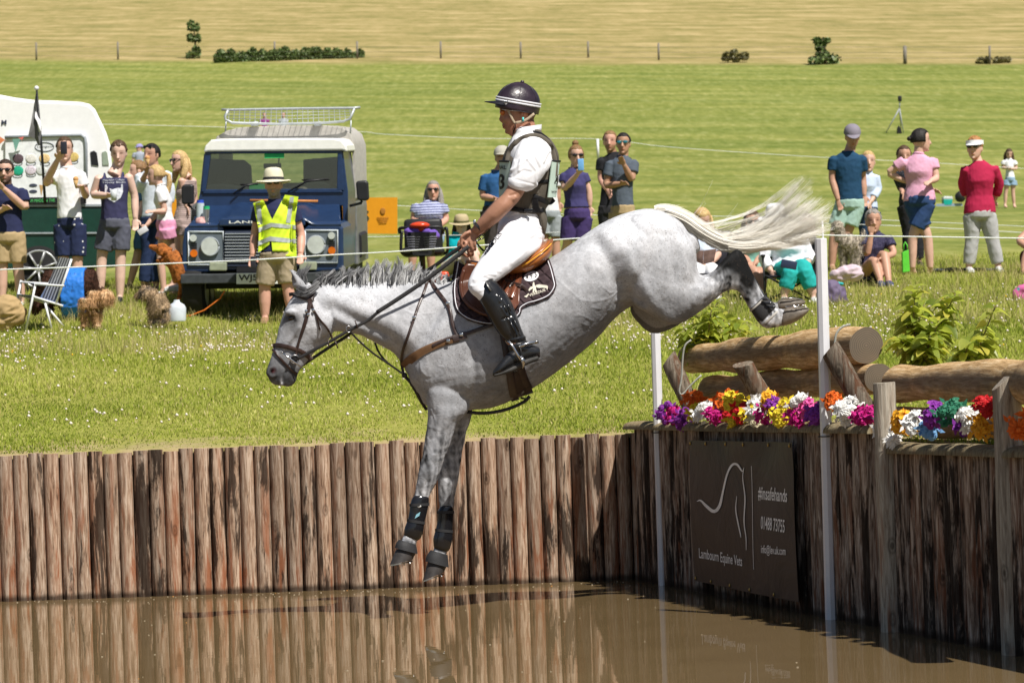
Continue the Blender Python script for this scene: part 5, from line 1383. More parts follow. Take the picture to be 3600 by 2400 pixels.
def log(name, label, a, b, ra, rb, parent=None, bumps=.012, group=None, sag=0):
 """tapered peeled log from a to b"""
 a = np.asarray(a, float); b = np.asarray(b, float); ax = b - a; L = np.linalg.norm(ax); ax /= L
 up = np.array([0, 0, 1.]); s = np.cross(ax, up); s /= np.linalg.norm(s); up = np.cross(s, ax)
 n = 40; m = 46; V = []; AL = []; RI = []; EN = []; Fc = []
 rg = np.random.default_rng(int(abs(a[0] * 1000)) % 9999); ph = rg.uniform(0, 6.28, 6)
 for i in range(m):
  t = i / (m - 1); r = ra + (rb - ra) * t
  r *= 1 + bumps / r * (.6 * math.sin(t * L * 4.3 + ph[0]) + .35 * math.sin(t * L * 9.1 + ph[1]))
  for j in range(n):
   q = 2 * math.pi * j / n
   rr = r * (1 + .035 * math.sin(2 * q + ph[2] + t * 2) + .015 * math.sin(5 * q + ph[3] + t * 5))
   if i == 0 or i == m - 1: rr *= .975
   V.append(a + ax * L * t + up * rr * math.cos(q) + s * rr * math.sin(q)); AL.append(t * L); RI.append(q / 6.2832); EN.append(0)
 for i in range(m - 1):
  for j in range(n):
   k = (j + 1) % n; Fc.append((i * n + j, i * n + k, (i + 1) * n + k, (i + 1) * n + j))
 for e, i in ((0, 0), (1, m - 1)):
  prev = None
  for rr in (1.0, .02):
   o = len(V)
   for j in range(n):
    c = a if e == 0 else b
    V.append(c + (V[i * n + j] - c) * rr + ax * (.004 * (1 - rr)) * (1 if e else -1)); AL.append(0); RI.append(0); EN.append(max(rr, .01))
   if prev is not None:
    for j in range(n):
     k = (j + 1) % n; f = (prev + j, prev + k, o + k, o + j); Fc.append(f if e else f[::-1])
   prev = o
  Fc.append(tuple(prev + j for j in range(n))[::-1 if e == 0 else 1])
 me = bpy.data.meshes.new(name); me.from_pydata([tuple(v) for v in V], [], Fc); me.update()
 set_attr(me, 'along', AL); set_attr(me, 'ring', RI); set_attr(me, 'endf', EN)
 o = link_mesh(name, me, LOGM, parent, 60)
 if label: tag(o, label, 'log', group)
 return o
def at_wall(s, out, z): return CORN + WALLD * s + WALLN * out + np.array([0, 0, z])
def pxs(x, y, out):
 """photo pixel -> point on the plane parallel to the jump face, 'out' in front of it"""
 r = ray(x, y); p0 = CORN + WALLN * out; t = ((p0 - C0) @ WALLN) / (r @ WALLN); return C0 + r * t
A = P(2428, 1262, 10000 / 522); B = P(3045, 1214, 10000 / 636)
log('log', 'long thick peeled log on top of the jump, its ringed sawn end facing the viewer', A, B, .094, .113, group='logs of the jump')
A2 = P(2500, 1368, 10000 / 528); B2 = P(3092, 1330, 10000 / 640)
log('log', 'darker lower log lying half hidden beneath the top log above the flowers', A2, B2, .088, .095, group='logs of the jump')
A3 = P(3160, 1350, 10000 / 650); B3 = A3 + (B - A) / np.linalg.norm(B - A) * 2.0
log('log', 'second peeled log at the right behind two grey upright posts', A3, B3, .098, .108, group='logs of the jump')
log('log', 'log end at the right frame edge beyond the last grey post', P(3585, 1345, 13.45), P(3760, 1340, 12.4), .10, .10, group='logs of the jump')
A4 = pxs(3150, 1475, -.30); B4 = pxs(3620, 1505, -.30)
log('log', 'dark shaded lower log behind the flowers of the right hand rail', A4, B4, .075, .08, group='logs of the jump')
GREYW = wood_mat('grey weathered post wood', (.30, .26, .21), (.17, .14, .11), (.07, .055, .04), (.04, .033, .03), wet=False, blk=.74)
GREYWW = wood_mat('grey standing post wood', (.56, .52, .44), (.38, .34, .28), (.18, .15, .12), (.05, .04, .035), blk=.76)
def post_between(name, label, a, b, r, mtl, cut=None, flat=1.0, group=None, cat='post'):
 a = np.asarray(a, float); b = np.asarray(b, float); ax = b - a; L = np.linalg.norm(ax); ax /= L
 u = np.cross(ax, [0, 1, .2]); u /= np.linalg.norm(u); v = np.cross(ax, u); n = 16
 mb = MB(); rings = []
 for t in np.linspace(0, 1, 12):
  rr = r * (1 + .03 * math.sin(t * 9 + a[0] * 7))
  ring = []
  for j in range(n):
   q = 2 * math.pi * j / n
   e = .8
   p = a + ax * L * t + u * rr * abs(math.cos(q)) ** e * (1 if math.cos(q) > 0 else -1) + v * rr * flat * abs(math.sin(q)) ** e * (1 if math.sin(q) > 0 else -1)
   if t == 1 and cut is not None: p = p + ax * (((p - b) @ np.asarray(cut)) * 1.0)
   ring.append(p)
  rings.append(ring)
 mb.rings(rings); o = mb.build(name, mtl, smooth=40)
 tag(o, label, cat, group); return o
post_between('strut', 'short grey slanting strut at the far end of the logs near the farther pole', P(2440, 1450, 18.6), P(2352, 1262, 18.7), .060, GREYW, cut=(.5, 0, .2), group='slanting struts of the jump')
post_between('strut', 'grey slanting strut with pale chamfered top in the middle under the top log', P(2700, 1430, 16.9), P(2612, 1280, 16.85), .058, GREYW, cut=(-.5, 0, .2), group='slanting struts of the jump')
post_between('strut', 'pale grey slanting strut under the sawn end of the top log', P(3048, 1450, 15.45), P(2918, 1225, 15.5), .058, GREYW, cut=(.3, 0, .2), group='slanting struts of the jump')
def upright(x0, y0, x1, y1, r, label, cut):
 b = on_z(x1, y1, 0) + WALLN * .05; b[2] = 0; D = proj(b)[2]; tp = P(x0, y0, D); tp = b + (tp - b) * 1.0
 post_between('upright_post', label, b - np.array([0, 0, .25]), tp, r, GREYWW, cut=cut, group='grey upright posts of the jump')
upright(3108, 1345, 3168, 2216, .058, 'grey upright post with flat top left of the second log', (0.05, 0, 0))
upright(3538, 1325, 3606, 2296, .068, 'thick grey upright post with slanted pale top at the right edge', (.9, 0, 0))
ROPE = mat('grey rope', (.34, .34, .30), .8, nscale=200, var=.4)
for lb, pts in (('twisted rope looped round the far end of the top log', [(2430, 1195), (2408, 1215), (2400, 1260), (2396, 1330), (2388, 1375), (2400, 1385), (2430, 1352), (2466, 1318)]), ('rope round the near sawn end of the top log', [(2990, 1140), (2960, 1150), (2940, 1175), (2934, 1215)])):
 mb = MB(); D0 = 18.45 if pts[0][0] < 2700 else 15.62
 sp = spline(pts, 26); mb.tube([P(x, y, D0) for x, y in sp], .0065, 7); tag(mb.build('lashing_rope', ROPE), lb, 'rope')
def banner():
 OUT = .075
 g = NG('brown vinyl banner'); co = g.coord(); nb = g.noise(co, 2.2, 4, .55, .5)
 g.base(g.ramp(nb, [(.3, (.038, .031, .029)), (.7, (.056, .047, .043))]), .5, .22); g.bump(nb, .5, .05)
 t = thing('banner', 'dark brown vets banner with horse outline and white lettering fixed to the shaded stake wall', 'banner', on_wall(2610, 2070, OUT))
 tl, tr, br, bl = [np.array(v, float) for v in ((2424, 1547), (2789, 1554), (2806, 2116), (2439, 2040))]
 TL, TR, BR, BL = [on_wall(*v, OUT) for v in (tl, tr, br, bl)]
 def S(u, v):
  p = (TL * (1 - u) + TR * u) * (1 - v) + (BL * (1 - u) + BR * u) * v
  return p + WALLN * (.012 * math.sin(u * 3.1) * math.sin(v * 3.0) + .006 * math.sin(6 * u + 4 * v) + .010 * math.exp(-((v) / .12) ** 2) * math.sin(u * 14))
 mb = MB(); n = 30; V = [S(i / n, j / n) for j in range(n + 1) for i in range(n + 1)]; m1 = len(V); V += [p - WALLN * .003 for p in V]
 Fc = []
 for j in range(n):
  for i in range(n):
   a = j * (n + 1) + i; Fc += [(a, a + 1, a + n + 2, a + n + 1), (m1 + a + n + 1, m1 + a + n + 2, m1 + a + 1, m1 + a)]
 mb.add(V, Fc); mb.build('vinyl_sheet', g.m, t)
 def fx(x, y):
  p = on_wall(x, y, OUT); u = 0.5; v = 0.5
  for _ in range(12):
   e = p - ((TL * (1 - u) + TR * u) * (1 - v) + (BL * (1 - u) + BR * u) * v)
   du = (TR - TL) * (1 - v) + (BR - BL) * v; dv = (BL - TL) * (1 - u) + (BR - TR) * u
   M_ = np.array([[du @ du, du @ dv], [du @ dv, dv @ dv]]); k = np.linalg.solve(M_, [e @ du, e @ dv]); u += k[0]; v += k[1]
  return S(u, v) + WALLN * .004
 WI = mat('white banner print', (.85, .85, .85), .5, bump=0)
 for s, q in (('Lambourn Equine Vets', ((2459, 1971), (2616, 2000), (2459, 1925))), ('#insafehands', ((2670, 1758), (2773, 1769), (2670, 1706))), ('01488 73755', ((2683, 1858), (2766, 1872), (2683, 1812))), ('info@lev.uk.com', ((2685, 1950), (2769, 1958), (2685, 1912)))):
  mb = MB(); text_on(mb, s, q, fx, bold=.012); mb.build('lettering', WI, t, smooth=False)
 def brush(pts, ws, mt=WI):
  sp = spline(pts, 40); w = np.interp(np.linspace(0, 1, 40), np.linspace(0, 1, len(ws)), ws); L = []; R_ = []
  for i, p in enumerate(sp):
   a = sp[max(i - 1, 0)]; b = sp[min(i + 1, 39)]; tx, ty = b - a; l = math.hypot(tx, ty); L.append(fx(p[0] - ty / l * w[i], p[1] + tx / l * w[i])); R_.append(fx(p[0] + ty / l * w[i], p[1] - tx / l * w[i]))
  mb.add(L + R_, [(i, i + 1, 41 + i, 40 + i) for i in range(39)])
 mb = MB()
 brush([(2456, 1761), (2470, 1758), (2490, 1778), (2515, 1796), (2535, 1778), (2548, 1725), (2562, 1665), (2578, 1634), (2596, 1632), (2613, 1656), (2619, 1642)], [.6, 3, 5, 6, 5, 3, 3, 4, 4, 2, .6])
 brush([(2619, 1642), (2615, 1680), (2624, 1750), (2622, 1830), (2630, 1890), (2631, 1932)], [.8, 1.3, 2, 2, 1.6, .8])
 brush([(2595, 1743), (2592, 1790), (2601, 1840), (2609, 1875), (2611, 1888)], [.8, 1.8, 2.2, 1.8, .8]); brush([(2644, 1637), (2652, 1800), (2658, 2000)], [.7, .7, .7])
 mb.build('horse_outline', WI, t, smooth=False)
 BR_ = mat('brass eyelet', (.45, .30, .10), .35, metal=1, bump=0)
 for u, v in [(.02, .02), (.19, .02), (.37, .02), (.56, .02), (.76, .02), (.98, .02), (.02, .98), (.18, .98), (.38, .98), (.58, .98), (.8, .98)]:
  mb = MB(); mb.ell(S(u, v) + WALLN * .004, (.006, .006, .012)); mb.build('eyelet', BR_, t)
banner()
def fcol(n, c): return mat('petal ' + n, c, .65, var=.15, nscale=30, bump=.1)
PC = dict(purple=(.22, .03, .30), magenta=(.52, .01, .20), pink=(.72, .10, .34), red=(.50, .010, .014), orange=(.72, .14, .015), yellow=(.75, .58, .03), white=(.80, .79, .76), cream=(.62, .56, .38), lilac=(.40, .20, .50), blue=(.20, .42, .72), gold=(.80, .38, .02), green=(.04, .14, .05), teal=(.03, .18, .10))
PM = {k: fcol(k, v) for k, v in PC.items()}
def bloom(mb, c, r, face, mi, core, rg, kind):
 """one artificial bloom: whorls of cupped petals around a core"""
 f = np.asarray(face, float); f /= np.linalg.norm(f); u = np.cross(f, [0.13, .2, 1.]); u /= np.linalg.norm(u); v = np.cross(f, u)
 layers = {'daisy': [(20, 1.0, .10), (16, .72, .3), (10, .4, .5)], 'rose': [(6, 1.0, .25), (6, .8, .6), (5, .55, .9), (4, .3, 1.1)], 'pom': [(9, 1.0, .0), (9, .92, .4), (8, .75, .8), (6, .5, 1.1), (3, .2, 1.3)], 'lily': [(5, 1.1, .35), (4, .7, .8)]}[kind]
 for n, rad, lift in layers:
  a0 = rg.uniform(0, 6.28)
  for k in range(n):
   q = a0 + 2 * math.pi * k / n + rg.normal(0, .08)
   d = u * math.cos(q) + v * math.sin(q); s = np.cross(f, d); rr = r * rad * rg.uniform(.85, 1.1); w = rr * (.15 if kind == 'daisy' else .46)
   p0 = c + d * rr * .12 + f * r * lift * .35; p1 = c + d * rr * .6 + f * r * (lift * .6 + .05); p2 = c + d * rr + f * r * (lift * .45 - .08 + rg.normal(0, .06))
   mb.add([p0 - s * w * .3, p0 + s * w * .3, p1 + s * w + f * r * .06, p2 + s * w * .5, p2 - s * w * .5, p1 - s * w + f * r * .06, p1 - f * r * .04], [(0, 1, 6), (1, 2, 6), (2, 3, 6), (3, 4, 6), (4, 5, 6), (5, 0, 6)], mi)
 if core is not None: mb.ell(c + f * r * .3, (r * .22, r * .22, r * .22), n=8, m=6, mi=core)
def flower_bunch(x, y, cols, size, label, kind='pom', spread=26, D=None, n=9, seed=0, sy=1.0):
 rg = np.random.default_rng(seed + int(x)); spread = spread * 1.3; n = n + 6 if n > 5 else n
 D0 = D if D is not None else proj(on_wall(x, y, .02))[2]
 mats = [PM[c] for c in cols] + [PM['green'], PM['gold']]
 mb = MB(); gi = len(cols)
 base = P(x, y + spread * .6, D0 + .03)
 for k in range(n):
  a = rg.uniform(0, 6.28); rr = math.sqrt(rg.uniform(0, 1)) * spread if n > 1 else 0
  px_, py_ = x + rr * math.cos(a), y + rr * math.sin(a) * sy
  c = P(px_, py_, D0 + rg.uniform(-.04, .05)); jt = .35 if kind != 'daisy' else .12; face = np.array([-.35 + rg.normal(0, jt) + (px_ - x) / 50, -1.0 + rg.normal(0, jt), .45 + rg.normal(0, jt) - (py_ - y) / 50])
  bloom(mb, c, size * .98 * rg.uniform(.7, 1.2) / 600, face, k % len(cols), (gi + 1) if kind == 'daisy' or rg.random() < .25 else None, rg, kind)
  mb.tube([c, (c + base) / 2 + rg.normal(0, .01, 3), base], .0022, 5, mi=gi)
 for k in range(34):
  a = rg.uniform(0, 6.28); c = P(x + spread * 1.2 * math.cos(a), y + spread * .8 * math.sin(a), D0 + .02); d = rg.normal(0, 1, 3); d /= np.linalg.norm(d); s = np.cross(d, [0, 1, 0]); s /= np.linalg.norm(s) + 1e-9
  mb.add([c, c + d * .02 + s * .010, c + d * .045, c + d * .02 - s * .010], [(0, 1, 2, 3)], gi)
 o = mb.build('artificial_flowers', mats, smooth=False, fixn=False)
 tag(o, label, 'flowers', 'artificial flowers along the top of the jump')
FL = [(2345, 1452, ('purple', 'lilac', 'red', 'blue'), 17, 'purple, lilac and pale blue flowers leftmost on the rail beside the farther pole', 'pom', 24), (2380, 1462, ('magenta', 'pink', 'magenta'), 17, 'magenta flowers second from the left on the rail', 'pom', 24), (2408, 1474, ('purple', 'magenta'), 17, 'dark purple flowers spilling low over the rail near its left end', 'pom', 24),
   (2438, 1406, ('orange', 'purple', 'orange'), 18, 'orange and violet gerbera flowers standing high against the far strut', 'daisy', 22), (2448, 1448, ('yellow', 'gold', 'green'), 15, 'small yellow flowers between purple and white ones', 'pom', 18), (2482, 1450, ('white', 'white', 'cream'), 22, 'large white chrysanthemums left of the red and magenta ones', 'daisy', 28),
   (2522, 1452, ('magenta', 'red', 'magenta'), 16, 'magenta and red flowers right of the large white chrysanthemums', 'lily', 24), (2552, 1408, ('orange', 'orange'), 13, 'tall orange flower spikes reaching up to the lower log', 'lily', 26), (2562, 1462, ('red', 'white', 'orange'), 13, 'small red and white flowers below the orange spikes', 'lily', 18),
   (2590, 1412, ('yellow', 'cream', 'yellow'), 19, 'pale yellow flowers at the top under the middle strut', 'lily', 26), (2612, 1448, ('red', 'red'), 16, 'bright red flowers under the middle strut', 'lily', 26), (2585, 1476, ('yellow', 'yellow'), 15, 'yellow daffodil flowers low on the rail beneath the red ones', 'lily', 18), (2642, 1452, ('yellow', 'white'), 15, 'yellow and white small flowers between red and cream ones', 'lily', 20),
   (2664, 1424, ('white', 'cream', 'white'), 19, 'white lily flowers above a cream rose', 'lily', 24), (2660, 1472, ('cream', 'cream'), 20, 'cream roses hanging on the rail', 'rose', 16), (2702, 1400, ('gold', 'yellow'), 15, 'golden yellow flowers standing up above the mauve roses', 'lily', 18), (2698, 1450, ('magenta', 'white', 'lilac', 'purple'), 15, 'mauve and white rose buds left of the bright yellow flowers', 'rose', 26),
   (2728, 1425, ('purple', 'purple'), 13, 'small violet flowers behind the mauve roses', 'lily', 16), (2752, 1454, ('yellow', 'yellow'), 18, 'bright lemon yellow flower mass in the middle of the row', 'lily', 30), (2786, 1428, ('yellow', 'green'), 13, 'loose yellow sprays right of the lemon mass', 'lily', 22), (2812, 1420, ('white', 'red', 'red'), 17, 'red and white carnations above magenta orchids', 'pom', 22), (2815, 1458, ('magenta', 'purple', 'magenta'), 17, 'magenta orchids below the red and white carnations', 'lily', 28),
   (2848, 1440, ('pink', 'lilac', 'white'), 16, 'pale pink flowers just left of the nearer white pole', 'lily', 24), (2872, 1456, ('purple', 'purple'), 18, 'deep purple flowers touching the nearer white pole', 'lily', 24), (2928, 1410, ('orange', 'orange'), 16, 'orange flower just right of the nearer white pole', 'lily', 16),
   (2985, 1445, ('white', 'white'), 24, 'big white chrysanthemums with one orange heart under the sawn log end', 'daisy', 34), (3026, 1460, ('magenta', 'purple', 'green'), 14, 'plum coloured small flowers right of the big white chrysanthemums', 'pom', 20), (3058, 1456, ('magenta', 'pink'), 15, 'cerise flowers beside the first grey upright post', 'pom', 18)]
for k, f in enumerate(FL): flower_bunch(f[0], f[1], f[2], f[3], f[4], f[5], f[6], seed=k)
FR = [(3116, 1500, ('white', 'white', 'cream'), 30, 'cream white gerberas hanging on the first grey upright post', 'daisy', 26, 14.85, 4), (3140, 1545, ('white',), 32, 'single large white daisy hanging lowest over the rail', 'daisy', 8, 14.8, 2), (3178, 1485, ('gold', 'white'), 22, 'orange and white orchid flowers right of the white gerberas', 'lily', 22, 14.8, 6), (3218, 1490, ('white', 'white'), 24, 'white orchid petals left of the blue flowers', 'lily', 24, 14.7, 5),
   (3266, 1512, ('blue', 'blue'), 17, 'sky blue hydrangea flowers on the right hand rail', 'pom', 18, 14.6, 8), (3290, 1460, ('purple', 'purple'), 20, 'deep violet flowers on the right hand rail', 'lily', 26, 14.6, 9), (3345, 1450, ('teal', 'green', 'teal'), 18, 'tall green succulent leaves rising between violet and red flowers', 'rose', 34, 14.4, 14), (3385, 1500, ('purple', 'magenta'), 14, 'small purple flowers behind the red and white chrysanthemum', 'pom', 16, 14.4, 6),
   (3408, 1470, ('white', 'red', 'white'), 26, 'red and white chrysanthemums on the right hand rail', 'daisy', 30, 14.2, 4), (3466, 1425, ('red', 'red'), 18, 'red flowers against the thick slanted post', 'rose', 22, 14.1, 6), (3455, 1500, ('gold', 'gold', 'orange'), 28, 'golden orange gerberas hanging beside the thick slanted post', 'daisy', 30, 14.0, 4), (3592, 1485, ('orange', 'red', 'orange'), 28, 'orange red dahlias at the right frame edge', 'daisy', 30, 13.4, 4)]
for k, f in enumerate(FR): flower_bunch(f[0], f[1], f[2], f[3], f[4], f[5], f[6], n=f[8], seed=50 + k)
LEAFM = None
def leaf_mat():
 g = NG('laurel leaf'); oi = g.n('ShaderNodeAttribute', attribute_name='tone'); co = g.coord()
 g.base(g.ramp(oi.outputs['Fac'], [(0, (.06, .11, .015)), (.45, (.20, .27, .04)), (.8, (.40, .43, .09)), (1, (.62, .52, .08))]), .38, .5)
 g.bump(g.noise(co, 60, 3), .2, .003)
 tr = g.n('ShaderNodeBsdfTranslucent'); tr.inputs[0].default_value = (.55, .62, .09, 1); mx = g.n('ShaderNodeMixShader'); mx.inputs[0].default_value = .5
 g.t.links.new(g.b.outputs[0], mx.inputs[1]); g.t.links.new(tr.outputs[0], mx.inputs[2]); g.t.links.new(mx.outputs[0], g.out.inputs[0])
 return g.m
LEAFM = leaf_mat(); STEMM = mat('plant stem', (.13, .10, .05))
def laurel(label, stems, seed, nl=34, leaf=.10):
 rg = np.random.default_rng(seed)
 b0 = np.array(stems[0][0]); t = thing('laurel_bush', label, 'plant', stems[0][0])
 ms = MB(); V = []; Fc = []; T = []
 for a, b in stems:
  a = np.asarray(a); b = np.asarray(b); mid = (a + b) / 2 + rg.normal(0, .02, 3); sp = spline([a, mid, b], 10); ms.tube(list(sp), list(np.linspace(.006, .003, 10)), 6)
  for k in range(nl):
   u = .12 + .9 * k / nl; i = min(int(u * 9), 8); c = sp[i] + (sp[i + 1] - sp[i]) * (u * 9 - i)
   q = k * 2.4 + rg.uniform(0, 1); d = np.array([math.cos(q), math.sin(q), rg.uniform(-.5, .9) if u < .85 else rg.uniform(-.1, 1.0)]); d /= np.linalg.norm(d)
   s = np.cross(d, [0, 0, 1.]); s /= np.linalg.norm(s) + 1e-9; s = s + rg.normal(0, .4, 3); s -= d * (s @ d); s /= np.linalg.norm(s); nn = np.cross(s, d)
   L = leaf * rg.uniform(.7, 1.15); w = L * .19; o = len(V); tn = np.clip(rg.normal(.66, .22), 0, 1)
   rows = 6
   for r in range(rows + 1):
    x = r / rows; ww = 1.6 * w * math.sin(math.pi * min(1, x * .93 + .04)) ** .7; cc = c + d * (L * x + .01) - nn * 0 + np.array([0, 0, -L * .5 * x * x])
    V += [cc - s * ww + nn * ww * .35, cc, cc + s * ww + nn * ww * .35]; T += [tn, tn * .92, tn]
   for r in range(rows):
    p = o + r * 3; Fc += [(p, p + 1, p + 4, p + 3), (p + 1, p + 2, p + 5, p + 4)]
 me = bpy.data.meshes.new('foliage'); me.from_pydata([tuple(v) for v in V], [], Fc); me.update(); set_attr(me, 'tone', T)
 link_mesh('foliage', me, LEAFM, t); ms.build('stem', STEMM, t)
def gb(x, y, D): return P(x, y, D)
laurel('leafy light green laurel cutting behind the right hand log', [(gb(3230, 1330, 15.8), gb(x, y, 15.8 + d)) for x, y, d in ((3215, 1015, 0), (3250, 1060, .15), (3300, 1130, -.1), (3330, 1080, .1), (3180, 1130, .1), (3160, 1190, -.1), (3360, 1030, .05), (3270, 1180, -.15), (3200, 1080, .2), (3310, 1220, .2), (3250, 1240, -.1), (3230, 1150, 0))], 4, 46)
laurel('narrow laurel shoots with pale leaves right of the leafy laurel cutting', [(gb(3400, 1330, 15.4), gb(x, y, 15.4 + d)) for x, y, d in ((3500, 1075, 0), (3455, 1160, .1), (3410, 1200, -.1), (3490, 1200, .1), (3430, 1250, 0), (3380, 1230, .1))], 9, 34)
laurel('light green laurel cutting behind the far end of the top log', [(gb(2470, 1250, 18.9), gb(x, y, 18.9 + d)) for x, y, d in ((2400, 1150, 0), (2440, 1100, .1), (2500, 1090, -.1), (2560, 1110, .1), (2610, 1130, 0), (2640, 1160, -.1), (2520, 1060, 0), (2420, 1210, .1), (2480, 1140, .15), (2570, 1150, .1))], 12, 36, .088)
# ================================================================== PEOPLE
FRM = {0: (0, 0, 1), 1: (0, 250, 1.65), 2: (600, 350, 1.845), 3: (1350, 400, 2.091), 4: (2300, 600, 2.8508), 5: (2850, 320, 2.0107)}
def fr(n, p): a, b, k = FRM[n]; return (a + p[0] / k, b + p[1] / k)
SK = {'fair': (.62, .40, .31), 'tan': (.50, .29, .205), 'pale': (.70, .49, .40), 'red': (.58, .33, .25), 'olive': (.42, .245, .16)}
HR = {'brown': (.075, .042, .022), 'black': (.014, .011, .010), 'blond': (.50, .34, .15), 'lightbrown': (.22, .125, .055), 'grey': (.24, .22, .20), 'ginger': (.36, .17, .06), 'darkbrown': (.035, .020, .013)}
def hmat(c): return mat('hair ' + c, HR[c], .6, var=.45, nscale=60, bump=.6, bscale=90, bdist=.006)
GLASS_D = mat('dark lens', (.006, .006, .008), .08, spec=.8, bump=0)
def hand_mesh(mb, w, d, up, s, curl=.5):
 """hand at wrist w pointing along d; palm, four fingers, thumb"""
 d = d / np.linalg.norm(d); up = up - d * (up @ d); up /= np.linalg.norm(up) + 1e-9; sd = np.cross(d, up)
 mb.tube([w - d * .01, w + d * .04 * s, w + d * .085 * s], [(.018 * s, .024 * s), (.016 * s, .038 * s), (.013 * s, .038 * s)], 10, up=up)
 for k in range(4):
  o = (k - 1.5) * .019 * s; L = (.060, .072, .068, .052)[k] * s
  a = w + d * .085 * s + sd * o; b = a + d * L * .5 - up * curl * L * .25; c = b + d * L * (.5 - .4 * curl) - up * curl * L * .6
  mb.tube([a, b, c], [.0088 * s, .0082 * s, .0068 * s], 8)
 t0 = w + d * .025 * s + sd * .034 * s
 mb.tube([t0, t0 + d * .03 * s + sd * .022 * s - up * .008 * s, t0 + d * .06 * s + sd * .018 * s - up * .02 * s], [.012 * s, .0105 * s, .008 * s], 8)
def person(label, n, D, top, J, hs=None, yaw=0, face=None, tyaw=None, skin='fair', hair=('short', 'brown'), hat=None, glasses=False, beard=None, shirt=None, bottom=None, shoes=None, fem=False, build=1.0, group='spectators along the rope', vox=.0095, tilt=0, extra=None, fold_s=1):
 """J: joints in the pixels of frame n -> hd,nk,sa,sb,ea,wa,eb,wb,pe,ka,aa,kb,ab ; third value = metres away from (+) or towards (-) the camera"""
 def W_(p, dd=0):
  q = fr(n, p); return P(q[0], q[1], D + (p[2] if len(p) > 2 else 0) + dd)
 if n:
  low = max([J[q_] for q_ in ('aa', 'ab') if q_ in J], key=lambda p_: p_[1]); fx_, fy_ = fr(n, low)
  dz = low[2] if len(low) > 2 else 0
  for _ in range(3):
   g_ = Gr(fx_, fy_ + .085 * F / (D + dz)); D = min(max(proj(g_)[2] - dz, D * .9), D * 1.12)
 k = FRM[n][2]
 hh = (hs or .235) * 1.17
 hd = W_(J['hd']); S_ = hh / .235; fa = math.radians(yaw if face is None else face); ty = math.radians(yaw if tyaw is None else tyaw)
 Fd = np.array([math.sin(fa), -math.cos(fa), 0.0]); Rt = np.array([math.cos(fa), math.sin(fa), 0.0]); Up = np.array([0, 0, 1.0])
 tl = math.radians(tilt); Fd, Up = Fd * math.cos(tl) - Up * math.sin(tl), Up * math.cos(tl) + Fd * math.sin(tl)
 HL = lambda r, f, u: hd + (Rt * r + Fd * f + Up * u) * S_
 Rh = np.column_stack([Rt, Fd, Up])
 tw = np.array([math.cos(ty), math.sin(ty), 0.0]); td = np.array([math.sin(ty), -math.cos(ty), 0.0])
 sa, sb = W_(J['sa']), W_(J['sb']); nk = (sa + sb) / 2 + np.array([0, 0, .035]) if 'nk' not in J else W_(J['nk']); pe = W_(J['pe'])
 sw = np.linalg.norm((sa - sb) * np.array([1, 1, 0])) / 2 + .02; sw = max(sw, .15 * build)
 def trunk(mb, g, top_=1.0, bot_=0.0, ease=0):
  a = (sa + sb) / 2; prof = [(1.13, .30, .055), (1.08, .56, .066), (1.03, .82, .080), (.95, 1.0, .098), (.78, .96, .112), (.60, .86, .112), (.42, .78 + ease, .105 + ease * .1), (.22, .80 + ease, .112 + ease * .1), (.05, .86 + ease, .122 + ease * .08), (-.12, .80 + ease, .115 + ease * .08)]
  if fem: prof = [(1.13, .29, .05), (1.08, .54, .060), (1.03, .79, .072), (.95, .95, .088), (.78, .90, .112), (.68, .86, .125), (.50, .76 + ease, .098), (.36, .74 + ease, .092), (.16, .90 + ease, .115), (-.02, .98 + ease * .5, .125), (-.14, .88 + ease * .5, .115)]
  rings = []
  for t, w, dp in prof:
   if t > top_ + .001 or t < bot_: continue
   c = pe + (a - pe) * t; ww = sw * .90 * w * (build if t < .8 else 1) + g; d2 = dp * build ** 1.2 + g
   rings.append([c + tw * ww * abs(math.cos(q)) ** .9 * (1 if math.cos(q) > 0 else -1) + td * d2 * math.sin(q) for q in [2 * math.pi * j / 24 for j in range(24)]])
  mb.rings(rings)
 def limb(mb, pts, rad, g=0, a=0, b=2.0, flare=0):
  """pts hip,knee,ankle; portion a..b"""
  pts = [np.array(p) for p in pts]; ts = np.linspace(a, b, 10); out = []; rr = []
  for i, t in enumerate(ts):
   j = 0 if t <= 1 else 1; u = t - j; p = pts[j] + (pts[j + 1] - pts[j]) * u; out.append(p)
   rr.append(np.interp(t, np.linspace(0, 2, len(rad)), rad) * build ** .7 + g + flare * i / 9)
  mb.tube(out, rr, 14)
 arms = []
 for s, sh, e, w in ((-1, sa, 'ea', 'wa'), (1, sb, 'eb', 'wb')):
  if e in J: arms.append((sh, W_(J[e]), W_(J[w])))
 legs = []
 for s, kk, aa in ((-1, 'ka', 'aa'), (1, 'kb', 'ab')):
  if kk in J: legs.append((pe + tw * s * .085 * build - np.array([0, 0, .04]), W_(J[kk]), W_(J[aa])))
 fs = .88 if fem else 1.0
 AR = [.062 * fs, .054 * fs, .045 * fs, .047 * fs, .031 * fs]; LR = [.092, .080, .061, .062, .042]
 if fem: LR = [.090, .078, .056, .054, .037]
 mb = MB()
 rings = []
 for u, w, fw, bk in ((.112, .030, .040, -.045), (.100, .055, .068, -.075), (.07, .071, .088, -.094), (.035, .076, .094, -.10), (0, .074, .094, -.098), (-.03, .070, .093, -.088), (-.06, .062, .090, -.066), (-.085, .052, .086, -.035), (-.105, .038, .078, .0), (-.118, .020, .068, .03)):
  rings.append([HL(w * math.cos(q), (fw + bk) / 2 + (fw - bk) / 2 * math.sin(q), u) for q in [2 * math.pi * j / 20 for j in range(20)]])
 mb.rings(rings)
 mb.tube([HL(0, .088, .015), HL(0, .104, -.015), HL(0, .112, -.034), HL(0, .094, -.042)], [.010 * S_, .012 * S_, .016 * S_, .010 * S_], 8)
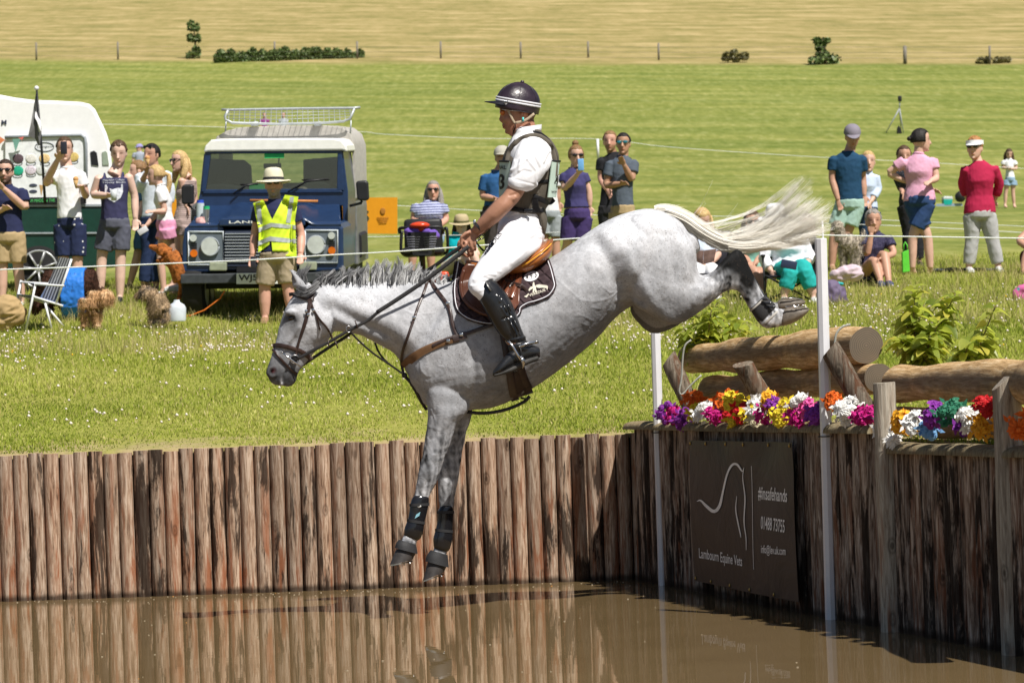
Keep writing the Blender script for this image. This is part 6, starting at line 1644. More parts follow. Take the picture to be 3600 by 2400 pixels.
 mb.ell(HL(0, .090, -.066), np.array([.022, .010, .010]) * S_, Rh, 8, 6); mb.ell(HL(0, .080, -.106), np.array([.020, .014, .014]) * S_, Rh, 8, 6)
 for s in (-1, 1): mb.ell(HL(.077 * s, -.004, -.012), np.array([.008, .017, .031]) * S_, Rh, 8, 6)
 mb.tube([HL(0, -.025, -.07), (HL(0, -.02, -.12) + nk) / 2, nk - np.array([0, 0, .03])], [.056 * S_ * fs, .060 * fs * S_, .078 * fs * S_], 14)
 trunk(mb, -.012, bot_=-.05)
 for sh, e, w in arms:
  limb(mb, (sh + (pe - sh) * .03, e, w), AR)
  mb.ell(sh - np.array([0, 0, .030]), .056 * fs)
  dv = w - e; hand_mesh(mb, w, dv, -td * .6 + np.array([0, 0, .5]), .95 * fs * S_, .5)
 for h, kn, an in legs:
  limb(mb, (h, kn, an), LR)
  fdir = td if abs((an - kn)[2]) > .12 else td
  mb.tube([an + np.array([0, 0, .02]), an - np.array([0, 0, .045]) + td * .03, an - np.array([0, 0, .06]) + td * .12, an - np.array([0, 0, .07]) + td * .17], [(.036, .034), (.034, .040), (.026, .042), (.014, .030)], 10, up=(0, 0, 1))
 me = remesh(mb, vox, 2, 'person')
 co, no = arrs(me); rel = (co - hd) / S_; r = rel @ Rt; f = rel @ Fd; u = rel @ Up
 tint = np.ones((len(co), 3)); inh = (np.linalg.norm(rel, axis=1) < .17) & (f > .03)
 def pt(w, c):
  w = np.clip(w * inh, 0, 1)[:, None]; tint[:] = tint * (1 - w) + np.array(c) * w
 G = lambda a, b, x, z: np.exp(-((np.abs(r) - x) / a) ** 2 - ((u - z) / b) ** 2)
 pt(G(.020, .010, .034, .010) * 1.1, (.22, .14, .12)); pt(G(.024, .006, .034, .032) * .8, (.30, .2, .16)); pt(G(.022, .008, 0, -.067) * .9, (.85, .42, .38)); pt(G(.012, .006, 0, -.046) * .5, (.5, .3, .25)); pt(G(.02, .02, .045, -.03) * .35, (1.1, .72, .65))
 if beard:
  c = np.array(HR[beard]) / np.array(SK[skin]); wb = np.clip((-.035 - u) / .02, 0, 1) * (np.linalg.norm(rel, axis=1) < .18) * (f > -.02); wb = wb * (1 - np.exp(-((r / .022) ** 2) - ((u + .067) / .009) ** 2))
  wb = np.clip(wb * .85, 0, 1)[:, None]; tint = tint * (1 - wb) + c * wb
 set_col(me, 'tint', tint)
 loc = (pe[0], pe[1], co[:, 2].min())
 po = link_mesh('person', me, skin_mat('skin ' + skin, SK[skin]), None, True, 0, loc)
 tag(po, label, 'person', group)
 sd = int(abs(hd[0] * 1000)) % 997
 def part(nm, mb_, mt, rem=.011, it=3, fo=.006):
  if rem:
   me2 = remesh(mb_, rem, it, nm);
   if fo: fold(me2, fo * .55 * fold_s, (6, 6, 4.5), sd)
   return link_mesh(nm, me2, mt, po)
  return mb_.build(nm, mt, po)
 st, hc = hair
 if st:
  ms = MB(); V = []; Fc = []; nn, mm = 30, 22; rg = np.random.default_rng(sd)
  for i in range(mm + 1):
   th = math.pi * i / mm
   for j in range(nn):
    ph = 2 * math.pi * j / nn; x, y, z = math.sin(th) * math.cos(ph), math.sin(th) * math.sin(ph), math.cos(th)
    face_ = smooth01((y - .25) / .25) * smooth01((.62 - z) / .2); low = smooth01((-.25 - z) / .2) if st != 'long' else smooth01((-.7 - z) / .2)
    ear = smooth01((abs(x) - .8) / .1) * smooth01((.15 - z) / .15) * (st in ('short', 'curly')) * .5
    kf = (1.10 + (.06 * math.sin(ph * 7 + th * 5) if st == 'curly' else .025 * math.sin(ph * 9 + th * 3))) * (1 - .30 * max(face_, low * (1 if st != 'long' else .3), ear))
    V.append(HL(.082 * x * kf, -.004 + .103 * y * kf, .012 + .108 * z * kf))
  for i in range(mm):
   for j in range(nn): Fc.append((i * nn + j, i * nn + (j + 1) % nn, (i + 1) * nn + (j + 1) % nn, (i + 1) * nn + j))
  ms.add(V, Fc)
  if st == 'long':
   for s in (-1, 1): ms.tube([HL(.070 * s, -.03, .03), HL(.085 * s, -.03, -.06), HL(.092 * s, .0, -.14), HL(.085 * s, .03, -.24)], [(.03, .035), (.026, .045), (.024, .045), (.008, .02)], 10)
   ms.tube([HL(0, -.09, .04), HL(0, -.11, -.06), HL(0, -.11, -.16), HL(0, -.10, -.27)], [(.06, .04), (.085, .035), (.09, .03), (.05, .012)], 12, up=Rt)
  if st == 'pony':
   ms.tube([HL(0, -.10, .03), HL(0, -.15, .0), HL(0, -.16, -.09), HL(0, -.14, -.20), HL(0, -.12, -.28)], [.020, .030, .034, .028, .008], 10)
  if st == 'bun': ms.ell(HL(0, -.09 if hc == 'black' else -.03, .0 + (.03 if hc == 'black' else .145)), np.array([.038, .038, .036]) * S_) ; ms.ell(HL(0, -.13, .02), .03) if hc == 'black' else None
  ho = ms.build('hair', hmat(hc), po)
 if hat:
  kind, col, c2 = hat; hm_ = cloth('hat ' + str(col), col); mh = MB(); rings = []
  wide = 1.12
  for t in np.linspace(0, 1, 8):
   el = t * 1.45; ht = {'cap': .105, 'brim': .125, 'sun': .11, 'visor': .045}[kind]
   rings.append([HL(.086 * wide * (math.cos(el) ** (.35 if kind in ('brim', 'sun') else .8)) * math.cos(q), -.006 + .108 * wide * (math.cos(el) ** (.35 if kind in ('brim', 'sun') else .8)) * math.sin(q), .035 + ht * math.sin(el)) for q in [2 * math.pi * j / 24 for j in range(24)]])
  if kind == 'visor': rings = [[HL(.091 * math.cos(q), -.006 + .113 * math.sin(q), .035 + z) for q in [2 * math.pi * j / 24 for j in range(24)]] for z in (0, .045)]
  mh.rings(rings, cap=(kind != 'visor'))
  if kind in ('cap', 'visor'):
   A = []; B_ = []
   for q in np.linspace(-1.25, 1.25, 13): A.append(HL(.090 * math.sin(q), .108 * math.cos(q) - .006, .04)); B_.append(HL(.088 * math.sin(q), (.108 + .085 * max(0, math.cos(q * 1.2)) ** .6) * math.cos(q) + .0, .04 - .022 * math.cos(q)))
   up = Up * .006; V = A + B_ + [p + up for p in A] + [p + up for p in B_]; Fc = []
   for i in range(12): Fc += [(i, i + 1, 14 + i, 13 + i), (26 + i, 39 + i, 40 + i, 27 + i), (13 + i, 14 + i, 40 + i, 39 + i)]
   mh.add(V, Fc)
  else:
   R1, R2 = (.155, .175) if kind == 'brim' else (.150, .165)
   rr = []
   for k_, (a_, b_, z) in enumerate([(.09, .112, .040), (.12, .14, .036), (R1, R2, .030), (R1 + .012, R2 + .012, .022 if kind == 'brim' else .028), (R1, R2, .024), (.12, .14, .030), (.088, .110, .034)]):
    rr.append([HL(a_ * math.cos(q), b_ * math.sin(q), z + .010 * math.cos(2 * q) * (k_ in (2, 3, 4))) for q in [2 * math.pi * j / 28 for j in range(28)]])
   mh.rings(rr, cap=False)
  hob = mh.build('hat', hm_, po, smooth=50)
  if c2:
   mh = MB(); mh.rings([[HL(.099 * math.cos(q), -.006 + .124 * math.sin(q), z) for q in [2 * math.pi * j / 24 for j in range(24)]] for z in (.042, .066)], cap=False); mh.build('hat_band', cloth('band ' + str(c2), c2), hob)
 if glasses:
  g_ = MB()
  zz = .014 if glasses != 'top' else .085; ff = .094 if glasses != 'top' else .075
  for s in (-1, 1): g_.ell(HL(.034 * s, ff, zz), np.array([.029, .010, .019]) * S_, Rh, 12, 8)
  g_.tube([HL(-.074, .03, zz + .006), HL(-.066, ff - .010, zz + .008), HL(0, ff + .006, zz + .010), HL(.066, ff - .010, zz + .008), HL(.074, .03, zz + .006)], .0045, 6)
  part('sunglasses', g_, GLASS_D if glasses is True or glasses == 'top' else mat('tinted lens', glasses, .1, spec=.9, bump=0), 0)
 if shirt:
  mt, sl, hem, ease = shirt; mb = MB(); trunk(mb, .012, top_=.955 if sl == 0 else 1.13, bot_=hem, ease=ease)
  if sl > 0:
   for sh, e, w in arms: limb(mb, (sh + (pe - sh) * .03, e, w), AR, .016, -.0 + 0, sl, .010 if sl < 1 else 0); mb.ell(sh - np.array([0, 0, .030]), (.064 * fs, .064 * fs, .058 * fs))
  else:
   for sh in (sa, sb): mb.tube([sh * .62 + nk * .38 + td * .07 - np.array([0, 0, .06]), sh * .62 + nk * .38 + np.array([0, 0, .012]), sh * .62 + nk * .38 - td * .07 - np.array([0, 0, .06])], [(.014, .028)] * 3, 8, up=td)
  so_ = part('shirt', mb, mt)
  if sl > 0:
   cc = nk + (hd - nk) * .10; cr = MB(); cr.tube([cc + (tw * math.cos(a_) * .072 + td * math.sin(a_) * .070) * fs * (S_ * .9) + np.array([0, 0, .010 - .014 * math.sin(a_)]) for a_ in np.linspace(0, 6.283, 21)], [(.016, .007)] * 21, 8, up=(0, 0, 1)); cr.build('collar', mt, so_)
 if bottom:
  mt, ln, topt = bottom; mb = MB()
  pts_l = legs or []
  a = (sa + sb) / 2; rings = []
  for t, w, dp in ((topt, .84 if not fem else .84, .115), (.05, .90, .128), (-.10, .90, .125), (-.16, .7, .10)):
   c = pe + (a - pe) * t; ww = sw * .90 * w * build + .022; rings.append([c + tw * ww * math.cos(q) + td * (dp * build + .016) * math.sin(q) for q in [2 * math.pi * j / 24 for j in range(24)]])
  if ln == 'skirt':
   for t, w in ((-.4, 1.0), (-.62, 1.05)):
    c = pe + (a - pe) * t; rings.append([c + tw * (sw * .9 * w + .03) * math.cos(q) + td * (.15) * math.sin(q) for q in [2 * math.pi * j / 24 for j in range(24)]])
  mb.rings(rings)
  if ln != 'skirt':
   for h, kn, an in pts_l: limb(mb, (h, kn, an), LR, .017, 0.0, ln, .022 if ln < 1 else .012)
  part('shorts' if (ln != 'skirt' and ln < 1.3) else ('skirt' if ln == 'skirt' else 'trousers'), mb, mt)
 if shoes:
  for h, kn, an in legs:
   mb = MB(); mb.tube([an + td * -.03 - np.array([0, 0, .02]), an - np.array([0, 0, .05]) + td * .03, an - np.array([0, 0, .062]) + td * .13, an - np.array([0, 0, .07]) + td * .185], [(.040, .038), (.040, .045), (.032, .047), (.018, .034)], 12, up=(0, 0, 1))
   mb.box(an - np.array([0, 0, .09]) + td * .07, (.08, .24, .02), np.column_stack([tw, td, [0, 0, 1.]]))
   part('shoe', mb, shoes, .009, 2, 0)
 return po
NAVY = cloth('navy cotton', (.022, .027, .075)); KHA = cloth('khaki cotton', (.42, .31, .17)); WHT = cloth('white cotton', (.74, .74, .76)); BLK2 = cloth('black cotton', (.018, .018, .022))
GREYC = cloth('grey cotton', (.10, .105, .14)); DEN = cloth('denim', (.035, .075, .155)); PUR = cloth('purple cotton', (.055, .035, .13)); SHOEB = mat('black shoe', (.02, .02, .022), .5); SHOEW = mat('white shoe', (.6, .6, .6), .6)
person('bearded man in navy polo and khaki shorts with sunglasses at the left frame edge', 1, 34.6, 0, dict(hd=(32, 585), sa=(-55, 700, .03), sb=(125, 690), ea=(-60, 830), wa=(20, 800, -.17), eb=(150, 800, -.05), wb=(20, 680, -.25), pe=(55, 960), ka=(15, 1130), aa=(10, 1330), kb=(105, 1130), ab=(125, 1330)), skin='fair', hair=('short', 'darkbrown'), glasses=True, beard='darkbrown', shirt=(NAVY, .62, -.08, .03), bottom=(KHA, .88, .1), shoes=SHOEW)
person('tall man in plain white t-shirt raising a phone before his face', 1, 31.6, 0, dict(hd=(375, 455), sa=(325, 590), sb=(460, 590), ea=(262, 655, -.1), wa=(335, 515, -.30), eb=(500, 725, .02), wb=(478, 680, -.22), pe=(405, 870), ka=(370, 1090), aa=(365, 1310), kb=(450, 1090), ab=(445, 1320)), hair=('short', 'brown'), shirt=(WHT, .55, -.04, .09), bottom=(cloth('navy shorts with white dots', (.020, .028, .075), pattern='dots', c2=(.7, .7, .7), scale=15), .92, .08), shoes=SHOEW, face=10)
person('fair haired woman in black dress with orange buttons half hidden between the two tall men', 1, 34.5, 0, dict(hd=(498, 578), sa=(458, 690), sb=(555, 690), ea=(455, 790), wa=(530, 800, -.1), eb=(572, 760), wb=(508, 645, -.2), pe=(510, 860), ka=(490, 1030), aa=(480, 1200), kb=(530, 1030), ab=(530, 1210)), fem=True, hair=('short', 'blond'), shirt=(BLK2, .4, -.14, .0), bottom=(cloth('dark grey skirt', (.04, .035, .035)), 'skirt', .1), face=-25, hs=.22)
person('tall young man in navy printed vest top and grey shorts holding a cup', 1, 32.4, 0, dict(hd=(690, 475), sa=(575, 612), sb=(745, 605), ea=(538, 720, .03), wa=(628, 722, -.24), eb=(782, 725, .05), wb=(785, 855, .0), pe=(665, 880), ka=(590, 1075), aa=(580, 1290), kb=(700, 1075), ab=(695, 1300)), hair=('curly', 'brown'), skin='pale', tilt=14, shirt=(cloth('navy vest cotton', (.040, .040, .095)), 0, -.04, .04), bottom=(GREYC, .80, .1), shoes=SHOEB)
person('woman in short denim dress with white headband facing left', 1, 34.2, 0, dict(hd=(800, 580), sa=(820, 660, -.1), sb=(838, 660, .12), ea=(830, 775, -.12), wa=(790, 865, -.25), eb=(850, 770, .1), wb=(810, 860, .0), pe=(838, 890), ka=(800, 1060), aa=(755, 1230), kb=(868, 1060), ab=(868, 1230)), fem=True, yaw=-75, hair=('short', 'lightbrown'), shirt=(cloth('blue denim shirt', (.06, .14, .26)), .8, -.14, .0), bottom=(cloth('blue denim shirt', (.06, .14, .26)), 'skirt', .1), shoes=SHOEB, hs=.22)
person('dark haired man with blue sunglasses on his head and white shirt eating a cone', 1, 35.6, 0, dict(hd=(880, 488), sa=(815, 600), sb=(965, 590), ea=(800, 690), wa=(850, 590, -.25), eb=(990, 700), wb=(975, 800), pe=(895, 860), ka=(860, 1050), aa=(835, 1240), kb=(905, 1050), ab=(905, 1240)), skin='tan', hair=('short', 'black'), glasses='top', shirt=(cloth('pale blue white shirt', (.62, .68, .76)), 1.6, -.08, .03), bottom=(cloth('dark blue jeans', (.02, .035, .09)), 1.9, .05), shoes=SHOEB, face=-30)
person('girl with blond ponytail in white top and pink shorts facing left', 1, 32.9, 0, dict(hd=(905, 605), sa=(925, 690, -.09), sb=(948, 690, .09), ea=(958, 815, -.1), wa=(890, 815, -.22), eb=(930, 800, .1), wb=(850, 895, -.02), pe=(965, 895), ka=(930, 1080), aa=(950, 1270), kb=(990, 1060), ab=(1040, 1230)), fem=True, yaw=-80, hair=('pony', 'blond'), shirt=(WHT, .55, -.02, .02), bottom=(cloth('pink shorts', (.68, .30, .46)), .38, .15), shoes=SHOEW, hs=.205, build=.86)
person('smiling blond woman in sunglasses and pale striped playsuit beside the off-road vehicle', 1, 34.4, 0, dict(hd=(1040, 525), sa=(1055, 625, -.08), sb=(1118, 625, .1), ea=(1068, 730, -.06), wa=(1085, 790, -.1), eb=(1130, 740, .14), wb=(1125, 820, .1), pe=(1068, 880), ka=(1030, 1060), aa=(1050, 1260), kb=(1075, 1060), ab=(1010, 1225)), fem=True, yaw=-50, hair=('long', 'blond'), glasses=True, shirt=(cloth('striped beige linen', (.46, .36, .33), pattern='stripe', c2=(.30, .22, .21), scale=38), 0, -.14, .0), bottom=(cloth('striped beige linen', (.46, .36, .33)), .35, .1), hs=.22)
person('marshal in yellow high visibility vest, straw hat and sunglasses before the off-road vehicle', 2, 31.0, 0, dict(hd=(668, 552), sa=(578, 690), sb=(785, 690), ea=(545, 880, .05), wa=(532, 1010, -.05), eb=(848, 880, .05), wb=(842, 1000, -.08), pe=(690, 1010), ka=(610, 1210), aa=(612, 1400), kb=(758, 1200), ab=(788, 1390)), skin='red', hair=('short', 'grey'), hat=('brim', (.66, .62, .47), (.03, .03, .035)), glasses=True, beard='grey', shirt=(NAVY, .52, -.08, .03), bottom=(cloth('stone cotton', (.36, .29, .20)), .95, .06), shoes=mat('sandal', (.3, .18, .1)), build=1.08)
HIVIS_OWNER = bpy.context.scene.objects[-1]
for lb, n_, c_, y_ in (('small distant person in purple top beyond the roof rack of the off-road vehicle', 0, (.30, .06, .26), 930), ('small distant person in pale top beyond the roof rack of the off-road vehicle', 0, (.45, .48, .55), 996)):
 g0 = Gr(y_, 520); D_ = proj(g0)[2]; K = 10000 / D_; b_ = 520
 q = lambda dx, h: (y_ + dx * K, b_ - h * K)
 person(lb, 0, D_, 0, dict(hd=q(0, 1.52), sa=q(-.15, 1.32), sb=q(.15, 1.32), ea=q(-.2, 1.08), wa=q(-.1, .95), eb=q(.2, 1.08), wb=q(.2, .85), pe=q(0, .85), ka=q(-.08, .45), aa=q(-.08, .08), kb=q(.08, .45), ab=q(.08, .08)), hair=('short', 'brown'), shirt=(cloth('far ' + str(c_), c_), .5, -.05, .03), bottom=(DEN, 1.9, .05), vox=.02, group='people far off in the field', build=.9)
g0 = Gr(490, 665); D_ = proj(g0)[2]; K = 10000 / D_; q = lambda dx, h: (490 + dx * K, 665 - h * K)
person('distant person in purple cap and grey top wearing a rucksack behind the group', 0, D_, 0, dict(hd=q(0, 1.55), sa=q(-.18, 1.36), sb=q(.18, 1.36), ea=q(-.25, 1.1), wa=q(-.2, .9), eb=q(.25, 1.1), wb=q(.2, .9), pe=q(0, .9), ka=q(-.08, .5), aa=q(-.08, .08), kb=q(.08, .5), ab=q(.08, .08)), hat=('cap', (.30, .27, .55), None), hair=('short', 'brown'), shirt=(cloth('far grey', (.34, .37, .46)), .6, -.05, .03), bottom=(DEN, 1.9, .05), vox=.02, group='people far off in the field', face=-60)
STRP = cloth('lilac striped jersey', (.44, .47, .66), pattern='stripe', c2=(.10, .11, .24), scale=26)
person('older woman with grey hair in striped top and sunglasses seated on the mobility scooter', 3, 33.4, 0, dict(hd=(362, 568), sa=(240, 668), sb=(430, 668), ea=(215, 775), wa=(300, 822, -.25), eb=(458, 780), wb=(388, 832, -.25), pe=(325, 900), ka=(215, 975, -.42), aa=(205, 1140, -.40), kb=(345, 975, -.42), ab=(345, 1140, -.40)), fem=True, build=1.3, skin='red', hair=('long', 'grey'), glasses=True, shirt=(STRP, .55, -.1, .02), bottom=(cloth('pale denim', (.26, .38, .52)), .85, .1), shoes=SHOEB)
person('woman in wide straw hat and turquoise top sitting on the grass behind the rider', 3, 32.6, 0, dict(hd=(570, 822), sa=(490, 905), sb=(590, 900), ea=(500, 1000), wa=(590, 1010, -.25), eb=(640, 960, -.1), wb=(680, 1000, -.28), pe=(500, 1120), ka=(655, 1010, -.35), aa=(700, 1150, -.40), kb=(600, 1060, -.35), ab=(640, 1170, -.42)), fem=True, skin='pale', hair=('long', 'darkbrown'), hat=('sun', (.44, .36, .22), (.12, .12, .05)), glasses=(.25, .13, .1), shirt=(cloth('turquoise jersey', (.0, .36, .42)), 1.7, -.1, .03), bottom=(cloth('stone linen', (.46, .40, .32)), .9, .1), hs=.22, tilt=8)
person('older man in camouflage cap and blue t-shirt standing behind the rider', 3, 34.4, 0, dict(hd=(868, 322), sa=(752, 455), sb=(905, 455), ea=(722, 610), wa=(812, 625, -.22), eb=(930, 610), wb=(850, 630, -.2), pe=(815, 690), ka=(790, 950), aa=(785, 1180), kb=(870, 950), ab=(870, 1180)), skin='tan', hair=('short', 'grey'), hat=('cap', (.42, .40, .34), None), shirt=(cloth('royal blue cotton', (.025, .095, .24)), .72, -.02, .03), bottom=(cloth('dark brown trousers', (.05, .042, .04)), 1.9, .05), shoes=SHOEB, build=1.08)
person('person in white top and grey cargo shorts mostly hidden behind the rider', 3, 33.8, 0, dict(hd=(1150, 340), sa=(1120, 465), sb=(1275, 465), ea=(1115, 590), wa=(1150, 660), eb=(1275, 585), wb=(1280, 645), pe=(1215, 735), ka=(1180, 900), aa=(1175, 1120), kb=(1262, 920), ab=(1268, 1130)), skin='tan', hair=('short', 'grey'), shirt=(WHT, .55, -.04, .03), bottom=(cloth('grey cargo cotton', (.30, .33, .35)), .92, .08), shoes=SHOEB)
person('woman with topknot in navy polo and purple shorts filming with a pale blue phone', 3, 34.2, 0, dict(hd=(1412, 312), sa=(1325, 440), sb=(1460, 440), ea=(1325, 560, -.05), wa=(1425, 440, -.28), eb=(1508, 570), wb=(1512, 680), pe=(1420, 740), ka=(1350, 950), aa=(1300, 1110, .25), kb=(1440, 950), ab=(1430, 1150)), fem=True, skin='fair', build=1.12, hair=('bun', 'lightbrown'), glasses=True, shirt=(cloth('navy violet pique', (.050, .045, .135)), .5, .02, .03), bottom=(PUR, .88, .14), shoes=SHOEW, face=12, tilt=6)
person('fair bearded man in black t-shirt standing behind the man in the grey polo', 3, 35.2, 0, dict(hd=(1662, 205), sa=(1600, 330), sb=(1790, 330), ea=(1592, 480), wa=(1640, 560, -.1), eb=(1800, 480), wb=(1790, 600), pe=(1670, 700), ka=(1640, 900), aa=(1640, 1120), kb=(1710, 900), ab=(1710, 1120)), skin='red', hair=('short', 'lightbrown'), beard='lightbrown', shirt=(BLK2, .55, -.05, .03), bottom=(cloth('charcoal trousers', (.03, .03, .034)), 1.9, .08), shoes=SHOEB, face=-8)
person('dark haired man in grey polo and mirrored sunglasses with hand at his mouth', 3, 34.3, 0, dict(hd=(1760, 222), sa=(1668, 355), sb=(1835, 350), ea=(1628, 530, -.02), wa=(1740, 515, -.22), eb=(1822, 490, -.1), wb=(1765, 375, -.24), pe=(1755, 700), ka=(1710, 900), aa=(1710, 1130), kb=(1800, 900), ab=(1800, 1130)), skin='olive', hair=('short', 'black'), glasses=(.02, .16, .20), shirt=(cloth('slate pique', (.085, .105, .135)), .58, -.06, .03), bottom=(KHA, .92, .08), shoes=SHOEW, face=-10)
person('seated woman with blond hair reading a magazine behind the tail of the horse', 4, 31.2, 0, dict(hd=(478, 500), sa=(420, 700), sb=(590, 700), ea=(400, 830), wa=(470, 900, -.30), eb=(650, 830), wb=(585, 910, -.30), pe=(500, 1010), ka=(430, 985, -.45), aa=(430, 1220, -.50), kb=(570, 985, -.45), ab=(640, 1230, -.50)), fem=True, hair=('long', 'blond'), shirt=(cloth('white and blue top', (.58, .66, .80)), .8, -.1, .02), bottom=(WHT, 1.8, .1), shoes=SHOEW, tilt=30)
person('woman with long brown hair and sunglasses in mint top seated behind the tail', 4, 33.2, 0, dict(hd=(985, 530), sa=(905, 710), sb=(1070, 710), ea=(890, 850), wa=(960, 930, -.25), eb=(1080, 850), wb=(1010, 930, -.25), pe=(960, 1000), ka=(1010, 1000, -.45), aa=(1050, 1180, -.5), kb=(1080, 1020, -.45), ab=(1090, 1200, -.5)), fem=True, skin='tan', hair=('long', 'brown'), glasses=True, shirt=(cloth('mint jersey', (.25, .52, .44)), .6, -.1, .02), bottom=(cloth('mint jersey', (.25, .52, .44)), .5, .1))
person('woman in white puffer jacket, teal trousers and white hat sitting in a camp chair', 4, 30.6, 0, dict(hd=(1218, 500), sa=(1150, 720), sb=(1480, 700), ea=(1095, 880, -.05), wa=(1170, 1010, -.15), eb=(1560, 860, -.02), wb=(1535, 930, -.2), pe=(1370, 960), ka=(1375, 985, -.42), aa=(1300, 1250, -.42), kb=(1500, 975, -.42), ab=(1600, 1250, -.42)), fem=True, skin='fair', build=1.2, hair=('short', 'grey'), hat=('brim', (.74, .74, .76), (.05, .07, .14)), shirt=(cloth('white quilted jacket', (.74, .74, .78)), 1.75, -.1, .05), bottom=(cloth('teal trousers', (.02, .36, .34)), 1.72, .05), shoes=SHOEW, face=-15, tilt=10, fold_s=1.6)
person('person in coral red shirt seated just behind the woman in white', 4, 32.0, 0, dict(hd=(1530, 560), sa=(1440, 720), sb=(1575, 730), ea=(1430, 860), wa=(1440, 950), eb=(1600, 870), wb=(1560, 950, -.2), pe=(1530, 1010), ka=(1560, 1010, -.4), aa=(1600, 1160, -.4), kb=(1600, 1020, -.4), ab=(1640, 1170, -.4)), hair=('short', 'brown'), shirt=(cloth('coral cotton', (.70, .085, .085)), .7, -.1, .02), bottom=(cloth('teal trousers', (.02, .36, .34)), 1.6, .05), skin='tan')
person('man in navy polo, grey cap and mint shorts looking down with a dog lead', 5, 34.6, 0, dict(hd=(295, 322), sa=(165, 470), sb=(358, 465), ea=(150, 620), wa=(195, 770, -.08), eb=(368, 620, .1), wb=(378, 740, .05), pe=(275, 790), ka=(165, 1020), aa=(150, 1225), kb=(250, 1020), ab=(228, 1215)), skin='tan', hair=('short', 'grey'), hat=('cap', (.22, .20, .24), None), shirt=(cloth('teal navy pique', (.014, .055, .115)), .60, -.03, .05), bottom=(cloth('mint cotton', (.36, .52, .46)), .66, .08), shoes=mat('sandal', (.3, .18, .1)), tilt=18, build=1.05)
person('person in pale blue shirt and jeans half hidden behind the man in the grey cap', 5, 36.2, 0, dict(hd=(408, 500), sa=(345, 610), sb=(455, 600), ea=(350, 700), wa=(380, 780), eb=(478, 690), wb=(425, 785, -.15), pe=(400, 830), ka=(385, 980), aa=(385, 1160), kb=(425, 980), ab=(425, 1160)), hair=('short', 'blond'), shirt=(cloth('pale blue oxford', (.50, .58, .74)), 1.65, -.05, .03), bottom=(cloth('dark jeans', (.02, .045, .10)), 1.9, .05), shoes=SHOEB, fem=True)
person('curly grey haired woman in dark patterned dress seated on the grass hugging her knees', 5, 31.4, 0, dict(hd=(442, 922), sa=(358, 1035), sb=(545, 1030), ea=(400, 1160, -.25), wa=(428, 1010, -.28), eb=(592, 1150, -.1), wb=(500, 1185, -.36), pe=(395, 1290), ka=(450, 1190, -.36), aa=(490, 1330, -.58), kb=(520, 1140, -.36), ab=(550, 1330, -.58)), fem=True, skin='tan', hair=('curly', 'grey'), shirt=(cloth('navy patterned dress', (.030, .028, .065), pattern='print', c2=(.14, .12, .20), scale=70), .55, -.14, .04), bottom=(cloth('navy patterned dress', (.030, .028, .065)), .35, .1), shoes=mat('navy plimsoll', (.05, .06, .12), .7))
person('woman in pink polo and denim shorts turned away with hand on hip, dark bun', 5, 34.9, 0, dict(hd=(778, 350), sa=(660, 490), sb=(860, 480), ea=(545, 580, .05), wa=(672, 640, .05), eb=(890, 620, -.05), wb=(845, 640, -.2), pe=(770, 770), ka=(720, 1030), aa=(718, 1250), kb=(828, 1030), ab=(845, 1250)), fem=True, yaw=160, face=105, skin='fair', hair=('bun', 'black'), shirt=(cloth('pink pique', (.68, .36, .50)), .5, -.06, .02), bottom=(cloth('denim blue shorts', (.030, .065, .17)), .72, .12), shoes=None, build=1.1)
person('person in black patterned clothes hidden behind the woman in pink', 5, 36.8, 0, dict(hd=(660, 465), sa=(600, 570), sb=(760, 570), ea=(640, 680), wa=(650, 720, -.1), eb=(790, 680), wb=(880, 705, -.2), pe=(710, 790), ka=(690, 990), aa=(690, 1190), kb=(750, 1000), ab=(765, 1195)), fem=True, hair=('short', 'brown'), skin='tan', shirt=(cloth('black speckled blouse', (.02, .022, .03), pattern='print', c2=(.16, .17, .2), scale=60), 1.2, -.14, .03), bottom=(BLK2, 1.95, .05), shoes=SHOEB)
person('woman in crimson shirt, grey linen trousers and white visor with hands behind her back', 5, 34.8, 0, dict(hd=(1160, 405), sa=(1100, 540), sb=(1290, 535), ea=(1072, 660, .08), wa=(1110, 760, .16), eb=(1335, 660, .08), wb=(1300, 770, .16), pe=(1195, 860), ka=(1140, 1050), aa=(1118, 1235), kb=(1285, 1050), ab=(1325, 1230)), fem=True, skin='fair', build=1.12, hair=('curly', 'ginger'), hat=('visor', (.76, .77, .78), None), glasses=True, shirt=(cloth('crimson linen', (.40, .018, .065)), 1.7, -.10, .05), bottom=(cloth('pale grey linen', (.42, .42, .42)), 1.93, .02), shoes=SHOEW, face=-25)
g0 = Gr(3546, 729); D_ = proj(g0)[2]; K = 10000 / D_ * 2.0107; q = lambda dx, h: (1402 + dx * K, 822 - h * K)
person('distant girl in white top and pale blue shorts looking at something in her hands', 5, D_, 0, dict(hd=q(0, 1.36), sa=q(-.13, 1.18), sb=q(.13, 1.18), ea=q(-.17, 1.0), wa=q(-.04, 1.0, ) + (-.1,), eb=q(.2, .98), wb=q(.06, .98) + (-.1,), pe=q(.03, .72), ka=q(-.08, .40), aa=q(-.10, .07), kb=q(.10, .40), ab=q(.13, .07)), fem=True, hair=('long', 'brown'), shirt=(WHT, .5, -.02, .02), bottom=(cloth('pale denim', (.26, .38, .52)), .45, .1), vox=.014, build=.85, tilt=20, group='people far off in the field', hs=.215)
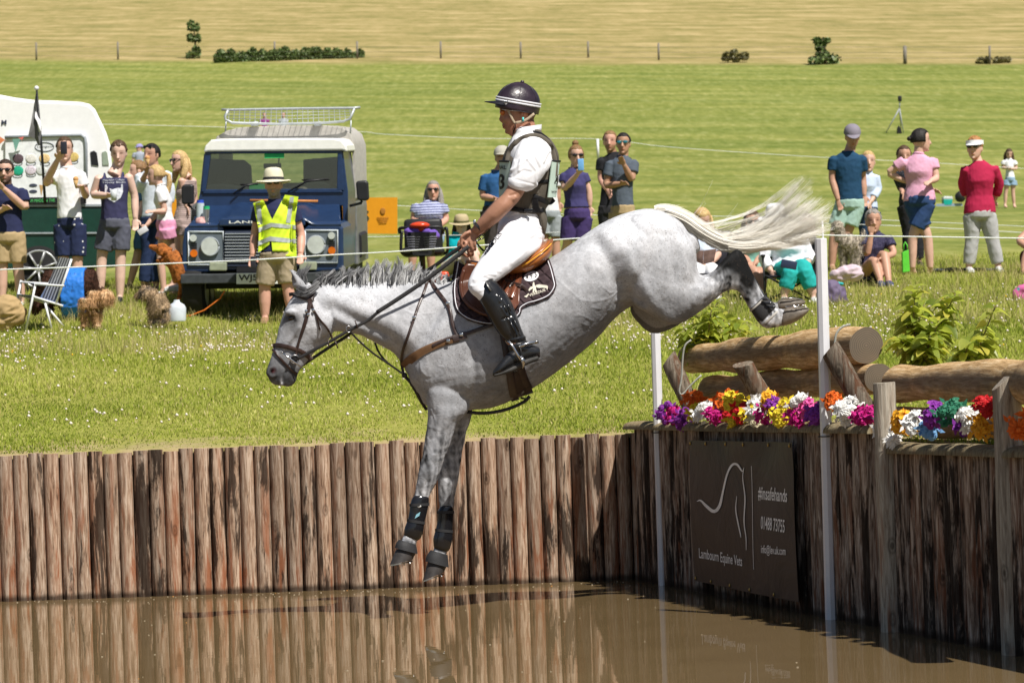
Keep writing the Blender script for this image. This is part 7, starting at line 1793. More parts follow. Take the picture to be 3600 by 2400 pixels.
person('bare armed person crouching mostly beyond the right frame edge', 5, 33.4, 0, dict(hd=(1610, 860), sa=(1545, 990), sb=(1680, 990), ea=(1470, 1060, -.1), wa=(1560, 1120, -.3), eb=(1720, 1080), wb=(1640, 1130, -.3), pe=(1600, 1190), ka=(1540, 1140, -.35), aa=(1505, 1250, -.45), kb=(1640, 1130, -.35), ab=(1640, 1250, -.45)), skin='tan', hair=('short', 'brown'), shirt=(cloth('brick cotton', (.30, .10, .05)), 0, -.1, .02), bottom=(cloth('maroon shorts', (.14, .04, .03)), .6, .1))
# ================================================================== VEHICLES AND THINGS ON THE GRASS
PAINT = mat('navy vehicle paint', (.014, .034, .090), .25, spec=.6, var=.15, bump=.03); PLW = mat('cream white roof paint', (.80, .80, .76), .4, var=.06); LG = mat('light grey paint', (.30, .33, .36), .4)
TYRE = mat('tyre rubber', (.016, .016, .017), .8, bump=.4); CANV = mat('grey canvas', (.40, .38, .35), .8, var=.15); ORNG = mat('orange lamp lens', (.60, .14, .01), .2); CHR = mat('headlamp glass', (.52, .56, .54), .12, spec=.9); INTR = mat('dark cab interior', (.02, .022, .025), .7)
BLKM = mat('black steel', (.018, .018, .020), .45)
def landrover():
 D0 = 31.9; AX = np.array([.030, .995, .088]); AX /= np.linalg.norm(AX)
 def q(x, y, d=0.0):
  a, b = fr(2, (x, y)); r = ray(a, b); p0 = C0 + D0 * cF + AX * d; nrm = cF
  return C0 + r * (((p0 - C0) @ nrm) / (r @ nrm))
 t = thing('off_road_vehicle', 'dark blue boxy off-road vehicle with white roof and grey canvas back, seen from the front', 'vehicle', q(600, 1430, 1.9))
 def pr(nm, poly, d, L, mt, bev=.01, par=None, sm=False):
  mb = MB(); mb.prism([q(*p, d) for p in poly], AX * L); return mb.build(nm, mt, par or t, smooth=sm, bevel=bev)
 pr('front_wing', [(72, 1120), (75, 950), (88, 840), (118, 812), (320, 812), (345, 840), (345, 1120)], 0, 1.15, PAINT, .02); pr('front_wing', [(868, 1120), (868, 840), (890, 815), (1085, 800), (1118, 835), (1122, 1110)], 0, 1.15, PAINT, .02)
 pr('radiator_panel', [(345, 1105), (345, 845), (868, 840), (868, 1100)], .03, .3, PAINT)
 for s, (x0, y0, x1, y1) in ((0, (115, 857, 340, 1072)), (1, (872, 848, 1082, 1058))):
  pl = pr('lamp_panel', [(x0, y1), (x0, y0), (x1, y0), (x1, y1)], -.012, .02, mat('dull grey panel', (.12, .145, .17), .4))
  mb = MB(); mb.tube([q(*p, -.016) for p in ((x0, y0), (x1, y0), (x1, y1), (x0, y1), (x0, y0))], .011, 6); mb.build('panel_edge', mat('pale edge paint', (.55, .60, .64)), pl)
  cx = (255, 953) if not s else (942, 942)
  mb = MB(); mb.tube([q(*cx, -.05), q(*cx, .0)], [.098, .105], 28); h = mb.build('headlight', CHR, t, smooth=40)
  mb = MB(); mb.tube([q(cx[0] + 58 * math.cos(a), cx[1] + 58 * math.sin(a), -.04) for a in np.linspace(0, 6.283, 25)], .010, 6); mb.build('headlight_rim', LG, h)
  mb = MB(); c = (146, 898) if not s else (1043, 882); mb.tube([q(*c, -.05), q(*c, 0)], .040, 16); mb.build('side_lamp', CHR, t, smooth=40)
  mb = MB(); c = (150, 997) if not s else (1045, 979); mb.tube([q(*c, -.05), q(*c, 0)], .042, 16); mb.build('indicator', ORNG, t, smooth=40)
  x2 = 150 if not s else 1045
  for k in range(3): pr('lamp_louvre', [(x2 - 20, 936 + k * 14 - 12 * s), (x2 - 20, 930 + k * 14 - 12 * s), (x2 + 20, 930 + k * 14 - 12 * s), (x2 + 20, 936 + k * 14 - 12 * s)], -.02, .02, BLKM, 0)
  c = (306, 1083) if not s else (890, 1078); pr('fog_lamp', [(c[0] - 56, c[1] + 28), (c[0] - 56, c[1] - 26), (c[0] + 56, c[1] - 26), (c[0] + 56, c[1] + 28)], -.10, .08, mat('fog lamp lens', (.30, .33, .24), .2, spec=.8), .012)
 g = pr('grille', [(350, 1085), (350, 855), (862, 850), (862, 1080)], -.004, .02, mat('grille dark', (.03, .04, .07)))
 for k in range(10):
  y = 868 + k * 20; pr('slat', [(350, y + 7), (350, y), (862, y - 3), (862, y + 4)], -.02, .012, LG, .003, g)
 pr('lower_grille', [(425, 1125), (425, 1075), (800, 1070), (800, 1122)], .0, .02, BLKM)
 pr('bumper', [(64, 1196), (64, 1134), (1125, 1118), (1125, 1184)], -.12, .14, mat('bumper steel', (.045, .05, .055), .5, var=.3), .01)
 npl = pr('number_plate', [(426, 1197), (426, 1127), (742, 1122), (742, 1194)], -.14, .012, mat('number plate white', (.82, .84, .80), .4), .003)
 mb = MB(); fq = lambda x, y: q(x, y, -.147); text_on(mb, 'WJ5', ((440, 1186), (562, 1184), (440, 1136)), fq, bold=.02); mb.build('lettering', BLKM, npl, smooth=False); mb = MB(); text_on(mb, 'GY', ((648, 1182), (730, 1180), (648, 1134)), fq, bold=.02); mb.build('lettering', BLKM, npl, smooth=False)
 def bon(u, v):
  x = 118 + (1105 - 118) * u; x2 = 232 + (1095 - 232) * u; y = (812 - 10 * u) ; y2 = 688 - 8 * u
  crown = 1 if .22 < u < .78 else 0; edge = smooth01((u - .18) / .08) * smooth01((.82 - u) / .08)
  return q(x + (x2 - x) * v, y + (y2 - y) * v - 42 * edge * (1 - .55 * v), v * 1.15)
 mb = MB(); nu, nv = 36, 10; V = [bon(i / nu, j / nv) for j in range(nv + 1) for i in range(nu + 1)]; m1 = len(V); V += [p - np.array([0, 0, .03]) for p in V]
 Fc = []
 for j in range(nv):
  for i in range(nu): a = j * (nu + 1) + i; Fc += [(a, a + 1, a + nu + 2, a + nu + 1), (m1 + a + nu + 1, m1 + a + nu + 2, m1 + a + 1, m1 + a)]
 Fc += [(i, m1 + i, m1 + i + 1, i + 1) for i in range(nu)]
 mb.add(V, Fc); b = mb.build('bonnet', PAINT, t)
 pr('bonnet_lip', [(312, 822), (312, 782), (330, 770), (855, 765), (872, 778), (872, 818)], -.03, .10, PAINT, .015)
 mb = MB(); text_on(mb, 'LAND  ROVER', ((378, 804), (845, 800), (378, 786)), lambda x, y: q(x, y, -.036), bold=.02); mb.build('lettering', mat('plate white', (.66, .68, .64)), b, smooth=False)
 d = 1.15
 pr('scuttle', [(195, 700), (205, 600), (1115, 592), (1120, 690)], d, .1, PAINT)
 fr_ = MB()
 for a, c in (((205, 600), (232, 600)),): pass
 for poly in ([(198, 602), (222, 340), (262, 345), (226, 598)], [(1078, 590), (1082, 345), (1110, 330), (1124, 592)], [(222, 345), (240, 320), (1095, 312), (1112, 335), (1085, 350), (255, 352)], [(205, 612), (222, 585), (1090, 578), (1122, 604)]): pr('screen_frame', poly, d - .02, .07, PAINT, .008)
 gl = NG('windscreen glass'); tr = gl.n('ShaderNodeBsdfTransparent'); tr.inputs[0].default_value = (.72, .78, .76, 1); gs = gl.n('ShaderNodeBsdfGlossy'); gs.inputs[1].default_value = .03; mx = gl.n('ShaderNodeMixShader'); mx.inputs[0].default_value = .15
 gl.t.links.new(tr.outputs[0], mx.inputs[1]); gl.t.links.new(gs.outputs[0], mx.inputs[2]); gl.t.links.new(mx.outputs[0], gl.out.inputs[0])
 pr('windscreen', [(228, 595), (250, 348), (1084, 342), (1086, 588)], d + .01, .006, gl.m, 0)
 pr('roof', [(212, 345), (225, 300), (262, 262), (330, 255), (500, 252), (900, 250), (1060, 252), (1110, 262), (1140, 300), (1146, 340), (1110, 330), (240, 338)], d - .05, 1.15, PLW, .02)
 pr('door', [(1124, 1100), (1112, 600), (1096, 350), (1118, 335), (1150, 600), (1150, 1090)], d, 1.1, PAINT, .01); pr('door', [(70, 1110), (190, 600), (215, 350), (235, 352), (222, 600), (110, 1110)], d, 1.1, PAINT, .01)
 pr('cab_rear_wall', [(215, 900), (235, 380), (480, 395), (480, 540), (860, 540), (860, 900)], 2.25, .03, INTR); pr('cab_rear_wall', [(860, 900), (860, 390), (1100, 370), (1120, 900)], 2.25, .03, INTR)
 pr('dashboard', [(222, 612), (230, 556), (330, 545), (430, 560), (760, 570), (830, 540), (960, 530), (1085, 560), (1090, 605)], d + .12, .35, INTR, .02)
 for c in ((432, 470), (950, 460)):
  pr('seat', [(c[0] - 95, 640), (c[0] - 85, c[1] + 40), (c[0] - 78, c[1] - 50), (c[0] - 30, c[1] - 78), (c[0] + 40, c[1] - 78), (c[0] + 85, c[1] - 40), (c[0] + 90, c[1] + 40), (c[0] + 95, 640)], 1.9, .12, INTR, .03)
 mb = MB(); mb.tube([q(370 + 92 * math.cos(a), 590 + 55 * math.sin(a), 1.5 + .1 * math.sin(a)) for a in np.linspace(0, 6.283, 25)], .014, 8); mb.build('steering_wheel', INTR, t)
 pr('interior_mirror', [(602, 448), (602, 416), (716, 414), (716, 446)], 1.3, .03, BLKM, .008)
 mb = MB(); mb.tube([q(700, 415, 1.31), q(705, 352, 1.25)], .008, 6); mb.build('mirror_stalk', BLKM, t)
 GRN = mat('bright green sticker', (.03, .48, .14), .5)
 pr('windscreen_sticker', [(608, 382), (608, 350), (736, 347), (736, 379)], d - .004, .003, GRN, 0); pr('windscreen_sticker', [(508, 585), (512, 552), (610, 545), (640, 585)], d + .02, .003, GRN, 0)
 for a, b, c in (((405, 612), (480, 560), (560, 545)), ((760, 600), (880, 530), (1020, 515))):
  mb = MB(); mb.tube([q(*a, d - .05), q(*b, d - .03), q(*c, d - .02)], .009, 6); mb.tube([q(b[0] - 30, b[1] - 8, d - .02), q(c[0] + 5, c[1] + 4, d - .02)], .008, 6); mb.build('wiper', BLKM, t)
 for s, poly, arm in ((0, [(70, 670), (68, 570), (80, 552), (138, 550), (147, 562), (145, 668), (135, 680), (82, 680)], [(110, 680), (150, 712), (200, 735)]), (1, [(1208, 640), (1200, 545), (1208, 528), (1268, 525), (1280, 540), (1286, 640), (1278, 656), (1218, 656)], [(1240, 656), (1235, 672), (1160, 690)])):
  pr('wing_mirror', poly, .95, .09, BLKM, .02); mb = MB(); mb.tube([q(*p, 1.0) for p in arm], .016, 8); mb.build('mirror_arm', BLKM, t)
 pr('mirror_bracket', [(136, 760), (136, 716), (164, 712), (164, 758)], .9, .06, BLKM)
 outer = [(272, 560), (272, 300), (300, 240), (370, 200), (460, 180), (700, 170), (1000, 168), (1110, 182), (1165, 225), (1192, 300), (1200, 640)]
 inner = [(p[0] + (700 - p[0]) * .03, p[1] + (500 - p[1]) * .04) for p in outer]
 mb = MB(); Lc = 1.75
 o1 = [q(*p, 2.2) for p in outer]; i1 = [q(*p, 2.2) for p in inner]; n = len(outer)
 V = o1 + i1 + [p + AX * Lc for p in o1] + [p + AX * Lc for p in i1]; Fc = []
 for i in range(n - 1): Fc += [(i, i + 1, 2 * n + i + 1, 2 * n + i), (n + i + 1, n + i, 3 * n + i, 3 * n + i + 1), (i + 1, i, n + i, n + i + 1), (2 * n + i, 2 * n + i + 1, 3 * n + i + 1, 3 * n + i)]
 mb.add(V, Fc); mb.build('canvas_canopy', CANV, t, smooth=50)
 pr('canvas_front', outer[2:10] + [(1190, 345), (272, 345)], 2.19, .02, CANV)
 pr('load_bed', [(130, 1080), (130, 700), (272, 560), (285, 800), (1150, 800), (1188, 620), (1205, 700), (1216, 1070)], 2.3, 1.6, mat('reflection grey side paint', (.16, .165, .17), .4, var=.3), .01)  # grey stands for reflection on the navy side, put into the colour
 pr('rear_wheel_arch', [(1140, 1075), (1143, 960), (1170, 880), (1208, 855), (1238, 880), (1242, 1020)], 2.55, .9, BLKM, .01)
 pr('chassis', [(110, 1230), (110, 1115), (1090, 1105), (1090, 1220)], .25, 3.4, INTR)
 for x, d_ in ((162, .35), (1025, .35), (200, 2.9), (1090, 2.9)):
  c = q(x, 1225, d_); w = MB(); sx = .125; rings = []
  for dx, rr in ((-1, .30), (-.85, .385), (-.3, .40), (.3, .40), (.85, .385), (1, .30)): rings.append([c + np.array([dx * sx, 0, 0]) + np.array([0, math.cos(a), math.sin(a)]) * rr for a in [2 * math.pi * j / 28 for j in range(28)]])
  w.rings(rings); wh = w.build('wheel', TYRE, t, smooth=40); mb = MB(); mb.tube([c - np.array([.12, 0, 0]), c + np.array([.13, 0, 0])], .2, 20); mb.build('rim', LG, wh, smooth=40)
 mb = MB()
 rim = [(330, 66), (375, 68), (800, 60), (1185, 56), (1230, 52)]; low = [(372, 70), (352, 110), (356, 132), (400, 152), (700, 160), (1000, 152), (1120, 142), (1165, 125), (1192, 58)]
 mb.tube([q(*p, 2.9) for p in rim], .016, 8); mb.tube([q(*p, 2.1) for p in low], .016, 8)
 for k in range(24):
  x = 380 + k * 34; yb = np.interp(x, [352, 400, 700, 1000, 1165], [118, 150, 160, 152, 125]); mb.tube([q(x, 62, 2.9), q(x - 6 + k * .5, yb, 2.1)], .004, 5)
 for v in (.25, .5, .75): mb.tube([q(372 - 16 * v, 70 + 70 * v, 2.9 - .8 * v), q(700, 62 + 92 * v, 2.9 - .8 * v), q(1188 - 20 * v, 60 + 70 * v, 2.9 - .8 * v)], .004, 5)
 for x, y0 in ((355, 215), (1165, 230)): mb.tube([q(x + 5, 135, 2.3), q(x, y0, 2.3)], .010, 6)
 for x in (545, 955): mb.box(q(x, 158, 2.15), (.09, .06, .05))
 mb.build('roof_rack', mat('galvanised steel', (.42, .45, .46), .45, metal=.4), t)
 def cyl(nm, lb, cat, a, b, r, mt, top=None, D_=.25):
  mb = MB(); mb.tube([q(*a, D_), q(*b, D_)], r, 16); o = mb.build(nm, mt, smooth=40)
  tag(o, lb, cat)
  if top: mb = MB(); mb.tube([q(b[0], b[1] + 6, D_), q(b[0], b[1] - 20, D_)], r * .9, 14); mb.build('lid', top, o, smooth=40)
 cyl('drinks_bottle', 'pale drinks bottle with blue lid standing on the vehicle wing', 'bottle', (192, 800), (192, 672), .045, mat('pale bottle', (.5, .58, .62), .3), mat('blue lid', (.03, .08, .5), .4)); cyl('travel_mug', 'steel travel mug with green lid standing on the vehicle wing', 'mug', (232, 808), (232, 712), .040, STEEL, mat('green lid', (.02, .4, .15), .4), .15)
 mb = MB(); mb.prism([q(*p, .1) for p in ((160, 815), (165, 770), (200, 760), (222, 790), (225, 812))], AX * .1); tag(mb.build('paper_napkin', mat('red and white napkin', (.62, .35, .33), .8, var=.5, nscale=18)), 'crumpled red and white paper napkin lying on the vehicle wing', 'napkin')
 mb = MB(); mb.tube([q(515, 655, 1.0), q(955, 660, 1.0)], .016, 8); tag(mb.build('wooden_pole', mat('orange wood pole', (.50, .20, .06), .6)), 'thin orange wooden pole lying across the bonnet below the windscreen', 'pole')
 mb = MB(); mb.tube([q(*p, -.1) for p in ((350, 1240), (320, 1290), (220, 1365), (130, 1400), (70, 1412))], .008, 6); tag(mb.build('orange_string', mat('orange cord', (.62, .16, .02))), 'thin orange string hanging from the vehicle bumper to the white canister', 'string')
landrover()
def icecream_van():
 Dv = 36.2; VX = ray(340, 560); VX = VX / np.linalg.norm(VX)
 q = lambda x, y, d=0.0: P(*fr(1, (x, y)), Dv + d)
 t = thing('ice_cream_van', 'white and dark green ice cream van with flavour board at the left frame edge', 'van', q(200, 1230, 1))
 VW = mat('gloss white van paint', (.86, .86, .86), .3, var=.03); VG = mat('bottle green van paint', (.010, .045, .032), .25, spec=.6)
 def pr(nm, poly, d, L, mt, bev=.01, par=None):
  mb = MB(); mb.prism([q(*p, d) for p in poly], VX * L); return mb.build(nm, mt, par or t, smooth=False, bevel=bev)
 pr('upper_body', [(-520, 790), (-520, 60), (-300, 80), (0, 138), (90, 155), (190, 168), (320, 172), (470, 180), (520, 192), (552, 222), (590, 300), (618, 360), (640, 430), (652, 560), (655, 790)], 0, 2.0, VW, .04)
 pr('lower_body', [(-520, 1150), (-520, 788), (655, 788), (672, 900), (672, 1140), (330, 1150), (320, 1080), (270, 1040), (180, 1040), (145, 1090), (140, 1150)], -.02, 2.04, VG, .03)
 pr('sill_strip', [(-520, 790), (-520, 776), (655, 772), (655, 786)], -.035, .03, LG, .004); pr('chrome_strip', [(-520, 948), (-520, 938), (655, 934), (655, 944)], -.04, .03, LG, .003)
 pr('side_window', [(530, 545), (524, 470), (545, 462), (562, 475), (572, 550)], -.012, .01, BLKM, 0); pr('side_window', [(595, 545), (592, 472), (612, 464), (622, 475), (632, 545)], -.012, .01, mat('pale window', (.30, .36, .28), .1, spec=.8), 0)
 bd = pr('flavour_board', [(30, 740), (30, 385), (50, 375), (470, 372), (492, 384), (500, 410), (500, 738)], -.05, .04, mat('menu board', (.80, .82, .84), .4), .006)
 mb = MB(); mb.tube([q(*p, -.06) for p in ((28, 385), (200, 378), (470, 372), (492, 388), (498, 420), (500, 740))], .022, 8); mb.build('board_edge', LG, bd)
 st = pr('black_strip', [(-200, 772), (-200, 736), (500, 730), (500, 768)], -.055, .02, BLKM, .003, bd)
 mb = MB(); text_on(mb, 'CREAM MADE IN THE', ((130, 762), (318, 758), (130, 744)), lambda x, y: q(x, y, -.06)); mb.build('lettering', mat('green lettering', (.10, .55, .16)), st, smooth=False)
 fp = lambda x, y: q(x, y, -.055)
 INKV = mat('van ink', (.05, .06, .09))
 mb = MB(); text_on(mb, 'Lovingtons', ((216, 448), (306, 446), (216, 432)), fp); mb.build('lettering', INKV, bd, smooth=False); mb = MB(); text_on(mb, 'M', ((8, 312), (38, 311), (8, 285)), lambda x, y: q(x, y, -.012), bold=.02); mb.build('lettering', INKV, t, smooth=False)
 for c in ((102, 535), (180, 535), (262, 537), (425, 525), (102, 605), (180, 600)): mb = MB(); mb.tube([fp(c[0] + 28 * math.cos(a), c[1] + 12 * math.sin(a)) for a in np.linspace(0, 6.283, 17)], .003, 4); mb.build('name_oval', INKV, bd, smooth=False)
 for c in ((192, 663), (192, 698)): mb = MB(); mb.prism([fp(c[0] + 24 * math.cos(a), c[1] + 10 * math.sin(a)) for a in np.linspace(0, 6.283, 13)[:-1]], cF * .004); mb.build('name_badge', INKV, bd, smooth=False)
 mb = MB()
 mb.tube([fp(258 + 55 * math.cos(a), 440 + 26 * math.sin(a)) for a in np.linspace(0, 6.283, 25)], .004, 4)
 mb.build('board_print', INKV, bd, smooth=False)
 for (x, y), c in (((105, 508), (.09, .06, .07)), ((180, 506), (.72, .70, .66)), ((258, 506), (.72, .52, .26)), ((425, 498), (.62, .46, .16)), ((105, 578), (.02, .36, .22)), ((178, 575), (.62, .55, .62)), ((240, 575), (.6, .62, .6))):
  mb = MB(); mb.ell(fp(x, y), (.070, .006, .060), n=14, m=8); mb.build('ice_cream_picture', mat('scoop ' + str(c), c, .6, var=.3, nscale=50), bd)
 mb = MB(); mb.prism([fp(228, 660), fp(252, 662), fp(240, 722)], cF * .006); mb.build('cone_picture', mat('cone tan', (.52, .33, .14)), bd, smooth=False)
 for a, c in (((0, 380, 30, 400, -10, 430), (.6, .2, .08)), ((72, 395, 118, 392, 90, 468), (.16, .34, .28)), ((105, 388, 140, 380, 128, 400), (.6, .15, .12))):
  mb = MB(); mb.prism([q(a[i], a[i + 1], -.14) for i in (0, 2, 4)], cF * .004); mb.build('bunting_flag', mat('bunting ' + str(c), c), t, smooth=False)
 for cx in (235, -420):
  c = q(cx, 1150, .1); w = MB(); rings = []
  for dx, rr in ((-.14, .26), (-.11, .335), (.05, .35), (.12, .34)): rings.append([c + cF * dx + np.array([math.cos(a), 0, math.sin(a)]) * rr for a in [2 * math.pi * j / 30 for j in range(30)]])
  w.rings(rings); wh = w.build('wheel', TYRE, t, smooth=40)
  mb = MB(); mb.tube([c - cF * .16, c - cF * .12], .06, 16);
  for k in range(7):
   a = 2 * math.pi * k / 7 + .3; u = np.array([math.cos(a), 0, math.sin(a)]); mb.tube([c - cF * .155 + u * .04, c - cF * .14 + u * .225], [(.034, .014), (.048, .014)], 8, up=(0, 1, 0))
  mb.tube([c - cF * .13 + np.array([math.cos(a), 0, math.sin(a)]) * .235 for a in np.linspace(0, 6.283, 30)], .016, 8); mb.build('rim', mat('silver rim', (.42, .43, .44), .35, metal=.3), wh)
icecream_van()
def dog(label, n, D, body, head, legs, fur, shag=.012, ears=True, tail=None, rr=(.12, .13, .11), hr=.075, col2=None, face=(-1, 0)):
 q = lambda p: P(*fr(n, p[:2]), D + (p[2] if len(p) > 2 else 0))
 mb = MB(); B = [q(p) for p in body]; mb.tube(list(spline(B, 14)), list(np.interp(np.linspace(0, 1, 14), np.linspace(0, 1, len(rr)), rr)), 16)
 h = q(head[0]); mz = q(head[1]); mb.ell(h, hr, n=14, m=10); mb.tube([h, h + (mz - h) * .6, mz], [hr * .72, hr * .52, hr * .36], 12); mb.ell(mz, hr * .30)
 mb.tube([B[0], (B[0] + h) / 2, h], [rr[0] * .8, hr * .85, hr * .8], 12)
 if ears:
  for s in (-1, 1): e = h + cF * s * hr * .8; mb.tube([e + np.array([0, 0, hr * .5]), e + cF * s * hr * .25 - np.array([0, 0, hr * .2]), e + cF * s * hr * .2 - np.array([0, 0, hr * .9])], [(.012, .03), (.012, .04), (.010, .02)], 8)
 for lg in legs:
  L = [q(p) for p in lg]; mb.tube(list(spline(L, 8)), list(np.linspace(.055, .024, 8)), 10); mb.ell(L[-1] + np.array([0, -.02, -.01]), (.03, .045, .022))
 if tail: mb.tube(list(spline([q(p) for p in tail], 8)), list(np.linspace(.03, .012, 8)), 8)
 me = remesh(mb, .010, 1, 'dog'); co, no = arrs(me); p = co - co.mean(0)
 setco(me, co + no * (shag * (.7 * snoise(p, (22, 22, 12), 3) + .5 * snoise(p, 45, 5)))[:, None])
 g = NG('fur ' + label[:20]); cc = g.coord(); nz = g.noise(cc, 6 if col2 else 24, 5, .7)
 g.base(g.ramp(nz, [(.42, tuple(x * .6 for x in fur)), (.5, fur), (.62, col2 or tuple(min(1, x * 1.35) for x in fur))]), .8, .2); g.bump(g.noise(cc, 90, 4), .8, .01)
 o = tag(link_mesh('dog', me, g.m), label, 'dog', 'dogs with the spectators');
 mb = MB(); mb.ell(mz + (mz - h) * .06, hr * .18); mb.build('nose', BLKM, o)
 for s in (-1, 1): mb = MB(); mb.ell(h + (mz - h) * .32 + cF * s * hr * .5 + np.array([0, 0, hr * .42]), .011); mb.build('eye', EYEM, o)
 if shag > .0065:   # loose wisps of coat
  rg = np.random.default_rng(8); co, no = arrs(me); off = np.array(world_loc(o)); idx = rg.integers(0, len(co), 1800); cur = []
  for i in idx:
   a = co[i] + off; d = no[i] * .5 + np.array([0, 0, -.75]) + rg.normal(0, .3, 3); L = rg.uniform(.02, .05); cur.append(np.array([a, a + no[i] * L * .4, a + d * L]))
  strands('fur_wisps', cur, g.m, o, .0028, [0.5] * len(cur))
 return o, B, q
o, B, q = dog('large curly dark brown dog wearing a bright blue coat beside the white chair', 1, 30.6, [(250, 1240), (350, 1255), (450, 1250), (560, 1235)], [(225, 1330), (205, 1400)], [[(280, 1290), (290, 1380), (290, 1440)], [(370, 1290, .1), (375, 1380, .1), (375, 1435, .1)], [(540, 1270), (560, 1340), (545, 1420)], [(580, 1260, .1), (590, 1340, .1), (580, 1410, .1)]], (.045, .018, .010), rr=(.15, .20, .20, .15), hr=.10)
mb = MB(); rings = []
for u in np.linspace(0, 1, 8):
 c = q((365, 1262)) * (1 - u) + q((500, 1258)) * u
 rings.append([c + np.array([0, math.cos(a) * .215, math.sin(a) * .23 - (.10 if math.sin(a) < 0 else 0)]) for a in [2 * math.pi * j / 26 for j in range(26)]])
me = remesh(mb.rings(rings), .012, 3, 'dog_coat'); fold(me, .006, (7, 7, 7), 4); oc = link_mesh('dog_coat', me, cloth('bright blue nylon', (.03, .18, .62), .5), o)
dog('shaggy sandy terrier looking right in the grass beside the brown dog', 1, 29.4, [(520, 1320), (520, 1380)], [(610, 1315), (645, 1340)], [[(490, 1400), (490, 1455), (485, 1475)], [(560, 1400), (560, 1450), (565, 1475)], [(530, 1400, .1), (530, 1450, .1), (530, 1470, .1)]], (.54, .31, .15), .007, col2=(.68, .49, .30), rr=(.10, .11), hr=.085)
dog('sandy and black terrier sitting near the white canister looking left', 1, 30.0, [(900, 1300), (930, 1390)], [(848, 1288), (790, 1310)], [[(880, 1350), (880, 1420), (878, 1450)], [(905, 1350), (912, 1420), (910, 1448)], [(950, 1400), (955, 1440), (940, 1450)]], (.44, .31, .19), .0085, col2=(.06, .055, .055), rr=(.08, .11), hr=.075)
dog('smooth orange brown hunting dog beside the blond girl and the vehicle wing', 1, 32.0, [(985, 1060), (1040, 1140), (1060, 1220)], [(940, 1035), (872, 1018)], [[(1040, 1160), (1055, 1240), (1040, 1312)], [(1000, 1120), (950, 1100), (920, 1095)]], (.34, .11, .025), .002, rr=(.09, .12, .11), hr=.075)
dog('rough pale grey lurcher standing in front of the man in the grey cap', 5, 33.6, [(215, 1060), (270, 1075), (330, 1080)], [(190, 955), (165, 990)], [[(220, 1100), (225, 1170), (230, 1245)], [(290, 1110), (300, 1180), (292, 1250)], [(330, 1100), (325, 1180), (335, 1240)], [(240, 1100, .12), (235, 1170, .12), (245, 1240, .12)]], (.42, .36, .29), .008, tail=[(345, 1060), (375, 1010), (380, 980)], rr=(.085, .11, .085), hr=.065)
def obj1(name, label, cat, mb, mt, group=None, **k): return tag(mb.build(name, mt, **k), label, cat, group)
def chair():
 q = lambda x, y, d=0.0: P(*fr(1, (x, y)), 29.4 + d); WM = mat('white tube', (.74, .75, .76), .35)
 t = thing('folding_chair', 'white folding garden chair with grey striped back standing in the clover', 'chair', q(250, 1490, .2))
 for s, d in ((0, 0), (1, .5)):
  dx = 90 * s * 0 - (0 if not s else 85); dy = -12 * s
  for nm, pts in (('leg', [(208, 1225), (150, 1500)]), ('leg', [(262, 1345), (300, 1500)]) if not s else ('leg', [(350, 1370), (460, 1500)]), ('back_frame', [(270, 1330), (400, 1090)]) if s else ('back_frame', [(325, 1345), (415, 1090)]), ('armrest', [(205, 1235), (372, 1245)]), ('seat_rail', [(185, 1305), (365, 1362)])):
   mb = MB(); r = .012 if nm != 'armrest' else (.010, .022)
   mb.tube([q(x + dx * (1 if nm != 'back_frame' else .45), y + dy * (1 if nm != 'back_frame' else .2), d) for x, y in pts], [r] * 2, 8, up=(0, 0, 1) if nm == 'armrest' else None); mb.build(nm, WM, t)
 a, b, c, d_ = q(330, 1335, 0), q(418, 1088, 0), q(345, 1078, .5), q(240, 1320, .5)
 mb = MB(); mb.prism([a, b, c, d_], (b - a) * 0 + np.array([0, .004, 0])); mb.build('back_fabric', mat('pale webbing', (.60, .60, .60)), t, smooth=False)
 for k in range(5):
  u0 = .1 + k * .19; mb = MB(); e = np.array([-.004, -.008, 0]); mb.prism([a + (d_ - a) * u0 + e, b + (c - b) * u0 + e, b + (c - b) * (u0 + .09) + e, a + (d_ - a) * (u0 + .09) + e], np.array([0, .003, 0])); mb.build('stripe', mat('dark stripe webbing', (.09, .09, .10)), t, smooth=False)
 mb = MB(); mb.prism([q(185, 1300, 0), q(340, 1340, 0), q(270, 1322, .5), q(95, 1292, .5)], np.array([0, 0, -.006])); mb.build('seat_fabric', mat('blue seat webbing', (.10, .16, .36)), t, smooth=False)
chair()
def blob(name, label, cat, pts, r, mt, D, n=1, f=.012, vox=.012, flat=1.0):
 mb = MB()
 for i, p in enumerate(pts): rr = r[i] if hasattr(r, '__len__') else r; mb.ell(P(*fr(n, p), D), (rr, rr * .8, rr * flat))
 me = remesh(mb, vox, 3, name); fold(me, f, (6, 6, 6), len(pts)); return tag(link_mesh(name, me, mt), label, cat)
blob('sack', 'crumpled beige canvas sack on the grass at the left frame edge', 'bag', [(-20, 1400), (40, 1390), (90, 1410), (20, 1440), (-40, 1430)], [.16, .17, .12, .14, .16], cloth('beige canvas', (.40, .28, .14)), 29.6)
mb = MB(); q = lambda x, y, d=0: P(*fr(1, (x, y)), 30.2 + d)
mb.rings([[q(1025, y) + np.array([.10 * k * math.cos(a), .08 * k * math.sin(a), 0]) for a in [2 * math.pi * j / 20 for j in range(20)]] for y, k in ((1450, .95), (1440, 1), (1375, 1), (1355, .8), (1340, .35), (1326, .3))]); obj1('canister', 'pale plastic water canister standing by the front wheel of the vehicle', 'canister', mb, mat('pale plastic', (.55, .60, .66), .4), smooth=50)
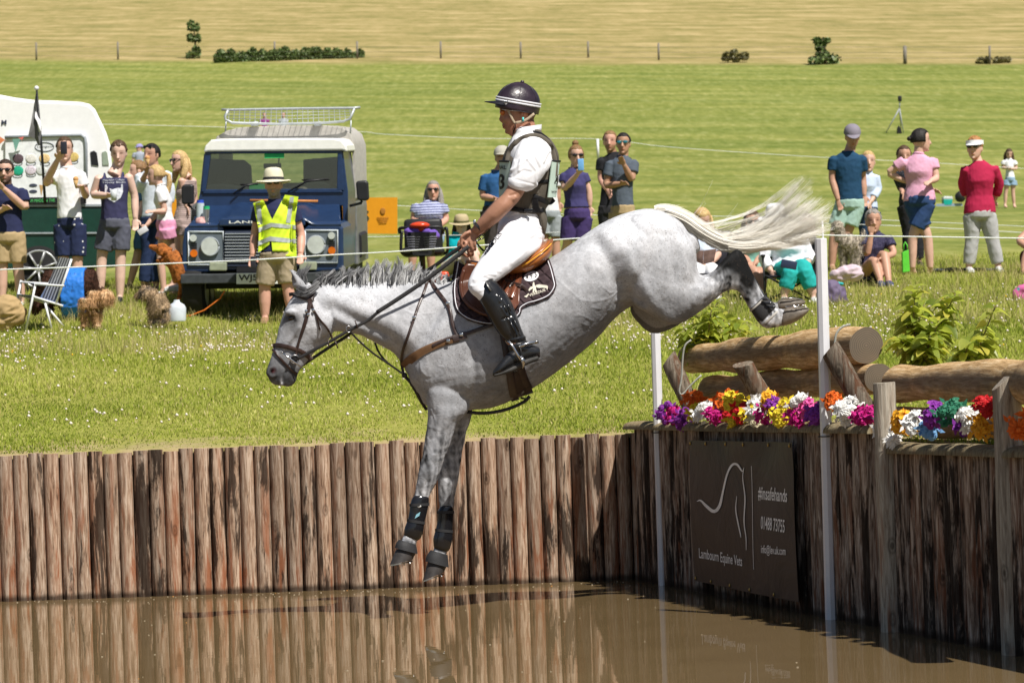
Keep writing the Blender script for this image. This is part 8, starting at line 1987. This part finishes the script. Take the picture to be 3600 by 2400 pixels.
def flag():
 q = lambda x, y, d=0: P(*fr(1, (x, y)), 35.4 + d)
 t = thing('flag', 'grey and white feather flag on a black pole with white knob above the van', 'flag', q(245, 700))
 mb = MB(); mb.tube([q(212, 100), q(240, 430), q(262, 770)], [.012, .016, .018], 8); mb.build('flag_pole', BLKM, t); mb = MB(); mb.ell(q(212, 100), .03); mb.build('knob', WHITEP, t)
 for nm, poly, mt in (('flag_cloth', [(210, 118), (232, 270), (240, 330), (232, 430), (222, 434), (205, 395), (163, 375), (180, 300), (195, 210)], mat('grey flag cloth', (.15, .15, .15), .8)), ('white_patch', [(205, 235), (216, 240), (238, 300), (236, 350), (225, 360), (215, 300), (203, 270)], WHT)):
  mb = MB(); c = np.mean([q(*p) for p in poly], 0); V = [q(*p, (.04 * math.sin(i * 1.7)) + (-.02 if nm != 'flag_cloth' else 0)) for i, p in enumerate(poly)]; n = len(V); c = c - cF * (.05 if nm != 'flag_cloth' else .0)
  mb.add(V + [c] + [p + cF * .005 for p in V] + [c + cF * .005], [(i, (i + 1) % n, n) for i in range(n)] + [(n + 1 + (i + 1) % n, n + 1 + i, 2 * n + 1) for i in range(n)]); mb.build(nm, mt, t, smooth=False)
flag()
def phone(label, n, p, D, w=.07, h=.14, c=(.03, .03, .04), tilt=0):
 mb = MB(); a = math.radians(tilt); R = np.array([[math.cos(a), 0, math.sin(a)], [0, 1, 0], [-math.sin(a), 0, math.cos(a)]]); mb.box(P(*fr(n, p), D), (w, .010, h), R); obj1('phone', label, 'phone', mb, mat('phone ' + str(c), c, .3), bevel=.006)
phone('black phone held up by the tall man in the white t-shirt', 1, (370, 445), 31.05); phone('pale blue phone held up by the woman with the topknot', 3, (1447, 375), 33.6, c=(.16, .38, .68)); phone('dark radio handset in the hand of the marshal', 2, (535, 1055), 30.8, .06, .13)
phone('dark blue notebook lying on the lap of the woman in teal trousers', 4, (1350, 940), 30.1, .17, .09, (.03, .04, .08), 12); phone('pale phone in the hand of the girl in pink shorts', 1, (828, 925), 32.6, .07, .12, (.6, .6, .62), 60)
for lb, p, D_ in (('ice cream cone held by the bearded man at the left edge', (4, 655), 34.2), ('ice cream cone in the lower hand of the man in white t-shirt', (440, 650), 31.2), ('ice cream cone at the mouth of the dark haired man', (857, 525), 35.1)):
 mb = MB(); c = P(*fr(1, p), D_); mb.tube([c - np.array([0, 0, .06]), c + np.array([0, 0, .03])], [.006, .028], 12); o = obj1('ice_cream_cone', lb, 'ice cream', mb, mat('cone tan', (.52, .33, .14)), 'ice cream cones'); mb = MB(); mb.ell(c + np.array([0, 0, .045]), .030); mb.build('scoop', mat('orange scoop', (.62, .32, .12)), o)
mb = MB(); c = P(*fr(1, (660, 720)), 32.0); mb.tube([c - np.array([0, 0, .06]), c + np.array([0, 0, .06])], [.03, .04], 14); obj1('plastic_cup', 'clear pale plastic cup in the hand of the man in the navy vest top', 'cup', mb, mat('pale cup', (.55, .58, .6), .2))
def hivis():
 q = lambda x, y, d=0.0: P(*fr(2, (x, y)), PD_ + d)
 po = [o for o in SC.objects if o.get('label', '').startswith('marshal')][0]; sh = [c for c in po.children if c.name.startswith('shirt')][0]; bv = bvh_of(sh)
 mb = MB(); Y = mat('fluorescent yellow cloth', (.62, .80, .04), .7); S = mat('reflective grey tape', (.40, .43, .44), .4)
 def sheet(nm, poly, mt, off, par):
  mb = MB(); pts = [fr(2, p) for p in poly]; D1 = proj(np.array(po.location))[2] - .16
  pf = MB(); patch(pf, pts, off, .010, 7, bv=bv, maxd=None) if False else None
  from mathutils.geometry import delaunay_2d_cdt
  bd = []
  for a, b in zip(pts, pts[1:] + pts[:1]):
   n = max(1, int(math.hypot(b[0] - a[0], b[1] - a[1]) / 5))
   bd += [(a[0] + (b[0] - a[0]) * k / n, a[1] + (b[1] - a[1]) * k / n) for k in range(n)]
  xs = [p[0] for p in bd]; ys = [p[1] for p in bd]; allp = list(bd)
  for gx in np.arange(min(xs), max(xs), 6):
   for gy in np.arange(min(ys), max(ys), 6): allp.append((gx, gy))
  r = delaunay_2d_cdt([Vector(p) for p in allp], [], [list(range(len(bd)))], 1, 1e-3)
  V = []
  for v in r[0]: D = cast(bv, v.x, v.y); V.append((v.x, v.y, min((D or D1 + .06), D1 + .12)))
  A = [P(x, y, D - off + .003 * math.sin(x * .3 + y * .17)) for x, y, D in V]; n = len(A)
  mb.add(A + [a + cF * .006 for a in A], [tuple(f) for f in r[2]] + [tuple(n + i for i in f[::-1]) for f in r[2]]); return mb.build(nm, mt, par)
 v = sheet('high_visibility_vest', [(535, 672), (600, 648), (658, 778), (742, 618), (828, 630), (806, 780), (818, 1022), (662, 1002), (650, 880), (640, 940), (568, 992), (572, 850)], Y, .018, po)
 for poly in ([(552, 668), (580, 658), (596, 812), (566, 808)], [(775, 630), (800, 632), (776, 802), (748, 798)], [(570, 832), (650, 800), (810, 815), (812, 842), (655, 826), (572, 862)], [(568, 918), (642, 888), (812, 905), (812, 932), (640, 918), (568, 948)]): sheet('reflective_tape', poly, S, .024, v)
hivis()
def vest_print():
 po = [o for o in SC.objects if o.get('label', '').startswith('tall young man')][0]; sh = [c for c in po.children if c.name.startswith('shirt')][0]; bv = bvh_of(sh); fn = lambda x, y: P(x, y, surfD(x, y, bv, proj(np.array(po.location))[2] - .15) - .008)
 Z = lambda x, y: fr(1, (x, y)); mb = MB(); text_on(mb, 'Magdalen College', (Z(598, 640), Z(722, 637), Z(598, 628)), fn); text_on(mb, 'Trinity Blues', (Z(592, 655), Z(728, 651), Z(592, 643)), fn)
 c = Z(660, 700); r = [Z(*p) for p in ((608, 660), (712, 656), (714, 700), (700, 735), (662, 762), (622, 738), (608, 705))]; mb.add([fn(*c)] + [fn(*p) for p in r], [(0, i + 1, (i + 1) % 7 + 1) for i in range(7)])
 mb.build('shirt_print', mat('white shirt print', (.62, .65, .72), .7, var=.3, nscale=40), sh, smooth=False)
vest_print()
def scooter():
 q = lambda x, y, d=0.0: P(*fr(3, (x, y)), 32.9 + d)
 t = thing('mobility_scooter', 'black mobility scooter with front basket and red steering head', 'scooter', q(285, 1200, .4))
 mb = MB(); rings = []
 for y, k in ((1042, .78), (1035, .84), (1000, .88), (870, 1.0), (872, .96), (1000, .84), (1025, .80)): rings.append([q(280 + 106 * k * max(-1, min(1, 1.25 * math.cos(a))), y, .17 * max(-1, min(1, 1.25 * math.sin(a)))) for a in [2 * math.pi * j / 28 for j in range(28)]])
 mb.rings(rings); mb.build('basket', BLKM, t, smooth=40)
 for k in range(6):
  mb = MB(); mb.box(q(215, 905 + k * 18, -.165), (.16 - k * .01, .01, .012)); mb.box(q(340, 905 + k * 18, -.165), (.16 - k * .01, .01, .012)); mb.build('basket_slot', mat('grey slot', (.16, .16, .2)), t)
 for nm, pts, r, mt in (('handlebar', [(118, 880, .1), (115, 845, .1), (160, 838, .05), (265, 838, .0), (400, 832, .0), (432, 850, .05), (430, 880, .1)], .020, BLKM), ('column', [(280, 1040, 0), (285, 1150, .1)], .035, BLKM), ('armrest', [(440, 850, .35), (462, 850, .30), (468, 1000, .35), (440, 1030, .45)], .018, BLKM), ('armrest', [(130, 860, .35), (125, 1000, .35), (150, 1040, .45)], .018, BLKM)):
  mb = MB(); mb.tube(list(spline([q(*p) for p in pts], 16)), r, 8); mb.build(nm, mt, t)
 mb = MB(); mb.ell(q(262, 822, -.02), (.12, .08, .045)); mb.ell(q(272, 845, -.02), (.05, .05, .05)); mb.build('steering_head', mat('red scooter plastic', (.62, .06, .02), .25), t)
 mb = MB(); mb.box(q(290, 1015, .5), (.50, .42, .10)); mb.build('seat', BLKM, t, bevel=.04); mb = MB(); mb.box(q(290, 900, 1.25), (.46, .10, .42)); mb.build('seat_back', BLKM, t, bevel=.04)
 mb = MB(); mb.box(q(300, 1215, .45), (.50, 1.0, .10)); mb.build('floor_pan', BLKM, t, bevel=.03); mb = MB(); mb.box(q(410, 1200, .1), (.22, .3, .12)); mb.build('front_fairing', mat('red scooter plastic', (.62, .06, .02)), t, bevel=.03)
 for x, d in ((180, .1), (400, .1), (180, 1.0), (400, 1.0)):
  c = q(x, 1225, d); mb = MB(); mb.tube([c - np.array([.045, 0, 0]), c + np.array([.045, 0, 0])], .12, 18); mb.build('wheel', TYRE, t, smooth=40)
 blob('jacket', 'purple jacket bundled in the scooter basket', 'jacket', [(185, 865), (240, 858), (300, 868), (360, 878), (380, 900), (220, 880)], [.065, .075, .075, .065, .055, .08], cloth('purple fleece', (.16, .09, .40)), 32.9, 3, .008, .012, .62)
scooter()
t = thing('orange_board', 'orange advertising board standing in the grass behind the off-road vehicle', 'sign', P(1300, 828, 37.6)); q2 = lambda x, y, d=0: P(x, y, 37.6 + d)
mb = MB(); mb.prism([q2(600, 815), (q2(600, 700)), q2(1397, 694), q2(1397, 822)], cF * .02); mb.build('panel', mat('orange panel', (.72, .30, .012), .5, var=.04), t, smooth=False)
mb = MB(); text_on(mb, 'S', ((1274, 778), (1298, 777), (1274, 741)), lambda x, y: q2(x, y, -.01)); text_on(mb, 'MUSTO', ((700, 778), (900, 777), (700, 741)), lambda x, y: q2(x, y, -.01)) if False else None; mb.build('lettering', mat('dark green print', (.02, .05, .03)), t, smooth=False)
mb = MB(); mb.ell(q2(1346, 742, -.01), (.035, .004, .045)); [mb.box(q2(1346, 765 + 6 * k, -.01), (.16 - .02 * k, .004, .008)) for k in range(4)]; mb.build('crest', mat('brown crest print', (.38, .16, .02)), t)
mb = MB(); mb.prism([P(*fr(4, p), 30.75) for p in ((418, 800), (495, 800), (490, 940), (430, 915))], cF * .008); mb.prism([P(*fr(4, p), 30.75) for p in ((497, 800), (622, 782), (600, 910), (492, 940))], cF * .008); obj1('magazine', 'open magazine with red and dark pictures held by the seated blond woman', 'magazine', mb, mat('magazine print', (.16, .10, .09), .4, var=.9, nscale=7, bump=0), smooth=False)
def camp_chair(label, x0, x1, ys, yb, D):
 t = thing('camp_chair', label, 'chair', P((x0 + x1) / 2, yb, D)); mt = mat('dark chair fabric', (.03, .03, .04), .7); w = (x1 - x0) * D / F
 mb = MB(); mb.prism([P(x0, ys, D - .1), P(x1, ys, D - .1), P(x1, ys + 6, D + .4), P(x0, ys + 6, D + .4)], (0, 0, -.02)); mb.build('seat', mt, t); mb = MB(); mb.prism([P(x0, ys, D + .4), P(x1, ys, D + .4), P(x1 + 6, ys - 150, D + .5), P(x0 - 6, ys - 150, D + .5)], (0, .02, 0)); mb.build('backrest', mt, t)
 for a, b in (((x0, yb, -.1), (x1, ys, -.1)), ((x1, yb, -.1), (x0, ys, -.1)), ((x0, yb, -.1), (x0 - 8, ys - 70, -.05)), ((x1, yb, -.1), (x1 + 8, ys - 70, -.05)), ((x0, yb - 8, .45), (x0, ys - 140, .45)), ((x1, yb - 8, .45), (x1, ys - 140, .45))):
  mb = MB(); mb.tube([P(a[0], a[1], D + a[2]), P(b[0], b[1], D + b[2])], .011, 6); mb.build('leg', BLKM, t)
 for x in (x0 - 8, x1 + 8): mb = MB(); mb.tube([P(x, ys - 70, D - .1), P(x, ys - 70, D + .45)], [(.012, .03)] * 2, 8, up=(0, 0, 1)); mb.build('armrest', mt, t)
camp_chair('dark folding camp chair under the woman in white and teal', 2690, 2865, 968, 1062, 30.9); camp_chair('dark camp chair under the seated woman reading the magazine', 2420, 2560, 960, 1060, 31.5)
mb = MB(); q = lambda x, y, d=0: P(*fr(5, (x, y)), 34.2 + d)
mb.prism([q(648, 1140), q(692, 1120), q(702, 1275), q(652, 1282)], cF * .10); o = obj1('shopping_bag', 'bright lime green shopping bag standing beside the barefoot woman in pink', 'bag', mb, mat('lime plastic', (.12, .62, .05), .5), smooth=False, bevel=.006); mb = MB(); mb.tube([q(656, 1128), q(658, 1085), q(668, 1068), q(682, 1090), q(684, 1118)], .008, 6); mb.build('handle', mat('lime plastic', (.12, .62, .05)), o)
blob('rucksack', 'purple grey rucksack on the grass right of the nearer white pole', 'rucksack', [(140, 1420), (170, 1450), (205, 1480), (150, 1480)], [.13, .14, .09, .14], cloth('mauve nylon', (.13, .10, .17), .6), 30.6, 5); blob('towel', 'heap of pale pink and white towel beside the curly haired woman', 'towel', [(190, 1300), (240, 1285), (295, 1275), (310, 1300), (220, 1315)], [.09, .11, .11, .10, .08], cloth('pale pink towelling', (.58, .46, .52)), 31.9, 5, flat=.7)
blob('rug', 'dark patterned picnic rug lying between the woman in pink and the woman in crimson', 'rug', [(905 + 48 * k, 1268 + 6 * math.sin(k * 2)) for k in range(9)], .14, cloth('dark rug', (.045, .05, .05), pattern='print', c2=(.2, .2, .2), scale=30), 35.3, 5, flat=.14); blob('beach_bag', 'pink and turquoise bag lying at the right frame edge', 'bag', [(1470, 1440), (1500, 1420), (1490, 1470)], [.07, .08, .08], cloth('pink turquoise print', (.55, .12, .30), pattern='print', c2=(.02, .42, .48), scale=14), 30.8, 5)
blob('turquoise_bits', 'turquoise dog lead and tub lying by the pale towel', 'lead', [(160, 1355), (185, 1358), (215, 1362)], .035, mat('turquoise plastic', (.03, .42, .46)), 31.2, 5, flat=.35)
g0 = Gr(3332, 725); Dc = proj(g0)[2]; q = lambda x, y, d=0: P(*fr(5, (x, y)), Dc + d)
mb = MB(); mb.prism([q(940, 812), q(938, 765), q(1004, 765), q(1000, 812)], cF * .35); o = obj1('cool_box', 'teal cool box with white lid standing in the field behind the woman in crimson', 'cool box', mb, mat('teal plastic', (.01, .36, .30), .4), smooth=False, bevel=.02); mb = MB(); mb.prism([q(936, 766), q(940, 745), q(1002, 745), q(1006, 766)], cF * .36); mb.build('lid', mat('pale lid', (.62, .66, .7), .4), o, smooth=False, bevel=.02)
mb = MB(); mb.prism([q(885, 818), q(890, 806), q(1070, 800), (q(1075, 814))], np.array([0, 0, .03])); obj1('blanket', 'pale blue blanket spread round the teal cool box', 'blanket', mb, cloth('pale blue blanket', (.26, .34, .44)), smooth=False)
blob('black_bag', 'black bag on the blanket half hidden by the woman in crimson', 'bag', [(1058, 748), (1068, 738), (1050, 752)], [.16, .14, .12], BLKM, Dc, 5, 0, .03)
def tripod():
 g0 = Gr(3160, 470); Dt = proj(g0)[2]; q = lambda x, y, d=0: P(*fr(5, (x, y)), Dt + d)
 t = thing('camera_tripod', 'tall camera tripod standing alone in the field with a black bag at its foot', 'tripod', q(610, 300)); ST = mat('tripod aluminium', (.30, .32, .34), .4)
 for p in ((532, 295, 0), (658, 308, 0), (640, 290, 1.2)): mb = MB(); mb.tube([q(628, 125), q(*p)], [.035, .018], 6); mb.build('leg', ST, t)
 mb = MB(); mb.tube([q(628, 130), q(630, 70)], .03, 6); mb.build('centre_column', ST, t); mb = MB(); mb.box(q(630, 55), (.16, .16, .24)); mb.build('camera', BLKM, t, bevel=.02)
 mb = MB(); mb.prism([q(612, 302), q(614, 262), q(624, 244), q(636, 262), q(648, 300)], cF * .25); obj1('black_bag', 'small black bag at the foot of the camera tripod', 'bag', mb, BLKM, smooth=False, bevel=.03)
tripod()
ROPEW = mat('white rope', (.74, .76, .76), .7, var=.1, bump=.2)
def rope(label, pts, D, r, sm=60):
 mb = MB(); sp = spline([(p[0], p[1], (p[2] if len(p) > 2 else D)) for p in pts], sm); mb.tube([P(*p) for p in sp], r, 6); tag(mb.build('rope', ROPEW), label, 'rope', 'white ropes round the course')
rope('nearest white rope running in front of all the spectators', [(-200, 956), (0, 948), (300, 938), (600, 926), (900, 913), (1150, 897), (1350, 887), (1608, 869), (1905, 847), (2030, 838), (2250, 826), (2545, 817), (2893, 827), (3200, 832), (3600, 838), (3800, 842)], 29.0, .0068)
rope('second white rope just behind the standing spectators on the right', [(1240, 833, 38.4), (1350, 832, 38.4), (1560, 828, 38.4), (2090, 812, 38.4), (2517, 786, 38.4), (2630, 780, 38.4), (3104, 792, 38.4), (3586, 817, 38.4), (3800, 828, 38.4)], 38.4, .0045); rope('third white rope behind the rider and the seated women', [(1200, 715, 43), (1398, 723, 43), (1704, 741, 43), (2087, 756, 43), (2507, 760, 43), (2900, 766, 43), (3300, 782, 43), (3800, 805, 43)], 43, .0042)
rope('far white rope crossing the field behind the rider at shoulder height', [(250, 432), (370, 437), (700, 445), (1240, 462), (1350, 472), (1685, 487), (2101, 489), (2350, 517), (2850, 551), (3300, 574), (3800, 606)], 61, .0048)
for lb, a, b, D, r in (('white rope stake in the field left of the two young men', (2101, 489), (2103, 560), 61, .028), ('thin white rope stake behind the nearer white pole', (2891, 775), (2895, 905), 29.0, .010)):
 mb = MB(); mb.tube([P(*b, D), P(*a, D)], r, 8); tag(mb.build('rope_stake', WHITEP), lb, 'stake', 'rope stakes')
FW = mat('grey fence post', (.20, .18, .15), .8)
lbs = ['leftmost', 'second', 'third', 'fourth', 'fifth', 'sixth', 'seventh', 'eighth', 'ninth', 'tenth']
for i, (x, yt, yb) in enumerate(((128, 150, 213), (415, 148, 210), (966, 146, 212), (1256, 146, 208), (1550, 146, 206), (1831, 148, 206), (2068, 146, 204), (2316, 152, 212), (3182, 162, 226), (3480, 162, 226))):
 g = Gr(x, yb); D = proj(g)[2]; mb = MB(); mb.tube([P(x, yb + 3, D), P(x - 1, yt, D)], .07 if i != 8 else .12, 8); tag(mb.build('fence_post', FW), 'wooden post of the far field fence, %s from the left' % lbs[i], 'fence post', 'posts of the far field fence')
g1 = Gr(-300, 214); g2 = Gr(3900, 230)
for k in range(3): mb = MB(); mb.tube([g1 + np.array([0, 0, .4 + .35 * k]), g2 + np.array([0, 0, .4 + .35 * k])], .008, 4); tag(mb.build('fence_wire', FW), ('lowest', 'middle', 'top')[k] + ' strand of thin wire along the far field fence', 'wire', 'wires of the far field fence')
def scrub(name, label, cat, x, yb, w, h, dens, seed, cols, leaf=.28, trunk=False, lob=None):
 g0 = Gr(x, yb); D = proj(g0)[2]; k = D / F; rg = np.random.default_rng(seed); V = []; Fc = []; T = []
 t = thing(name, label, cat, g0); W_ = w * k; H_ = h * k
 lob = lob or [(rg.uniform(-.45, .45), rg.uniform(.2, .75), rg.uniform(.10, .22)) for _ in range(max(5, int(w / 10)))]
 for lx, lz, lr in lob:
  for _ in range(dens):
   d = rg.normal(0, 1, 3); d /= np.linalg.norm(d); rr = rg.uniform(.4, 1.0) ** .5; c = np.array([g0[0] + lx * W_ + d[0] * lr * W_ * rr * (1 if w < 3 * h else .45), g0[1] + d[1] * lr * min(W_, 3) * rr, g0[2] + lz * H_ + d[2] * (lr * (.62 if trunk else 1) if w < 3 * h else .34) * H_ * 1.2 * rr])
   a = rg.normal(0, 1, 3); a /= np.linalg.norm(a); b = np.cross(a, rg.normal(0, 1, 3)); b /= np.linalg.norm(b) + 1e-9; L = leaf * rg.uniform(.5, 1.2); o = len(V); V += [c - a * L * .5, c + b * L * .3, c + a * L * .5, c - b * L * .3]; Fc.append((o, o + 1, o + 2, o + 3)); tn = rg.random(); T += [tn] * 4
 me = bpy.data.meshes.new('foliage'); me.from_pydata([tuple(v) for v in V], [], Fc); me.update(); set_attr(me, 'tone', T); link_mesh('foliage', me, hair_mat('foliage ' + name, *cols), t)
 if trunk: mb = MB(); mb.tube([g0, g0 + np.array([.1, 0, H_ * .5]), g0 + np.array([.0, 0, H_ * .95])], [.10, .07, .03], 7); mb.build('trunk', mat('bark', (.10, .07, .05)), t)
GC = ((.045, .085, .02), (.10, .15, .04), (.18, .24, .08)); OC = ((.10, .10, .035), (.19, .17, .06), (.30, .26, .10))
scrub('young_tree', 'small young tree with tiered crown at the far field edge left of the hedge', 'tree', 684, 208, 70, 122, 90, 1, GC, .34, True, [(-.1, .96, .22), (.15, .90, .18), (-.2, .62, .16), (.2, .60, .16), (.0, .58, .14), (0, .08, .34), (-.2, .05, .25), (.1, .25, .2)])
scrub('hedge', 'low dark scrubby hedge along the far field edge', 'hedge', 1010, 212, 530, 50, 170, 2, GC, .30, False, [(-.46 + .94 * i / 44, .30 + .20 * math.sin(i * 1.9) + .12 * math.sin(i * .7) - .2 * (i > 36), .28 if 0 else .07) for i in range(45)]); scrub('bush', 'dry brownish bush by a post at the far field edge', 'bush', 2585, 220, 82, 60, 130, 3, OC, .34); scrub('young_tree', 'small dark green sapling with bushy base at the far field edge on the right', 'tree', 2896, 226, 110, 100, 100, 4, GC, .36, True, [(0, .16, .34), (-.25, .12, .26), (.28, .14, .28), (-.05, .38, .18), (-.1, .60, .16), (.12, .82, .12), (-.18, .84, .14), (0, .70, .10)])
scrub('weed_clump', 'low dry weeds at the far field edge near the right frame edge', 'weeds', 3480, 224, 150, 20, 70, 5, OC, .3)
# ================================================================== GRASS, CLOVER, STRAW
def blades(name, label, n, seed, xr, yr, hgt, wid, mt, dens_fn=None, flat=False):
 rg = np.random.default_rng(seed)
 Y = yr[0] + (yr[1] - yr[0]) * rg.random(n) ** 1.25; half = .20 * Y + .4
 X = rg.uniform(-1, 1, n) * half * 1.05
 if xr is not None: X = rg.uniform(xr[0], xr[1], n)
 keep = (Y > WALLY + .10) | (X > CORN[0] + .12 + (WALLY - Y) * (-WALLD[0] / WALLD[1]))
 X = X[keep]; Y = Y[keep]
 if dens_fn is not None: k = rg.random(len(X)) < dens_fn(X, Y); X = X[k]; Y = Y[k]
 n = len(X); Z = ground_z(X, Y) - .004
 patch_ = .5 + .5 * np.sin(X * 2.3 + 1.7 * np.sin(Y * 1.1)) * np.sin(Y * 2.9 + X * .7); grow = np.clip((Y - 20) / 9, .0, 1)
 H = hgt * rg.uniform(.4, 1.25, n) * (.45 + .75 * patch_) * (.55 + .75 * grow)
 a = rg.uniform(0, 6.283, n); dx, dy = np.cos(a), np.sin(a); lean = rg.normal(0, .35, (n, 2)) * H[:, None]; w = wid * rg.uniform(.6, 1.3, n)
 b = np.stack([X, Y, Z], 1); s = np.stack([dx * w, dy * w, 0 * w], 1); top = b + np.stack([lean[:, 0], lean[:, 1], H], 1); mid = b + np.stack([lean[:, 0] * .35, lean[:, 1] * .35, H * .6], 1)
 V = np.stack([b - s, b + s, mid - s * .7, mid + s * .7, top], 1).reshape(-1, 3); i = np.arange(n)[:, None] * 5
 q4 = (i + np.array([0, 1, 3, 2])).astype(np.int32); q3 = (i + np.array([2, 3, 4])).astype(np.int32)
 me = bpy.data.meshes.new(name); me.vertices.add(len(V)); me.vertices.foreach_set('co', V.astype(np.float32).ravel()); me.loops.add(7 * n); me.loops.foreach_set('vertex_index', np.concatenate([q4.ravel(), q3.ravel()]))
 me.polygons.add(2 * n); me.polygons.foreach_set('loop_start', np.concatenate([np.arange(n) * 4, 4 * n + np.arange(n) * 3]).astype(np.int32)); me.update(calc_edges=True)
 tone = np.clip(rg.normal(.5, .22, n) + .16 * (patch_ - .5) + .22 * np.sin(X * .9 + 1.3 * np.sin(Y * .7 + 1)) * np.sin(Y * 1.15 + .6 * X), 0, 1); set_attr(me, 'tone', np.repeat(tone, 5).astype(np.float32))
 o = link_mesh(name, me, mt, None, False, 0, (0, 0, 0)); return tag(o, label, 'grass', kind='stuff')
def gmat(name, c):
 g = NG(name); at = g.n('ShaderNodeAttribute', attribute_name='tone'); col = g.ramp(at.outputs['Fac'], [(0, c[0]), (.5, c[1]), (1, c[2])])
 g.base(col, .7, .15); tr = g.n('ShaderNodeBsdfTranslucent'); g.set(tr.inputs[0], col); mx = g.n('ShaderNodeMixShader'); mx.inputs[0].default_value = .35
 g.t.links.new(g.b.outputs[0], mx.inputs[1]); g.t.links.new(tr.outputs[0], mx.inputs[2]); g.t.links.new(mx.outputs[0], g.out.inputs[0]); return g.m
GM = gmat('grass blades', ((.12, .18, .018), (.35, .41, .05), (.64, .60, .21)))
blades('grass', 'short sunlit green grass on the bank behind the water', 300000, 1, None, (WALLY, 40), .050, .0042, GM, lambda X, Y: np.clip(.35 + .8 * (Y - WALLY) / 1.6 + .5 * np.sin(X * 2.1) * np.sin(X * .7 + Y), .12, 1))
blades('grass', 'short grass on the ground right of the jump', 40000, 2, (.7, 6.0), (13.5, 25), .045, .004, GM)
blades('long_grass', 'longer seeding grass stems among the spectators', 26000, 3, None, (27, 37), .14, .0035, gmat('seeding grass', ((.22, .24, .07), (.42, .38, .15), (.62, .52, .26))), lambda X, Y: .35 + .65 * (np.sin(X * 1.7) * np.sin(Y * 1.3 + X) > -.1))
blades('dry_grass', 'dry straw stems lying in the grass near the stake wall', 7000, 4, None, (WALLY, 27), .06, .004, gmat('straw', ((.42, .36, .16), (.55, .45, .22), (.70, .60, .34))))
def clover():
 rg = np.random.default_rng(6); V = []; Fc = []; n = 0
 base = [(math.sin(i * 1.1) * .9, math.cos(i * 1.1) * .9) for i in range(6)]
 for (mt, lb, cnt, sd) in ((mat('white clover flower', (.70, .62, .56), .8), 'white and pinkish clover flower heads dotted through the grass', 2600, 3), (mat('yellow flower', (.72, .45, .02), .6), 'few tiny yellow flowers in the grass', 40, 5)):
  rg = np.random.default_rng(sd); V = []; Fc = []
  Y = rg.uniform(20.5, 33, cnt * 4); X = rg.uniform(-1, 1, cnt * 4) * (.2 * Y); d = .5 + .5 * np.sin(X * 1.9 + 2.2 * np.sin(Y * .8)) * np.cos(Y * 1.5 + X); w = np.exp(-((Y - 27.5) / 2.6) ** 2) * .9 + .10
  k = np.where(rg.random(cnt * 4) < d ** 2 * w)[0][:cnt]
  for i in k:
   x, y = X[i], Y[i]; z = float(ground_z(x, y)) + rg.uniform(.03, .07); r = rg.uniform(.008, .016); o = len(V)
   V += [(x - r, y, z), (x, y - r, z), (x + r, y, z), (x, y + r, z), (x, y, z + r), (x, y, z - r)]; Fc += [(o + a, o + b, o + c) for a, b, c in ((0, 1, 4), (1, 2, 4), (2, 3, 4), (3, 0, 4), (1, 0, 5), (2, 1, 5), (3, 2, 5), (0, 3, 5))]
  me = bpy.data.meshes.new('clover_flowers'); me.from_pydata(V, [], Fc); me.update(); tag(link_mesh('clover_flowers', me, mt, None, True, 0, (0, 0, 0)), lb, 'flowers', kind='stuff')
clover()
